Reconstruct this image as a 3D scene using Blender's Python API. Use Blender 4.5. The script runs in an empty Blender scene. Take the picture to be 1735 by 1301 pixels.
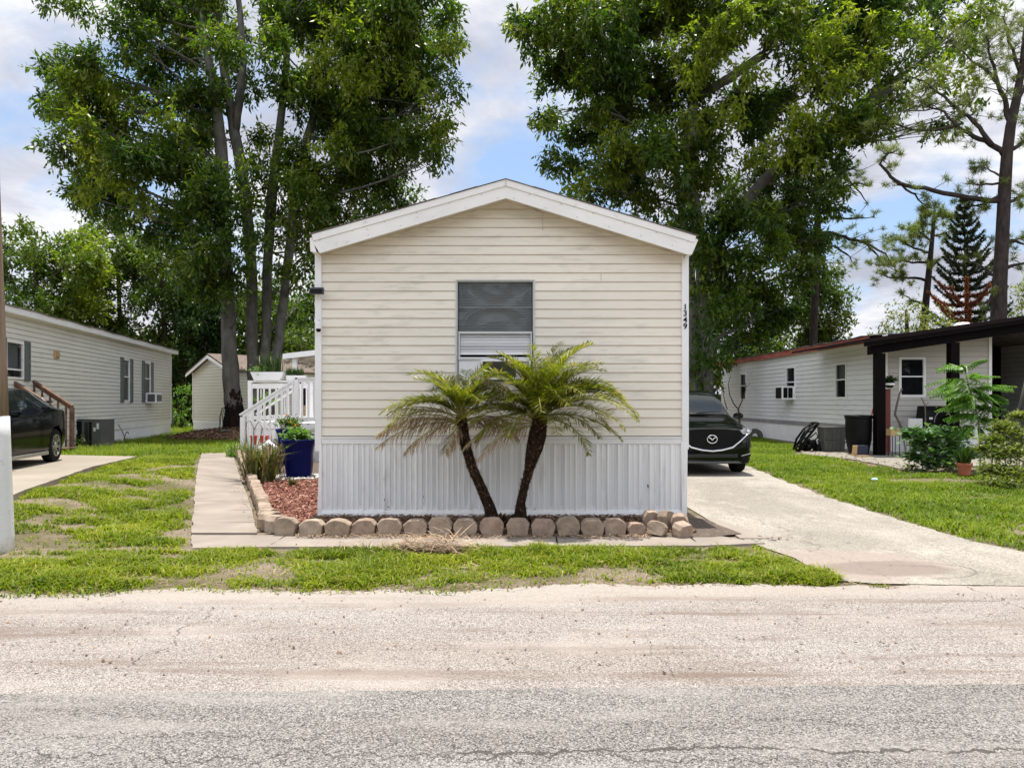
import bpy, bmesh, math, random
import numpy as np
from mathutils import Vector, Matrix
from mathutils.geometry import tessellate_polygon
C = bpy.context.scene.collection
S = bpy.context.scene
R = math.radians
random.seed(7)

# ------------------------------------------------------------------ camera
F, CX, HY, CZ = 1300.0, 867.5, 680.0, 1.58
cd = bpy.data.cameras.new('camera')
cam = bpy.data.objects.new('camera', cd); C.objects.link(cam)
cam.location = (0, 0, CZ); cam.rotation_euler = (R(90), 0, 0)
cd.sensor_width = 36; cd.lens = F / 1735 * 36
cd.shift_y = (HY - 650.5) / 1735
cd.clip_start = 0.05; cd.clip_end = 3000
S.camera = cam

# ------------------------------------------------------------------ light
SUN_EL, SUN_AZ = R(79), R(-4)          # azimuth measured from +Y towards +X
sd = bpy.data.lights.new('sun', 'SUN'); sd.energy = 3.7; sd.angle = R(0.53); sd.color = (1.0, 0.955, 0.88)
sun = bpy.data.objects.new('sun', sd); C.objects.link(sun)
sdir = Vector((math.sin(SUN_AZ) * math.cos(SUN_EL), math.cos(SUN_AZ) * math.cos(SUN_EL), math.sin(SUN_EL)))
sun.rotation_euler = (-sdir).to_track_quat('-Z', 'Y').to_euler()
sun.location = (0, 0, 60)
W = bpy.data.worlds.new('World'); S.world = W; W.use_nodes = True
S.view_settings.view_transform = 'Standard'; S.view_settings.look = 'None'
S.view_settings.exposure = 0.87; S.view_settings.gamma = 1
S.cycles.max_bounces = 7; S.cycles.diffuse_bounces = 4; S.cycles.glossy_bounces = 3
S.cycles.transmission_bounces = 4; S.cycles.transparent_max_bounces = 8
S.cycles.use_denoising = True
S.cycles.caustics_reflective = False; S.cycles.caustics_refractive = False

# ------------------------------------------------------------------ shader helper
class NT:
    def __init__(s, tree): s.t = tree; s.n = tree.nodes; s.l = tree.links
    def node(s, typ, **kw):
        n = s.n.new(typ)
        for k, v in kw.items(): setattr(n, k, v)
        return n
    def put(s, sock, v):
        if v is None: return
        if hasattr(v, 'is_output'): s.l.new(v, sock)
        elif isinstance(v, (int, float)) and sock.type in ('RGBA',): sock.default_value = (v, v, v, 1)
        elif isinstance(v, (tuple, list)) and sock.type == 'RGBA' and len(v) == 3: sock.default_value = (*v, 1)
        else: sock.default_value = v
    def noise(s, scale, detail=4, vec=None, rough=.55, dist=0.0):
        n = s.node('ShaderNodeTexNoise'); s.put(n.inputs['Vector'], vec)
        n.inputs['Scale'].default_value = scale; n.inputs['Detail'].default_value = detail
        n.inputs['Roughness'].default_value = rough; n.inputs['Distortion'].default_value = dist
        return n.outputs['Fac']
    def vor(s, scale, vec=None, feature='F1', out='Distance', rnd=1.0):
        n = s.node('ShaderNodeTexVoronoi', feature=feature); s.put(n.inputs['Vector'], vec)
        n.inputs['Scale'].default_value = scale; n.inputs['Randomness'].default_value = rnd
        return n.outputs[out]
    def ramp(s, fac, stops):
        n = s.node('ShaderNodeValToRGB'); s.put(n.inputs[0], fac)
        e = n.color_ramp.elements
        while len(e) < len(stops): e.new(.5)
        for el, (p, c) in zip(e, stops):
            el.position = p
            if isinstance(c, (int, float)): c = (c, c, c)
            el.color = (*c, 1)
        return n.outputs[0]
    def mix(s, fac, a, b, blend='MIX'):
        n = s.node('ShaderNodeMix', data_type='RGBA', blend_type=blend)
        s.put(n.inputs[0], fac); s.put(n.inputs[6], a); s.put(n.inputs[7], b)
        return n.outputs[2]
    def math(s, op, a, b=None, c=None):
        n = s.node('ShaderNodeMath', operation=op)
        s.put(n.inputs[0], a)
        if b is not None: s.put(n.inputs[1], b)
        if c is not None: s.put(n.inputs[2], c)
        return n.outputs[0]
    def vmath(s, op, a, b=None):
        n = s.node('ShaderNodeVectorMath', operation=op)
        s.put(n.inputs[0], a)
        if b is not None: s.put(n.inputs[1], b)
        return n.outputs[0]
    def sep(s, v):
        n = s.node('ShaderNodeSeparateXYZ'); s.put(n.inputs[0], v); return n.outputs
    def comb(s, x, y, z):
        n = s.node('ShaderNodeCombineXYZ')
        for i, v in enumerate((x, y, z)): s.put(n.inputs[i], v)
        return n.outputs[0]
    def objco(s): return s.node('ShaderNodeTexCoord').outputs['Object']
    def bump(s, h, strength=.3, dist=.01):
        n = s.node('ShaderNodeBump'); s.put(n.inputs['Height'], h)
        n.inputs['Strength'].default_value = strength; n.inputs['Distance'].default_value = dist
        return n.outputs[0]

def newmat(name):
    m = bpy.data.materials.new(name); m.use_nodes = True
    nt = NT(m.node_tree); b = m.node_tree.nodes['Principled BSDF']
    return m, nt, b

def M(name, col, rough=.6, var=.12, vs=2.0, bump=0.0, bs=60.0, metal=0.0, spec=.5, stretch=None, coat=0.0, dirt=None, ds=1.5, dth=.55):
    """plain procedural surface: base colour varied by noise, fine bump, optional patches of dirt"""
    m, n, b = newmat(name)
    co = n.objco()
    v = n.vmath('MULTIPLY', co, stretch) if stretch else co
    f = n.noise(vs, 5, v)
    lo = tuple(c * (1 - var) for c in col); hi = tuple(min(1, c * (1 + var)) for c in col)
    c = n.ramp(f, [(.3, lo), (.7, hi)])
    if dirt:
        d = n.ramp(n.noise(ds, 8, v, .65), [(dth, 0.0), (min(.98, dth + .2), 1.0)])
        c = n.mix(d, c, dirt)
    n.put(b.inputs['Base Color'], c)
    r = n.math('MULTIPLY_ADD', n.noise(vs * 4, 3, v), .25, max(.02, rough - .12)) if rough > .2 else rough
    n.put(b.inputs['Roughness'], r)
    b.inputs['Metallic'].default_value = metal
    b.inputs['Specular IOR Level'].default_value = spec
    b.inputs['Coat Weight'].default_value = coat; b.inputs['Coat Roughness'].default_value = .03
    if bump: n.put(b.inputs['Normal'], n.bump(n.noise(bs, 6, v), bump, .01))
    return m

def leafmat(name, c0, c1, c2, trans=.38, rough=.42, patch=.35, rare=None, spec=.4):
    """foliage: every leaf its own tint, slow drift of tint through the plant, light passing through"""
    m, n, b = newmat(name)
    isl = n.node('ShaderNodeNewGeometry').outputs['Random Per Island']
    slow = n.noise(patch, 3, n.objco())
    f = n.math('ADD', n.math('MULTIPLY', isl, .5), n.math('MULTIPLY_ADD', slow, 1.2, -.35))
    stops = [(.12, c0), (.5, c1), (.92, c2)]
    c = n.ramp(f, stops)
    if rare:
        k = n.math('GREATER_THAN', isl, rare[0]); c = n.mix(k, c, rare[1])
    n.put(b.inputs['Base Color'], c); b.inputs['Roughness'].default_value = rough
    b.inputs['Specular IOR Level'].default_value = spec
    t = n.node('ShaderNodeBsdfTranslucent')
    n.put(t.inputs['Color'], n.mix(1.0, c, (1.25, 1.5, .5), 'MULTIPLY'))
    ms = n.node('ShaderNodeMixShader'); ms.inputs[0].default_value = trans
    n.l.new(b.outputs[0], ms.inputs[1]); n.l.new(t.outputs[0], ms.inputs[2])
    n.l.new(ms.outputs[0], m.node_tree.nodes['Material Output'].inputs[0])
    return m

# sky: Nishita behind drifting summer cumulus
def make_sky():
    n = NT(W.node_tree); bg = W.node_tree.nodes['Background']
    sky = n.node('ShaderNodeTexSky', sky_type='NISHITA'); sky.sun_disc = False
    sky.sun_elevation = SUN_EL; sky.sun_rotation = SUN_AZ
    sky.air_density = 1.0; sky.dust_density = .6; sky.ozone_density = 1.2
    d = n.node('ShaderNodeTexCoord').outputs['Generated']
    x, y, z = n.sep(d)
    zz = n.math('ADD', n.math('MAXIMUM', z, 0.0), .32)
    p = n.comb(n.math('DIVIDE', x, zz), n.math('DIVIDE', y, zz), n.math('MULTIPLY', z, .7))
    p = n.vmath('ADD', p, (3.1, 0.35, 0.0))
    big = n.noise(1.7, 10, p, .56, .3)
    cover = n.ramp(big, [(.37, 0.0), (.47, 1.0)])
    body = n.noise(2.1, 10, n.vmath('ADD', p, (7.7, 2.3, 1.0)), .6, .4)
    cloud = n.ramp(body, [(.36, (2.75, 2.87, 3.35)), (.47, (3.75, 3.87, 4.35)), (.57, (5.1, 5.15, 5.3))])
    blue = n.mix(.55, sky.outputs[0], (2.1, 3.0, 4.6))
    # clouds behind the viewer are made brighter to add light on the facade
    front = n.math('MULTIPLY_ADD', n.math('SMOOTH_MIN', n.math('MAXIMUM', n.math('MULTIPLY', y, -1.6), -.25), 1.0, .2), .85, 1.2)
    cloud = n.vmath('MULTIPLY', cloud, n.comb(front, front, front))
    c = n.mix(cover, blue, cloud)
    n.put(bg.inputs[0], c); bg.inputs[1].default_value = .11
make_sky()

# ------------------------------------------------------------------ geometry helpers
def sm(t):
    t = max(0.0, min(1.0, t)); return t * t * (3 - 2 * t)
def gz(x, y):
    """height of the yard: a low rise under the left neighbour's drive"""
    return .22 * sm((-x - 4.7) / 2.2) * sm((y - 6.5) / 4) * (1 - .65 * sm((y - 19) / 7)) * (1 - sm((y - 45) / 20))
def gzv(x, y):
    s = lambda t: (lambda u: u * u * (3 - 2 * u))(np.clip(t, 0, 1))
    return .22 * s((-x - 4.7) / 2.2) * s((y - 6.5) / 4) * (1 - .65 * s((y - 19) / 7)) * (1 - s((y - 45) / 20))
def U(px, py, Y):
    return Vector(((px - CX) / F * Y, Y, CZ - (py - HY) / F * Y))
def G(px, py, z=None):
    h = 0.0 if z is None else z
    for _ in range(12):
        Y = (CZ - h) * F / (py - HY); X = (px - CX) / F * Y
        if z is not None: break
        h = gz(X, Y)
    return Vector((X, Y, h))

def world_of(o):
    m = Matrix.Translation(o.location) @ o.rotation_euler.to_matrix().to_4x4()
    return (world_of(o.parent) @ m) if o.parent else m

class MB:
    def __init__(s): s.v = []; s.f = []; s.m = []
    def add(s, vs, fs, mi=0):
        k = len(s.v); s.v += [tuple(p) for p in vs]
        s.f += [tuple(i + k for i in f) for f in fs]; s.m += [mi] * len(fs); return s
    def quad(s, a, b, c, d, mi=0): return s.add((a, b, c, d), ((0, 1, 2, 3),), mi)
    def box(s, c, size, rot=None, mi=0):
        x, y, z = size[0] / 2, size[1] / 2, size[2] / 2
        P = [Vector(p) for p in ((-x,-y,-z),(x,-y,-z),(x,y,-z),(-x,y,-z),(-x,-y,z),(x,-y,z),(x,y,z),(-x,y,z))]
        if rot is not None:
            Rm = rot if isinstance(rot, Matrix) else Matrix.Rotation(rot, 3, 'Z')
            P = [Rm @ p for p in P]
        c = Vector(c)
        return s.add([p + c for p in P], ((0,3,2,1),(4,5,6,7),(0,1,5,4),(1,2,6,5),(2,3,7,6),(3,0,4,7)), mi)
    def bx(s, x0, x1, y0, y1, z0, z1, mi=0):
        return s.box(((x0+x1)/2, (y0+y1)/2, (z0+z1)/2), (abs(x1-x0), abs(y1-y0), abs(z1-z0)), None, mi)
    def bar(s, p0, p1, w, h, up=(0, 0, 1), mi=0):
        p0, p1 = Vector(p0), Vector(p1); d = (p1 - p0)
        L = d.length; d = d / L; sd_ = d.cross(Vector(up))
        if sd_.length < 1e-4: sd_ = d.cross(Vector((0, 1, 0)))
        sd_.normalize(); u = sd_.cross(d)
        Rm = Matrix((sd_, d, u)).transposed()
        return s.box((p0 + p1) / 2, (w, L, h), Rm, mi)
    def tube(s, pts, rad, n=8, cap=True, mi=0, jit=0.0):
        pts = [Vector(p) for p in pts]; N = len(pts)
        if not isinstance(rad, (list, tuple)): rad = [rad] * N
        k = len(s.v); ref = Vector((.31, .22, .93))
        for i in range(N):
            t = (pts[min(i+1, N-1)] - pts[max(i-1, 0)])
            t = t.normalized() if t.length > 1e-9 else Vector((0, 0, 1))
            if abs(t.dot(ref)) > .95: ref = Vector((.95, .2, .1))
            a = t.cross(ref).normalized(); b = t.cross(a)
            for j in range(n):
                th = 2 * math.pi * j / n
                r = rad[i] * (1 + jit * (random.random() - .5))
                s.v.append(tuple(pts[i] + (a * math.cos(th) + b * math.sin(th)) * r))
        for i in range(N - 1):
            for j in range(n):
                j2 = (j + 1) % n
                s.f.append((k+i*n+j, k+i*n+j2, k+(i+1)*n+j2, k+(i+1)*n+j)); s.m.append(mi)
        if cap:
            s.f.append(tuple(k+j for j in reversed(range(n)))); s.m.append(mi)
            s.f.append(tuple(k+(N-1)*n+j for j in range(n))); s.m.append(mi)
        return s
    def lathe(s, prof, c, n=20, mi=0, axis='Z', cap=False):
        """prof: (radius, height) pairs about an axis through c"""
        k = len(s.v); c = Vector(c)
        for r, h in prof:
            for j in range(n):
                th = 2 * math.pi * j / n; x, y = r * math.cos(th), r * math.sin(th)
                p = {'Z': (x, y, h), 'Y': (x, h, y), 'X': (h, x, y)}[axis]
                s.v.append(tuple(c + Vector(p)))
        for i in range(len(prof) - 1):
            for j in range(n):
                j2 = (j + 1) % n
                s.f.append((k+i*n+j, k+i*n+j2, k+(i+1)*n+j2, k+(i+1)*n+j)); s.m.append(mi)
        if cap:
            s.f.append(tuple(k+j for j in range(n))); s.m.append(mi)
            s.f.append(tuple(k+(len(prof)-1)*n+j for j in range(n))); s.m.append(mi)
        return s
    def prism(s, poly, y0, y1, fr=None, mi=0):
        """polygon of (u, z) extruded along y0..y1; fr maps (u, y, z) to a point"""
        fr = fr or (lambda u, y, z: (u, y, z)); n = len(poly)
        vs = [fr(u, y0, z) for u, z in poly] + [fr(u, y1, z) for u, z in poly]
        fs = [tuple(range(n)), tuple(reversed(range(n, 2*n)))]
        fs += [(i, i+n, (i+1) % n + n, (i+1) % n) for i in range(n)]
        return s.add(vs, fs, mi)
    def build(s, name, mat, parent=None, local=False, smooth=False, bevel=0.0, fix=True):
        me = bpy.data.meshes.new(name); me.from_pydata(s.v, [], s.f)
        for mm in (mat if isinstance(mat, (list, tuple)) else [mat]): me.materials.append(mm)
        if isinstance(mat, (list, tuple)): me.polygons.foreach_set('material_index', s.m)
        if fix:
            bm = bmesh.new(); bm.from_mesh(me); bmesh.ops.recalc_face_normals(bm, faces=bm.faces); bm.to_mesh(me); bm.free()
        if smooth: me.polygons.foreach_set('use_smooth', [True] * len(me.polygons))
        o = bpy.data.objects.new(name, me); C.objects.link(o)
        if parent is not None:
            o.parent = parent
            if not local: me.transform(world_of(parent).inverted())
        if bevel:
            b = o.modifiers.new('bevel', 'BEVEL'); b.width = bevel; b.segments = 2; b.limit_method = 'ANGLE'
        me.update(); return o

def npmesh(name, V, nper, mat, parent=None, smooth=False, loops=None):
    """V: (faces*nper, 3) for separate polygons, or with loops (faces, nper) an index table"""
    V = np.asarray(V, dtype=np.float32).reshape(-1, 3)
    if parent is not None:
        Mi = np.array(world_of(parent).inverted()); V = (V @ Mi[:3, :3].T + Mi[:3, 3]).astype(np.float32)
    me = bpy.data.meshes.new(name); me.vertices.add(len(V)); me.vertices.foreach_set('co', V.ravel())
    idx = np.arange(len(V), dtype=np.int32) if loops is None else np.asarray(loops, np.int32).ravel()
    nf = len(idx) // nper
    me.loops.add(len(idx)); me.loops.foreach_set('vertex_index', idx)
    me.polygons.add(nf)
    me.polygons.foreach_set('loop_start', np.arange(0, len(idx), nper, dtype=np.int32))
    me.polygons.foreach_set('loop_total', np.full(nf, nper, dtype=np.int32))
    if smooth: me.polygons.foreach_set('use_smooth', [True] * nf)
    me.materials.append(mat); me.update(calc_edges=True); me.validate()
    o = bpy.data.objects.new(name, me); C.objects.link(o)
    if parent is not None: o.parent = parent
    return o

def tag(o, label, cat, group=None):
    o['label'] = label; o['category'] = cat
    if group: o['group'] = group
    return o
def thing(name, label, cat, loc=(0, 0, 0), rotz=0.0, group=None):
    o = bpy.data.objects.new(name, None); C.objects.link(o)
    o.location = loc; o.rotation_euler = (0, 0, rotz); o.empty_display_size = .2
    return tag(o, label, cat, group)
def kind(o, k, label=None):
    o['kind'] = k
    if label: o['label'] = label
    return o
def dup(root, loc=None, rotz=None, label=None, group=None, scale=None):
    r = root.copy(); C.objects.link(r)
    if loc is not None: r.location = loc
    if rotz is not None: r.rotation_euler = (0, 0, rotz)
    if scale is not None: r.scale = scale
    if label: r['label'] = label
    if group: r['group'] = group
    for ch in list(root.children):
        c = ch.copy(); C.objects.link(c); c.parent = r
        for g in list(ch.children):
            d = g.copy(); C.objects.link(d); d.parent = c
    return r

def jit_poly(pts, step=.25, amp=.05, seed=1, closed=True):
    """resample a plan polygon and roughen its edge"""
    rr = random.Random(seed); out = []; n = len(pts)
    for i in range(n if closed else n - 1):
        a, b = Vector(pts[i][:2]), Vector(pts[(i+1) % n][:2]); L = (b - a).length; k = max(1, int(L / step))
        nrm = Vector((-(b - a).y, (b - a).x)) / max(L, 1e-6)
        for j in range(k):
            q = a.lerp(b, j / k)
            if amp: q = q + nrm * rr.uniform(-amp, amp)
            out.append((q.x, q.y))
    return out
def sheet(name, poly, zf, mat, thick=0.0, parent=None):
    """flat sheet over a plan polygon; zf(x, y) or a number gives its height"""
    z = zf if callable(zf) else (lambda x, y: zf)
    pv = [Vector((x, y, 0)) for x, y in poly]
    tris = tessellate_polygon([pv]); b = MB()
    top = [(x, y, z(x, y)) for x, y in poly]
    b.add(top, [tuple(t) for t in tris])
    if thick:
        n = len(poly); low = [(x, y, zz - thick) for x, y, zz in top]
        b.add(top + low, [(i, (i+1) % n, (i+1) % n + n, i + n) for i in range(n)])
    me_o = b.build(name, mat, parent)
    bm = bmesh.new(); bm.from_mesh(me_o.data); bmesh.ops.remove_doubles(bm, verts=bm.verts, dist=1e-5)
    bmesh.ops.recalc_face_normals(bm, faces=bm.faces)
    up = sum(f.normal.z * f.calc_area() for f in bm.faces)
    if up < 0: bmesh.ops.reverse_faces(bm, faces=bm.faces)
    bm.to_mesh(me_o.data); bm.free()
    return me_o
def inpoly(x, y, poly):
    inside = np.zeros(x.shape, bool); n = len(poly); j = n - 1
    for i in range(n):
        xi, yi = poly[i][0], poly[i][1]; xj, yj = poly[j][0], poly[j][1]
        c = ((yi > y) != (yj > y)) & (x < (xj - xi) * (y - yi) / (yj - yi + 1e-12) + xi)
        inside ^= c; j = i
    return inside
def vnoise(x, y, s, seed=0):
    """smooth value noise 0..1"""
    rg = np.random.RandomState(seed); T = rg.rand(256, 256)
    u, v = x * s + 1000.3, y * s + 1000.7; i, j = np.floor(u).astype(int), np.floor(v).astype(int)
    f, g = u - i, v - j; f = f*f*(3-2*f); g = g*g*(3-2*g); i %= 256; j %= 256; i2 = (i+1) % 256; j2 = (j+1) % 256
    return (T[i,j]*(1-f)+T[i2,j]*f)*(1-g) + (T[i,j2]*(1-f)+T[i2,j2]*f)*g
def fbm(x, y, s, seed=0):
    return vnoise(x,y,s,seed)*.55 + vnoise(x,y,s*2.1,seed+1)*.28 + vnoise(x,y,s*4.3,seed+2)*.17
# ------------------------------------------------------------------ materials
def mat_road(name, dark, light, warm, cracks, old):
    m, n, b = newmat(name); co = n.objco()
    cell = n.vor(165 if old else 150, co, 'F1', 'Color'); r_, g_, b_ = n.sep(cell)
    dist = n.vor(165 if old else 150, co)
    speck = n.math('MULTIPLY_ADD', r_, .75, n.math('MULTIPLY', dist, -.2))
    fine = n.noise(45, 5, co, .7)
    f = n.math('ADD', n.math('MULTIPLY', speck, .8), n.math('MULTIPLY_ADD', fine, .5, -.05))
    c = n.ramp(f, [(.12, dark), (.42, tuple((a+q)/2 for a, q in zip(dark, light))), (.72, light)])
    st = n.vmath('MULTIPLY', co, (.35, 1.3, 1))
    chip = n.math('GREATER_THAN', g_, .90 if old else .84)
    chm = n.ramp(n.noise(1.4, 5, st), [(.35, .25), (.6, 1.0)])
    c = n.mix(n.math('MULTIPLY', n.math('MULTIPLY', chip, chm), .8), c, (.10, .085, .075))
    big = n.noise(.9, 7, st, .6)
    c = n.mix(n.ramp(big, [(.38, .75), (.62, 0.0)]), c, n.mix(1.0, c, warm, 'MULTIPLY'))
    if old:
        # rusty dirt streaks running along the road, thin pitted wear in the wheel track
        s2 = n.noise(1.6, 8, n.vmath('MULTIPLY', co, (.22, 2.2, 1)), .65)
        c = n.mix(n.ramp(s2, [(.52, 0.0), (.66, .85)]), c, (.17, .125, .10))
        pit = n.ramp(n.noise(38, 4, co, .7), [(.57, 0.0), (.66, .8)])
        pitm = n.ramp(n.noise(1.1, 4, n.vmath('MULTIPLY', co, (.4, 1.6, 1))), [(.47, 0.0), (.62, 1.0)])
        c = n.mix(n.math('MULTIPLY', pit, pitm), c, (.10, .075, .06))
        sand = n.noise(1.3, 5, n.vmath('MULTIPLY', co, (.5, 1.2, 1)))
        c = n.mix(n.ramp(sand, [(.52, 0.0), (.75, .65)]), c, (.41, .365, .325))
    else:
        s2 = n.noise(2.2, 6, n.vmath('MULTIPLY', co, (.3, 1.5, 1)), .6)
        c = n.mix(n.ramp(s2, [(.5, 0.0), (.72, .55)]), c, (.35, .325, .295))
    x, y, z = n.sep(co)
    if old:
        edge = n.math('ADD', n.math('SUBTRACT', y, n.math('MULTIPLY', x, .05)), n.math('MULTIPLY_ADD', n.noise(1.1, 6, n.vmath('MULTIPLY', co, (.7, 1.6, 1)), .6), .9, -.45))
        c = n.mix(n.ramp(n.math('SUBTRACT', edge, 5.5), [(.32, 0.0), (.8, .7)]), c, n.ramp(n.noise(30, 5, co, .7), [(.3, (.30, .258, .222)), (.7, (.43, .38, .335))]))
    h = n.math('ADD', n.math('MULTIPLY', dist, -1.0), n.math('MULTIPLY', fine, .4))
    for (y0, amp, sc, w, seed, xa, xb, *vert) in cracks:
        u, v_ = (y, x) if vert else (x, y)
        wob = n.math('MULTIPLY_ADD', n.noise(sc, 7, n.comb(u, seed, 0.0), .72), amp, y0 - amp / 2)
        dd = n.math('ABSOLUTE', n.math('SUBTRACT', v_, wob))
        wn = n.math('MULTIPLY', n.ramp(n.noise(5, 5, n.comb(u, seed + 3.3, 0.0), .7), [(.38, 0.0), (.7, 1.0)]), w * 1.6)
        k = n.math('LESS_THAN', dd, wn)
        msk = n.math('MULTIPLY', n.math('GREATER_THAN', u, xa), n.math('LESS_THAN', u, xb))
        k = n.math('MULTIPLY', k, msk)
        c = n.mix(n.math('MULTIPLY', k, .85), c, (.055, .048, .042)); h = n.math('MULTIPLY_ADD', k, -1.5, h)
    # alligator cracking in scattered places
    wco = n.vmath('ADD', co, n.comb(n.math('MULTIPLY', n.noise(4, 5, co), .5), n.math('MULTIPLY', n.noise(4.7, 5, co), .5), 0.0))
    e = n.vor(1.5, wco, 'DISTANCE_TO_EDGE')
    em = n.ramp(n.noise(.55, 3, n.vmath('ADD', co, (5.0, 9.0, 0.0))), [(.52, 0.0), (.62, 1.0)])
    k = n.math('MULTIPLY', n.math('LESS_THAN', e, .006), em)
    c = n.mix(n.math('MULTIPLY', k, .6), c, (.12, .10, .09))
    n.put(b.inputs['Base Color'], c); b.inputs['Roughness'].default_value = .88; b.inputs['Specular IOR Level'].default_value = .25
    n.put(b.inputs['Normal'], n.bump(h, .55, .006))
    return m
m_asphalt = mat_road('asphalt', (.042, .039, .037), (.385, .365, .34), (.80, .78, .76),
    [(3.46, .45, 1.3, .017, 1.7, -.3, 9), (3.38, .7, 1.7, .009, 8.1, -9, 1.2), (3.75, .5, 2.1, .005, 4.4, 1.2, 9), (3.62, .6, 2.3, .005, 6.4, -3.0, -.8)], False)
m_oldroad = mat_road('bleached_asphalt', (.11, .096, .085), (.485, .445, .41), (.84, .78, .73),
    [(6.62, .12, 1.3, .012, 2.2, 3.3, 5.6), (6.1, .5, 2.2, .005, 5.2, 3.0, 4.6), (-2.25, .5, 1.9, .008, 7.7, 4.5, 5.9, 1), (3.9, .4, 1.9, .006, 9.7, 5.5, 6.8, 1), (.9, .4, 2.0, .004, 2.9, 4.4, 5.2, 1)], True)

def mat_drive():
    m, n, b = newmat('driveway_concrete'); co = n.objco()
    cell = n.sep(n.vor(70, co, 'F1', 'Color'))[0]; fine = n.noise(120, 4, co)
    f = n.math('ADD', n.math('MULTIPLY', cell, .5), n.math('MULTIPLY', fine, .6))
    c = n.ramp(f, [(.2, (.17, .155, .13)), (.55, (.35, .315, .27)), (.85, (.46, .42, .36))])
    st = n.noise(.8, 7, n.vmath('MULTIPLY', co, (.8, .35, 1)), .62)
    c = n.mix(n.ramp(st, [(.42, .8), (.58, 0.0)]), c, n.mix(1.0, c, (.70, .71, .70), 'MULTIPLY'))
    s2 = n.noise(2.4, 8, n.vmath('MULTIPLY', co, (.7, .5, 1)), .7)
    c = n.mix(n.ramp(s2, [(.56, 0.0), (.68, .5)]), c, (.47, .435, .385))
    x, y, z = n.sep(co)
    def patch(cx, cy, a, b_, wob, sc):
        q = n.math('ADD', n.math('POWER', n.math('ABSOLUTE', n.math('DIVIDE', n.math('SUBTRACT', x, cx), a)), 2.0), n.math('POWER', n.math('ABSOLUTE', n.math('DIVIDE', n.math('SUBTRACT', y, cy), b_)), 2.0))
        return n.math('ADD', q, n.math('MULTIPLY_ADD', n.noise(sc, 7, co, .6), wob, -wob / 2))
    sandy = patch(3.15, 7.45, 1.05, .75, 1.6, 1.8)
    sc_ = n.ramp(n.noise(26, 6, co, .7), [(.3, (.24, .19, .16)), (.7, (.36, .30, .26))])
    c = n.mix(n.ramp(n.math('MULTIPLY', sandy, .5), [(.30, .9), (.62, 0.0)]), c, sc_)
    dark = patch(3.55, 7.25, .62, .34, .9, 2.2)
    c = n.mix(n.ramp(n.math('MULTIPLY', dark, .5), [(.34, .65), (.56, 0.0)]), c, (.19, .150, .13))
    rim = n.ramp(n.math('MULTIPLY', patch(3.6, 7.2, .72, .40, .5, 2.0), .5), [(.44, 0.0), (.49, .7), (.53, 0.0)])
    rim = n.math('MULTIPLY', rim, n.math('GREATER_THAN', x, 3.75)); c = n.mix(rim, c, (.10, .08, .07))
    oil = n.ramp(n.noise(.9, 5, n.vmath('ADD', co, (2.0, 5.0, 0.0)), .6), [(.54, 0.0), (.70, .5)]); c = n.mix(oil, c, (.22, .205, .18))
    e = n.vor(.55, n.vmath('ADD', co, n.comb(n.math('MULTIPLY', n.noise(2.5, 6, co), .7), n.math('MULTIPLY', n.noise(2.9, 6, co), .7), 0.0)), 'DISTANCE_TO_EDGE')
    c = n.mix(n.math('MULTIPLY', n.math('LESS_THAN', e, .004), .5), c, (.12, .10, .085))
    n.put(b.inputs['Base Color'], c); b.inputs['Roughness'].default_value = .9; b.inputs['Specular IOR Level'].default_value = .2
    n.put(b.inputs['Normal'], n.bump(n.math('ADD', f, n.math('MULTIPLY', st, .5)), .5, .006))
    return m
m_drive = mat_drive()
m_walk = M('walkway_concrete', (.275, .235, .198), .9, .18, 1.6, .35, 90, spec=.2, dirt=(.36, .27, .20), ds=2.6, dth=.60)
m_slab = M('slab_concrete', (.30, .26, .21), .9, .12, 1.1, .3, 80, spec=.2, dirt=(.27, .24, .20), ds=1.7, dth=.58)
m_slabr = M('patio_concrete', (.26, .24, .20), .9, .2, 1.5, .3, 80, spec=.2, dirt=(.14, .11, .08), ds=2.0, dth=.52)
m_sand = M('washed_sand', (.26, .205, .175), .95, .16, 1.4, .3, 140, spec=.15, dirt=(.33, .27, .235), ds=1.2, dth=.5)

def mat_soil():
    m, n, b = newmat('yard_soil'); co = n.objco()
    a = n.noise(1.1, 8, co, .62); f = n.noise(60, 5, co, .7)
    c = n.ramp(f, [(.3, (.10, .075, .052)), (.5, (.235, .185, .138)), (.72, (.38, .315, .25))])
    c = n.mix(n.ramp(a, [(.42, 0.0), (.6, .8)]), c, n.ramp(f, [(.3, (.05, .055, .02)), (.7, (.16, .13, .07))]))
    n.put(b.inputs['Base Color'], c); b.inputs['Roughness'].default_value = .95; b.inputs['Specular IOR Level'].default_value = .1
    n.put(b.inputs['Normal'], n.bump(f, .8, .02))
    return m
m_soil = mat_soil()
m_bedsoil = M('bed_soil', (.12, .095, .078), .95, .4, 20, .8, 60, spec=.1, dirt=(.11, .08, .06), ds=14, dth=.55)
def islandmat(name, stops, rough=.85, spec=.2, trans=0.0):
    m, n, b = newmat(name)
    isl = n.node('ShaderNodeNewGeometry').outputs['Random Per Island']
    c = n.ramp(isl, stops); n.put(b.inputs['Base Color'], c)
    b.inputs['Roughness'].default_value = rough; b.inputs['Specular IOR Level'].default_value = spec
    return m
m_chip = islandmat('mulch_chips', [(0, (.10, .030, .020)), (.35, (.20, .075, .052)), (.7, (.31, .135, .10)), (.9, (.50, .30, .22)), (1, (.07, .03, .024))])
m_straw = islandmat('dry_frond_straw', [(0, (.14, .085, .05)), (.4, (.29, .195, .12)), (.8, (.44, .33, .225)), (1, (.34, .23, .145))], .7)
m_pebble = islandmat('white_pebbles', [(0, (.45, .42, .38)), (.5, (.68, .66, .62)), (1, (.80, .78, .75))], .6)
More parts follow.
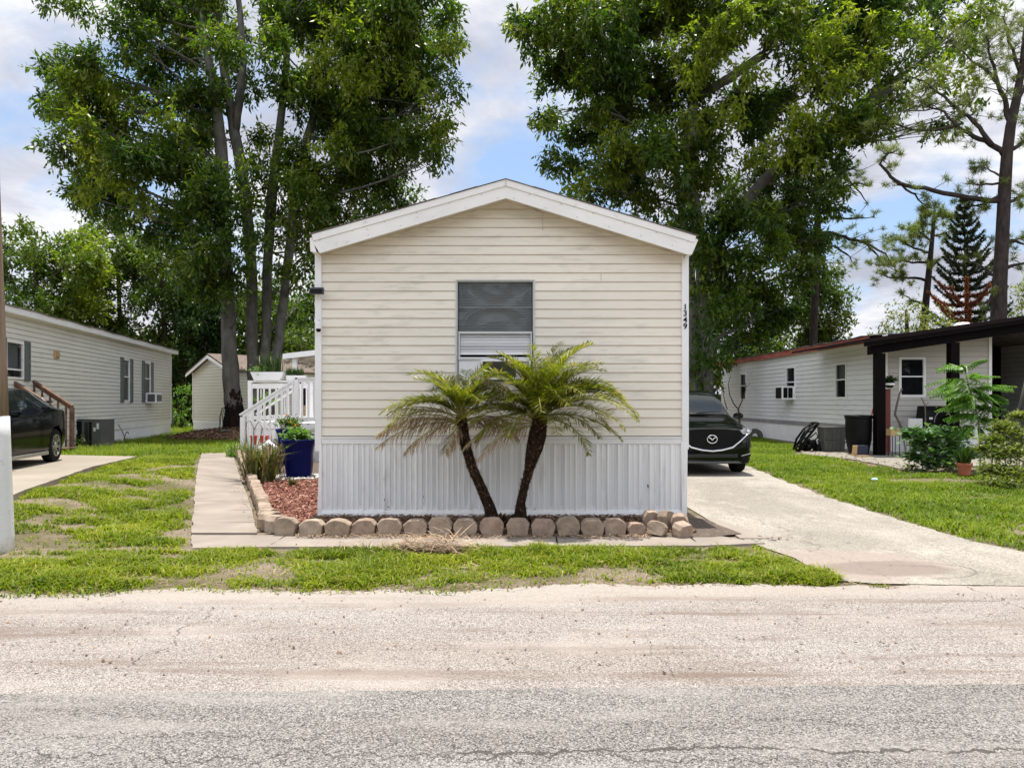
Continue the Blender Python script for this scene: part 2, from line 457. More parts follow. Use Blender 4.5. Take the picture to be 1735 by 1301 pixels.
m_litter = islandmat('dead_leaves', [(0, (.07, .035, .022)), (.5, (.16, .085, .05)), (1, (.30, .19, .11))], .8)
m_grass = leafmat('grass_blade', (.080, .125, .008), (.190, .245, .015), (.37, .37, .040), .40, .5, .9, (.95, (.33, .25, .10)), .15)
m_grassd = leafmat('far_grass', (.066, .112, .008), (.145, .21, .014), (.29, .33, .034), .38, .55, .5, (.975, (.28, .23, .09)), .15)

def mat_siding(name, col, row, z0, dirt=(.36, .33, .27), amt=.5, line=(.33, .24, .17), lw=.10):
    """vinyl lap siding: a dark line along the foot of each lap and mildew smears along the rows"""
    m, n, b = newmat(name); co = n.objco(); x, y, z = n.sep(co)
    v = n.vmath('MULTIPLY', co, (.5, .5, 3.0))
    c = n.ramp(n.noise(.9, 4, v), [(.3, tuple(q * .93 for q in col)), (.7, tuple(min(1, q * 1.03) for q in col))])
    d = n.noise(2.2, 9, n.vmath('MULTIPLY', co, (.9, .9, 6.0)), .68)
    area = n.noise(.55, 3, co)
    k = n.math('MULTIPLY', n.ramp(d, [(.50, 0.0), (.72, 1.0)]), n.ramp(area, [(.40, .1), (.62, 1.0)]))
    c = n.mix(n.math('MULTIPLY', k, amt), c, dirt)
    strip = n.noise(1.0, 2, n.comb(n.math('MULTIPLY', n.math('ADD', x, y), .22), 0.0, n.math('FLOOR', n.math('DIVIDE', n.math('SUBTRACT', z, z0 - 100 * row), row * 2))))
    c = n.mix(n.ramp(strip, [(.35, .16), (.6, 0.0)]), c, (.58, .55, .50))
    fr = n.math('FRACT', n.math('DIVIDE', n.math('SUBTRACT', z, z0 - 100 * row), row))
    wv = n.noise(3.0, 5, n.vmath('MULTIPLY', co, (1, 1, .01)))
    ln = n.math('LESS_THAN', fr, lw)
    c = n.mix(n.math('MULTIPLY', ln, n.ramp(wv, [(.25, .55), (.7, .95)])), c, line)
    n.put(b.inputs['Base Color'], c); b.inputs['Roughness'].default_value = .5; b.inputs['Specular IOR Level'].default_value = .3
    gr = n.noise(14, 5, n.vmath('MULTIPLY', co, (.35, .35, 9.0)), .6)
    n.put(b.inputs['Normal'], n.bump(gr, .18, .004))
    return m
ROW, SZ0 = .1238, 1.106
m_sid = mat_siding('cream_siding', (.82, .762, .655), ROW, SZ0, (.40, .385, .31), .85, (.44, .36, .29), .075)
m_white = M('white_vinyl', (.80, .80, .80), .45, .05, 1.2, .06, 30, dirt=(.55, .53, .48), ds=3.5, dth=.66)
m_trim = M('white_trim', (.80, .795, .78), .5, .06, 1.4, .08, 30, dirt=(.46, .42, .35), ds=4.0, dth=.62)
m_fascia = M('fascia_metal', (.80, .785, .755), .45, .06, 1.0, .08, 20, dirt=(.36, .33, .28), ds=3.2, dth=.60, stretch=(1.5, 1, 2.5))
m_soffit = M('soffit', (.60, .53, .44), .6, .15, 2.0, .1, 30, dirt=(.30, .22, .16), ds=3, dth=.5)
m_skirt = M('skirting_vinyl', (.83, .825, .82), .42, .04, .8, .05, 30, dirt=(.56, .55, .51), ds=2.0, dth=.56, stretch=(3, 1, .5))
m_vent = M('perforated_vinyl', (.755, .755, .755), .5, .05, .8, .5, 260, stretch=(1, 1, 1))
m_shingle = M('shingles', (.16, .14, .125), .95, .4, 8, .8, 40, spec=.1, dirt=(.07, .06, .055), ds=2, dth=.5)
m_shingleb = M('brown_shingles', (.185, .15, .125), .95, .3, 8, .8, 40, spec=.1, dirt=(.15, .11, .09), ds=2, dth=.55)
m_alu = M('aluminium', (.58, .58, .575), .45, .06, 3, .03, 30, metal=.1)
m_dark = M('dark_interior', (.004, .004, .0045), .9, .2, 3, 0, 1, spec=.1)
m_black = M('black_plastic', (.0045, .0045, .005), .5, .2, 6, .1, 60, spec=.15)
m_rubber = M('tyre_rubber', (.010, .010, .010), .85, .2, 8, .3, 60, spec=.15)
m_blind = M('blind_slat', (.60, .61, .62), .45, .05, 4, 0, 1)
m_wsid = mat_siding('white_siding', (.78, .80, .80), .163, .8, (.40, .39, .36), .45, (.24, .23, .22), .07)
m_gsid = mat_siding('grey_cream_siding', (.74, .725, .66), .13, .56, (.38, .37, .32), .4, (.20, .19, .17), .13)
m_ssid = mat_siding('pale_shed_siding', (.68, .67, .56), .15, .66, (.45, .43, .36), .4, (.24, .23, .18), .12)
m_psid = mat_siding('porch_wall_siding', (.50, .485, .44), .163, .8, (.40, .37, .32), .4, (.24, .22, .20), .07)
m_shut = M('grey_shutter', (.105, .125, .12), .55, .12, 4, .1, 60)
m_redfas = M('weathered_red_board', (.36, .085, .055), .8, .3, 2, .3, 40, dirt=(.48, .33, .27), ds=3, dth=.52, stretch=(1, .4, 4))
m_brown = M('dark_brown_paint', (.0035, .0022, .0026), .6, .25, 3, .15, 50, spec=.06)
m_brownm = M('brown_board', (.012, .006, .0065), .6, .25, 3, .15, 50, spec=.1)
m_wood = M('weathered_stair_wood', (.155, .085, .055), .85, .35, 5, .4, 50, dirt=(.27, .18, .13), ds=5, dth=.5, stretch=(1, 1, 1))
m_pole = M('grey_pole_wood', (.27, .20, .145), .95, .22, 3, .9, 25, spec=.1, stretch=(9, 9, .35), dirt=(.13, .09, .065), ds=2.4, dth=.55)
m_polew = M('white_pole_paint', (.74, .74, .735), .7, .06, 2, .5, 30, spec=.2, dirt=(.46, .44, .40), ds=6, dth=.57)
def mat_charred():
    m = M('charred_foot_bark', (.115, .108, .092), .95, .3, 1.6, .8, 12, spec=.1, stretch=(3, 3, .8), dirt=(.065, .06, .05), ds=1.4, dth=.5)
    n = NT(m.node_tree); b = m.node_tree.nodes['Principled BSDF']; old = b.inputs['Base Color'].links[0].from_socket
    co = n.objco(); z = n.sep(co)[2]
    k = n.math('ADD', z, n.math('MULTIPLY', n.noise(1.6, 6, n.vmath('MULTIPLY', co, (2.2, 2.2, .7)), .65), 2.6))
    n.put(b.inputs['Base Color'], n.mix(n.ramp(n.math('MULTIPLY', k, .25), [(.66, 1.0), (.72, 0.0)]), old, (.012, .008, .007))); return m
m_charbark = mat_charred()
m_bark = M('grey_bark', (.105, .10, .086), .95, .4, 1.6, .9, 12, spec=.1, stretch=(3, 3, 1.2), dirt=(.19, .185, .16), ds=1.4, dth=.54)
m_barkd = M('dark_bark', (.055, .038, .028), .95, .35, 3, .9, 14, spec=.1, stretch=(3, 3, .8), dirt=(.02, .015, .012), ds=2, dth=.5)
m_pbark = M('pine_bark', (.044, .036, .032), .95, .4, 4, .9, 9, spec=.1, stretch=(2, 2, .7), dirt=(.04, .028, .022), ds=3, dth=.5)
m_palmb = M('palm_trunk', (.022, .014, .010), .95, .5, 12, .9, 40, spec=.1, dirt=(.075, .045, .028), ds=14, dth=.55)
m_palmfib = islandmat('palm_boot_fibre', [(0, (.014, .009, .007)), (.55, (.045, .026, .016)), (.88, (.11, .062, .036)), (1, (.26, .17, .10))], .95, .1)
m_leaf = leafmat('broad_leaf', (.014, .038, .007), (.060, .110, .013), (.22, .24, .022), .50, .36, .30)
m_leafy = leafmat('yellow_sun_tint_leaf', (.06, .10, .010), (.165, .215, .022), (.36, .36, .040), .55, .36, .35)  # yellow of one woodland tree; on the crown sprays it paints in sunlight
m_leafb = leafmat('woodland_leaf', (.026, .055, .008), (.085, .135, .015), (.22, .24, .028), .40, .42, .18)
m_leafd = leafmat('dark_leaf', (.016, .040, .010), (.034, .070, .014), (.075, .12, .025), .35, .4, .3)
m_leafl = leafmat('lime_leaf', (.05, .12, .018), (.11, .21, .035), (.22, .31, .06), .42, .42, .8)
m_leafv = leafmat('viny_leaf', (.07, .11, .022), (.16, .19, .045), (.30, .29, .09), .40, .45, .9)
m_needle = leafmat('pine_needle', (.07, .10, .025), (.15, .18, .05), (.27, .28, .10), .42, .5, .3)
m_norf = leafmat('norfolk_needle', (.018, .030, .014), (.032, .048, .022), (.060, .075, .035), .2, .6, .3)
m_norfr = leafmat('dead_needle', (.12, .032, .020), (.22, .065, .04), (.30, .13, .075), .3, .6, .6)
m_frond = leafmat('palm_leaflet', (.070, .105, .010), (.19, .205, .016), (.42, .36, .032), .44, .40, 1.6, (.90, (.36, .24, .10)))
m_frondd = leafmat('dry_palm_leaflet', (.12, .070, .045), (.30, .20, .125), (.56, .44, .31), .3, .6, 2.0)
m_rach = M('frond_stalk', (.26, .24, .08), .5, .3, 6, 0, 1)
m_spike = leafmat('spiky_leaf', (.075, .095, .03), (.14, .15, .055), (.24, .15, .085), .25, .45, 2.5)
m_flower = M('orange_petals', (.85, .33, .03), .5, .25, 30, 0, 1)
m_blue = M('cobalt_glaze', (.002, .008, .095), .35, .2, 2, .03, 20, spec=.15)
m_stone = None
def mat_stone():
    m, n, b = newmat('edging_concrete'); co = n.objco()
    rnd = n.node('ShaderNodeObjectInfo').outputs['Random']
    v = n.vmath('ADD', co, n.comb(n.math('MULTIPLY', rnd, 17.0), rnd, 0.0))
    base = n.ramp(rnd, [(0, (.31, .24, .178)), (.35, (.38, .30, .228)), (.7, (.35, .255, .20)), (1, (.43, .345, .268))])
    f = n.noise(9, 7, v, .65)
    c = n.mix(n.ramp(f, [(.35, .85), (.6, 0.0)]), base, n.mix(1.0, base, (.60, .58, .55), 'MULTIPLY'))
    c = n.mix(n.ramp(n.noise(70, 4, v, .7), [(.55, 0.0), (.75, .55)]), c, (.55, .46, .38))
    c = n.mix(n.ramp(n.noise(5, 6, n.vmath('ADD', v, (3, 1, 4))), [(.58, 0.0), (.72, .6)]), c, (.15, .12, .095))
    n.put(b.inputs['Base Color'], c); b.inputs['Roughness'].default_value = .93; b.inputs['Specular IOR Level'].default_value = .15
    n.put(b.inputs['Normal'], n.bump(n.math('ADD', n.noise(60, 6, v, .7), n.math('MULTIPLY', f, 1.5)), .7, .008))
    return m
m_stone = mat_stone()
m_red = M('red_plastic', (.42, .02, .02), .4, .1, 4, 0, 1)
m_terra = M('terracotta', (.42, .13, .07), .75, .2, 5, .2, 50, dirt=(.5, .3, .22), ds=5, dth=.6)
m_greypl = M('grey_plastic', (.085, .088, .078), .6, .15, 3, .1, 40, dirt=(.07, .065, .055), ds=4, dth=.55)
m_greym = M('grey_metal', (.075, .078, .08), .5, .15, 3, .1, 40)
m_chrome = M('chrome', (.75, .76, .77), .12, .02, 2, 0, 1, metal=1.0)
m_rim = M('alloy_rim', (.50, .50, .49), .3, .05, 2, 0, 1, metal=.9)
m_paintg = M('dark_green_car_paint', (.002, .003, .0032), .16, .1, 2, 0, 1, coat=.5, spec=.1)
m_paintb = M('black_car_paint', (.0015, .002, .003), .15, .1, 2, 0, 1, coat=.16, spec=.08)
m_tan = M('tan_wood', (.45, .30, .15), .7, .15, 5, .1, 40)
m_redp = M('red_brown_post', (.13, .022, .016), .6, .25, 4, .2, 40)
def mat_glass(name, tint, alpha, rough=.03, wavy=0.0, spec=.6):
    m, n, b = newmat(name)
    b.inputs['Base Color'].default_value = (*tint, 1); b.inputs['Roughness'].default_value = rough
    b.inputs['Specular IOR Level'].default_value = spec
    if wavy: n.put(b.inputs['Normal'], n.bump(n.noise(3.5, 3, n.objco(), .5, 1.5), wavy, .05))
    t = n.node('ShaderNodeBsdfTransparent'); t.inputs[0].default_value = (.8, .84, .84, 1)
    ms = n.node('ShaderNodeMixShader'); ms.inputs[0].default_value = alpha
    n.l.new(b.outputs[0], ms.inputs[1]); n.l.new(t.outputs[0], ms.inputs[2])
    n.l.new(ms.outputs[0], m.node_tree.nodes['Material Output'].inputs[0])
    return m
m_glass = mat_glass('window_glass', (.015, .018, .02), .45)
m_cglass = mat_glass('car_glass', (.012, .016, .016), .25, spec=1.0)
m_film = mat_glass('wrinkled_screen', (.085, .09, .085), .50, .10, .5)
m_lamp = mat_glass('lamp_lens', (.5, .52, .54), .25)

# ------------------------------------------------------------------ ground, road, drives
def grid_ground():
    xs = np.unique(np.concatenate([np.linspace(-400, -40, 10), np.linspace(-40, -14, 27), np.linspace(-14, 2, 65), np.linspace(2, 40, 20), np.linspace(40, 400, 10)]))
    ys = np.unique(np.concatenate([np.linspace(-60, 5, 8), np.linspace(5, 30, 76), np.linspace(30, 70, 21), np.linspace(70, 900, 12)]))
    X, Y = np.meshgrid(xs, ys); Z = gzv(X, Y) - .008
    nx, ny = len(xs), len(ys); V = np.stack([X, Y, Z], -1).reshape(-1, 3)
    i = np.arange(nx - 1)[None, :] + (np.arange(ny - 1) * nx)[:, None]
    Lp = np.stack([i, i + 1, i + 1 + nx, i + nx], -1).reshape(-1, 4)
    return kind(npmesh('ground', V, 4, m_soil, None, True, Lp), 'structure')
grid_ground()
rn = random.Random(3)
vedge = [(-40, 5.2)] + [(x, 6.52 + .055 * x * (1 if x < 3 else .3) + rn.uniform(-.05, .05) + .07 * math.sin(x * 1.7) + .04 * math.sin(x * 4.1)) for x in np.arange(-9, 14, .12)] + [(60, 7.2)]
kind(sheet('old_road_shoulder', [(-40, -6), (60, -6)] + vedge[::-1], 0.0, m_oldroad), 'structure')
mid = [(x, 4.20 + .028 * x + rn.uniform(-.012, .012)) for x in np.arange(-12, 14, .1)]
kind(sheet('road', [(-40, -6), (60, -6), (60, 4.6)] + mid[::-1] + [(-40, 3.8)], .008, m_asphalt), 'structure')

dr_px = [(1262, 788), (1300, 803), (1345, 821), (1400, 842), (1450, 858), (1500, 873), (1560, 893), (1640, 915), (1735, 935)]
dr_edge = [(6.1, 33.0), (5.6, 24.0)] + [tuple(G(*p)[:2]) for p in dr_px] + [(9.5, 7.6), (14, 7.3)]
dr_edge_j = jit_poly(dr_edge, .18, .05, 5, closed=False) + [(14, 7.3)]
front = [tuple(G(*p)[:2]) for p in ((1480, 989), (1425, 984), (1385, 968), (1345, 945), (1300, 930), (1262, 915))]
drive_poly = dr_edge_j + [(14, 6.4), (6, 6.45)] + front + [(2.62, 10.35), (2.55, 33.0)]
kind(sheet('driveway', drive_poly, .005, m_drive), 'structure')
sand_px = [(1345, 948), (1400, 937), (1480, 938), (1560, 951), (1602, 968), (1590, 980), (1550, 990), (1480, 988), (1430, 984), (1385, 968)]

# front walk: a strip beside the edging stones, then slabs leading back to the steps
wl = [(321, 932), (326, 890), (328, 860), (330, 830), (333, 803), (336, 788)]
wr = [(440, 922), (432, 890), (425, 862), (415, 832), (404, 803), (398, 782)]
def path_edge(pts, Y):
    P = [G(*p) for p in pts]
    for a, b in zip(P[:-1], P[1:]):
        if a.y <= Y <= b.y: return a.x + (b.x - a.x) * (Y - a.y) / (b.y - a.y)
    a, b = (P[-2], P[-1]) if Y > P[-1].y else (P[0], P[1])
    return a.x + (b.x - a.x) * (Y - a.y) / (b.y - a.y)
wy = [9.02, 9.85, 10.9, 11.85, 13.1, 14.3, 15.6, 17.0, 18.4, 19.9]
for i in range(len(wy) - 1):
    y0, y1 = wy[i] + .013, wy[i+1] - .013; t = 0
    poly = [(path_edge(wl, y0), y0 + t), (path_edge(wr, y0), y0 - t * .3), (path_edge(wr, y1), y1), (path_edge(wl, y1), y1 + .02)]
    kind(sheet('walkway_slab', jit_poly(poly, .2, .012, 20 + i), lambda x, y: gz(x, y) + .035, m_walk, .06), 'structure')
s0 = [(321, 934), (455, 921), (470, 905), (445, 902)]
kind(sheet('walkway_slab', jit_poly([(-3.42, 8.2), (-2.64, 8.26), (-2.64, 9.0), (path_edge(wl, 9.0), 9.0)], .15, .012, 40), .016, m_walk, .024), 'structure')
ends = [-2.64, -1.1, .5, 2.05, 2.80]
for i in range(4):
    a, b = ends[i] + .005, ends[i+1] - .005
    kind(sheet('walkway_slab', jit_poly([(a, 8.27 + .02 * i), (b, 8.30 + .02 * i + (.12 if i == 3 else 0)), (b - (.35 if i == 3 else 0), 8.92), (a, 8.95)], .15, .014, 50 + i), .016, m_walk, .024), 'structure')
# kerb strip beside the house corner and along the dirt
kind(sheet('driveway_edge_strip', jit_poly([(2.60, 10.3), (2.73, 10.3), (2.95, 8.8), (2.62, 8.8)], .2, .01, 60), .014, m_walk, .03), 'structure')

SLZ = .30
slab = [(-5.6, 7.6), (-6.85, 10.5), (-7.45, 12.4), (-8.25, 15.1), (-8.75, 17.9), (-11.3, 18.5), (-11.9, 18.5), (-11.9, 7.6)]
kind(sheet('neighbour_drive_slab', jit_poly(slab, .3, .02, 61), SLZ, m_slab, .32), 'structure')
kind(sheet('patio_slab', jit_poly([tuple(G(*p)[:2]) for p in ((1355, 770), (1440, 779), (1500, 790), (1545, 800), (1600, 792), (1760, 790), (1760, 770), (1380, 762))], .25, .04, 62), .03, m_slabr, .06), 'structure')

# ------------------------------------------------------------------ grass
def edge_dist(x, y, poly):
    d = np.full(x.shape, 9.0); n = len(poly)
    for i in range(n):
        a = np.array(poly[i][:2]); b = np.array(poly[(i+1) % n][:2]); ab = b - a; L2_ = (ab ** 2).sum() + 1e-12
        t = np.clip(((x - a[0]) * ab[0] + (y - a[1]) * ab[1]) / L2_, 0, 1)
        d = np.minimum(d, np.hypot(x - a[0] - t * ab[0], y - a[1] - t * ab[1]))
    return d
def blades(name, poly, n, mat, hmin, hmax, wid, seed, bare=None, thresh=.40, soft=.10, three=False, edge=.0):
    rg = np.random.RandomState(seed); P = np.array([p[:2] for p in poly]); x0, y0 = P.min(0); x1, y1 = P.max(0)
    x = rg.uniform(x0, x1, n); y = rg.uniform(y0, y1, n)
    k = inpoly(x, y, poly); x, y = x[k], y[k]
    d = fbm(x, y, .9, seed) * .6 + fbm(x, y, 3.1, seed + 5) * .4
    if bare is not None:
        for (bx, by, ra, rb, s) in bare:
            q = ((x - bx) / ra) ** 2 + ((y - by) / rb) ** 2 + (fbm(x, y, 2.5, 77) - .5) * 1.6
            d = d - s * np.clip(1.35 - q, 0, 1)
    if edge:
        e = edge_dist(x, y, poly); d = d - .28 * np.clip(1 - e / (edge * (.4 + 1.4 * fbm(x, y, 2.2, seed + 21))), 0, 1)
    k = rg.rand(len(x)) < np.clip((d - thresh) / soft, .07, 1); x, y, d = x[k], y[k], d[k]; m = len(x)
    z = gzv(x, y) - .012
    tuft = fbm(x, y, 5.0, seed + 9)
    h = rg.uniform(hmin, hmax, m) * (.55 + .9 * np.clip((d - thresh) * 3, 0, 1)) * (.6 + .8 * tuft)
    a = rg.uniform(0, 2 * np.pi, m); lean = rg.uniform(.3, 1.9, m) * h
    w = wid * rg.uniform(.6, 1.3, m)
    base = np.stack([x, y, z], -1)
    side = np.stack([np.cos(a + np.pi / 2), np.sin(a + np.pi / 2), np.zeros(m)], -1) * w[:, None] * .5
    ld = np.stack([np.cos(a), np.sin(a), np.zeros(m)], -1)
    up = np.array([0, 0, 1.0])
    if three:
        tip = base + ld * lean[:, None] + up * h[:, None]
        return kind(npmesh(name, np.stack([base - side, base + side, tip], 1), 3, mat), 'stuff')
    midp = base + ld * lean[:, None] * .35 + up * h[:, None] * .7
    tip = base + ld * lean[:, None] * 1.1 + up * (h * rg.uniform(.65, 1.0, m))[:, None]
    V = np.stack([base - side * .8, base + side * .8, midp + side, midp - side, tip], 1).reshape(-1, 3)
    b0 = np.arange(m) * 5
    Lp = np.stack([b0, b0 + 1, b0 + 2, b0 + 3, b0 + 3, b0 + 2, b0 + 4, b0 + 4], -1).reshape(-1, 4)
    # quad + degenerate quad kept as one island: use the triangle table instead
    T = np.stack([b0, b0 + 1, b0 + 2, b0, b0 + 2, b0 + 3, b0 + 3, b0 + 2, b0 + 4], -1).reshape(-1, 3)
    return kind(npmesh(name, V, 3, mat, None, False, T), 'stuff')

verge = [(-9, 5.95)] + [(x, y - .03) for x, y in vedge if -9 < x < 3.3] + [tuple(G(*p)[:2]) for p in ((1434, 987), (1400, 973), (1360, 950), (1316, 933), (1270, 919))] + [(2.5, 8.33), (-2.6, 8.22), (-3.45, 8.16), (-6, 8.1), (-9, 8.0)]
gp = lambda px, py: tuple(G(px, py)[:2])
def pb(px, py, ra, rb, s): q = G(px, py); return (q.x, q.y, ra, rb, s)
bare = [pb(60, 915, .6, .35, .45), pb(150, 893, .4, .2, .22), pb(255, 943, .4, .16, .3), pb(110, 853, .6, .4, .22), pb(290, 905, .25, .4, .3), pb(300, 860, .3, .8, .2),
        pb(545, 950, .35, .10, .3), pb(1185, 950, .4, .10, .35), pb(735, 938, .35, .2, .3), pb(40, 945, .5, .15, .35), pb(230, 930, .35, .2, .35), pb(320, 960, .3, .10, .15), pb(160, 820, .7, .4, .12)]
blades('verge_grass', verge, 120000, m_grass, .020, .085, .0125, 11, bare, .345, .14, False, .16)
left_lawn = [(-9, 8.0), (-6, 8.1), (-3.46, 8.16), (path_edge(wl, 9.5), 9.5), (path_edge(wl, 11), 11), (path_edge(wl, 13), 13), (path_edge(wl, 16), 16), (path_edge(wl, 19.8), 19.8), (-6.8, 21), (-7.2, 24), (-9, 15.4), (-8.2, 14.9), (-7.4, 12.3), (-6.8, 10.4), (-5.9, 8.6), (-9, 8.6)]
blades('left_lawn_grass', [(-6.3, 8.05), (-3.46, 8.16)] + [(path_edge(wl, q) - .01, q) for q in (9.5, 11, 13, 15, 17, 19.8)] + [(-7.7, 22), (-9.2, 22), (-8.8, 17.8), (-8.3, 15.0), (-7.5, 12.3), (-6.9, 10.4), (-6.3, 9.1)], 145000, m_grass, .025, .09, .0155, 12, bare, .35, .12, False, .13)
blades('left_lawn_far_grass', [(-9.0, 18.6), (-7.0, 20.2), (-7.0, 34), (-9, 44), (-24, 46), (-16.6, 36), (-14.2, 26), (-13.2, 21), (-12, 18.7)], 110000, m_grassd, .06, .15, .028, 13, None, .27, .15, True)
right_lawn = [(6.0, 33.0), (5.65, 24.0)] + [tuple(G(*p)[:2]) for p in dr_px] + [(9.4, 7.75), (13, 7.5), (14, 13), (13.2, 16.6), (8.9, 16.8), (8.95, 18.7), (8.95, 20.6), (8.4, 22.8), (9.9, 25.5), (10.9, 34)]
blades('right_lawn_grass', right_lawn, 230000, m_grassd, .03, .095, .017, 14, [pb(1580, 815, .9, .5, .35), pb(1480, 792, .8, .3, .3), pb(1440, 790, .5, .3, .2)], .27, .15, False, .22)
vs_ = [(x, y) for x, y in vedge if -9 < x < 3.5]
blades('road_edge_grass', [(x, y + .02) for x, y in vs_] + [(x, y - .13) for x, y in vs_[::-1]], 9000, m_grass, .015, .06, .0115, 16, None, .44, .16)
blades('driveway_edge_grass', jit_poly([tuple(G(*p)[:2]) for p in ((1425, 984), (1405, 972), (1370, 966), (1345, 960), (1330, 990), (1400, 994))], .2, .03, 3), 2500, m_grass, .03, .08, .01, 15, None, .3, .2)
# ------------------------------------------------------------------ wall builders
def lap(b, fr, z0, z1, row, xfun, holes=(), lip=.014, mi=0):
    """rows of lap siding in a wall frame fr(u, out, z); xfun(z) gives the (left, right) ends"""
    nrow = int(math.ceil((z1 - z0) / row - 1e-6))
    for i in range(nrow):
        za, zb = z0 + i * row, min(z1, z0 + (i + 1) * row)
        cuts = sorted({za, zb, *[q for h in holes for q in (h[2], h[3]) if za < q < zb]})
        for a, c in zip(cuts[:-1], cuts[1:]):
            mid_ = (a + c) / 2; la, ra = xfun(a); lc, rc = xfun(c)
            seg = [(la, lc, ra, rc)]
            for h in sorted(holes, key=lambda q: q[0]):
                if h[2] <= mid_ <= h[3]:
                    l0, l1, r0, r1 = seg.pop(); seg += [(l0, l1, h[0], h[0]), (h[1], h[1], r0, r1)]
            oa, oc = lip * (1 - (a - za) / row), lip * (1 - (c - za) / row)
            for (l0, l1, r0, r1) in seg:
                if r0 - l0 < .005: continue
                b.quad(fr(l0, oa, a), fr(r0, oa, a), fr(r1, oc, c), fr(l1, oc, c), mi)
                if a == za: b.quad(fr(l0, 0, a), fr(r0, 0, a), fr(r0, oa, a), fr(l0, oa, a), mi)

def panels(b, fr, u0, u1, z0, z1, prof, mi=0):
    """vertical ribbed panels; prof = [(du, out)] repeated along u"""
    pts = []; u = u0; L = prof[-1][0]
    while u < u1:
        for du, o in prof[:-1]:
            if u + du < u1: pts.append((u + du, o))
        u += L
    pts.append((u1, 0))
    for (a, oa), (c, oc) in zip(pts[:-1], pts[1:]):
        b.quad(fr(a, oa, z0), fr(c, oc, z0), fr(c, oc, z1), fr(a, oa, z1), mi)

def frame_rect(b, fr, u0, u1, z0, z1, w, o0, o1, mi=0):
    """four mitre-less bars round an opening, butted end to end"""
    def blk(a, c, d, e):
        b.prism([(a, d), (c, d), (c, e), (a, e)], o0, o1, lambda u, y, z: fr(u, y, z), mi)
    blk(u0, u0 + w, z0, z1); blk(u1 - w, u1, z0, z1)
    blk(u0 + w, u1 - w, z0, z0 + w); blk(u0 + w, u1 - w, z1 - w, z1)
def slab_(b, fr, u0, u1, z0, z1, o0, o1, mi=0):
    b.prism([(u0, z0), (u1, z0), (u1, z1), (u0, z1)], o0, o1, lambda u, y, z: fr(u, y, z), mi)

# ------------------------------------------------------------------ the mobile home in the middle
D = 10.5
XL, XR = -2.645, 2.363
home = thing('mobile_home', 'cream sided single wide mobile home with white gable trim, end window and ribbed white skirting', 'mobile home', (-.14, D, 0))
frH = lambda u, o, z: (u, D - o, z)
PX, PZ = -.082, 4.46            # roof peak
EZ = 3.72                       # eave height at the wall ends
def roofx(z):
    if z <= EZ: return (XL + .04, XR - .04)
    t = min(.985, (z - EZ) / (PZ - EZ)); return (XL + .04 + (PX - XL - .04) * t, XR - .04 + (PX - XR + .04) * t)
WX0, WX1, WZ0, WZ1 = -.775, .315, 1.83, 3.245
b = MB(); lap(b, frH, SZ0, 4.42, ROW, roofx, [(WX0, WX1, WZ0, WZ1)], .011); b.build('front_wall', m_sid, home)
# overlapping end joints of the vinyl strips, and the odd cut piece under the gable
b = MB()
for px, py, k in ((919, 392, 2), (1018, 477, 1)):
    q = U(px, py, D)
    for i in range(k): b = MB(); b.bx(q.x, q.x + .006, D - .0145, D - .004, q.z + .01 + i * ROW, q.z + ROW - .006 + i * ROW); b.build('siding_joint', m_soffit, home)
b = MB()
b.bx(XL, XL + .02, D + .03, D + 18, .02, 3.74); b.bx(XR - .02, XR, D + .03, D + 18, .02, 3.74)
b.bx(XL, XR, D + 17.98, D + 18.0, .02, 3.74); b.bx(XL + .05, XR - .05, D + .9, D + .92, .5, 3.7)
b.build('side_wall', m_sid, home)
# corner posts of white vinyl
for x0, x1, zb in ((XL - .045, XL + .045, .90), (XR - .045, XR + .05, .93)):
    b = MB(); b.bx(x0, x1, D - .035, D + .10, zb, 3.74); b.build('corner_trim', m_white, home, bevel=.006)
# band over the skirting
b = MB(); b.bx(XL + .047, XR - .047, D - .03, D + .0, 1.0, 1.098); b.bx(XL + .047, XR - .047, D - .042, D - .03, 1.075, 1.098)
b.build('skirt_band', m_white, home, bevel=.004)
# ribbed vinyl skirting: solid ribs alternate with perforated strips
prof = [(0, .010), (.010, .022), (.022, .022), (.030, .008), (.072, .008), (.078, .014), (.090, .014), (.096, .006), (.138, .006), (.145, .010)]
frS = lambda u, o, z: (u, D - o - .004, z)
b = MB(); panels(b, frS, XL + .02, XR - .055, .09, 1.0, prof)
b.bx(XL + .02, XR - .02, D + .02, D + .05, 0.0, 1.0); b.build('skirting', m_skirt, home)
b = MB(); u = XL + .02 + .099
i = 0
while u < XR - .2:
    if i % 3 != 2:
        b.quad(frS(u, .0085, .16), frS(u + .036, .0085, .16), frS(u + .036, .0085, .96), frS(u, .0085, .96))
    u += .145; i += 1
b.build('vent_strip', m_vent, home)
b = MB(); n_ = 26
for i in range(n_):                                   # dented bottom rail
    x0, x1 = XL + .005 + (XR - XL - .01) * i / n_, XL + .005 + (XR - XL - .01) * (i + 1) / n_
    w0, w1 = .006 * math.sin(i * 2.1) + .004 * math.sin(i * .7), .006 * math.sin((i+1) * 2.1) + .004 * math.sin((i+1) * .7)
    for (za, zb, oa, ob) in ((.0, .055, .05, .042), (.055, .092, .042, .028), (.092, .094, .028, .0)):
        b.quad((x0, D - oa - w0, za), (x1, D - oa - w1, za), (x1, D - ob - w1 * .3, zb), (x0, D - ob - w0 * .3, zb))
b.build('skirt_bottom_rail', m_skirt, home)
b = MB()                                              # holes and chips in the vinyl
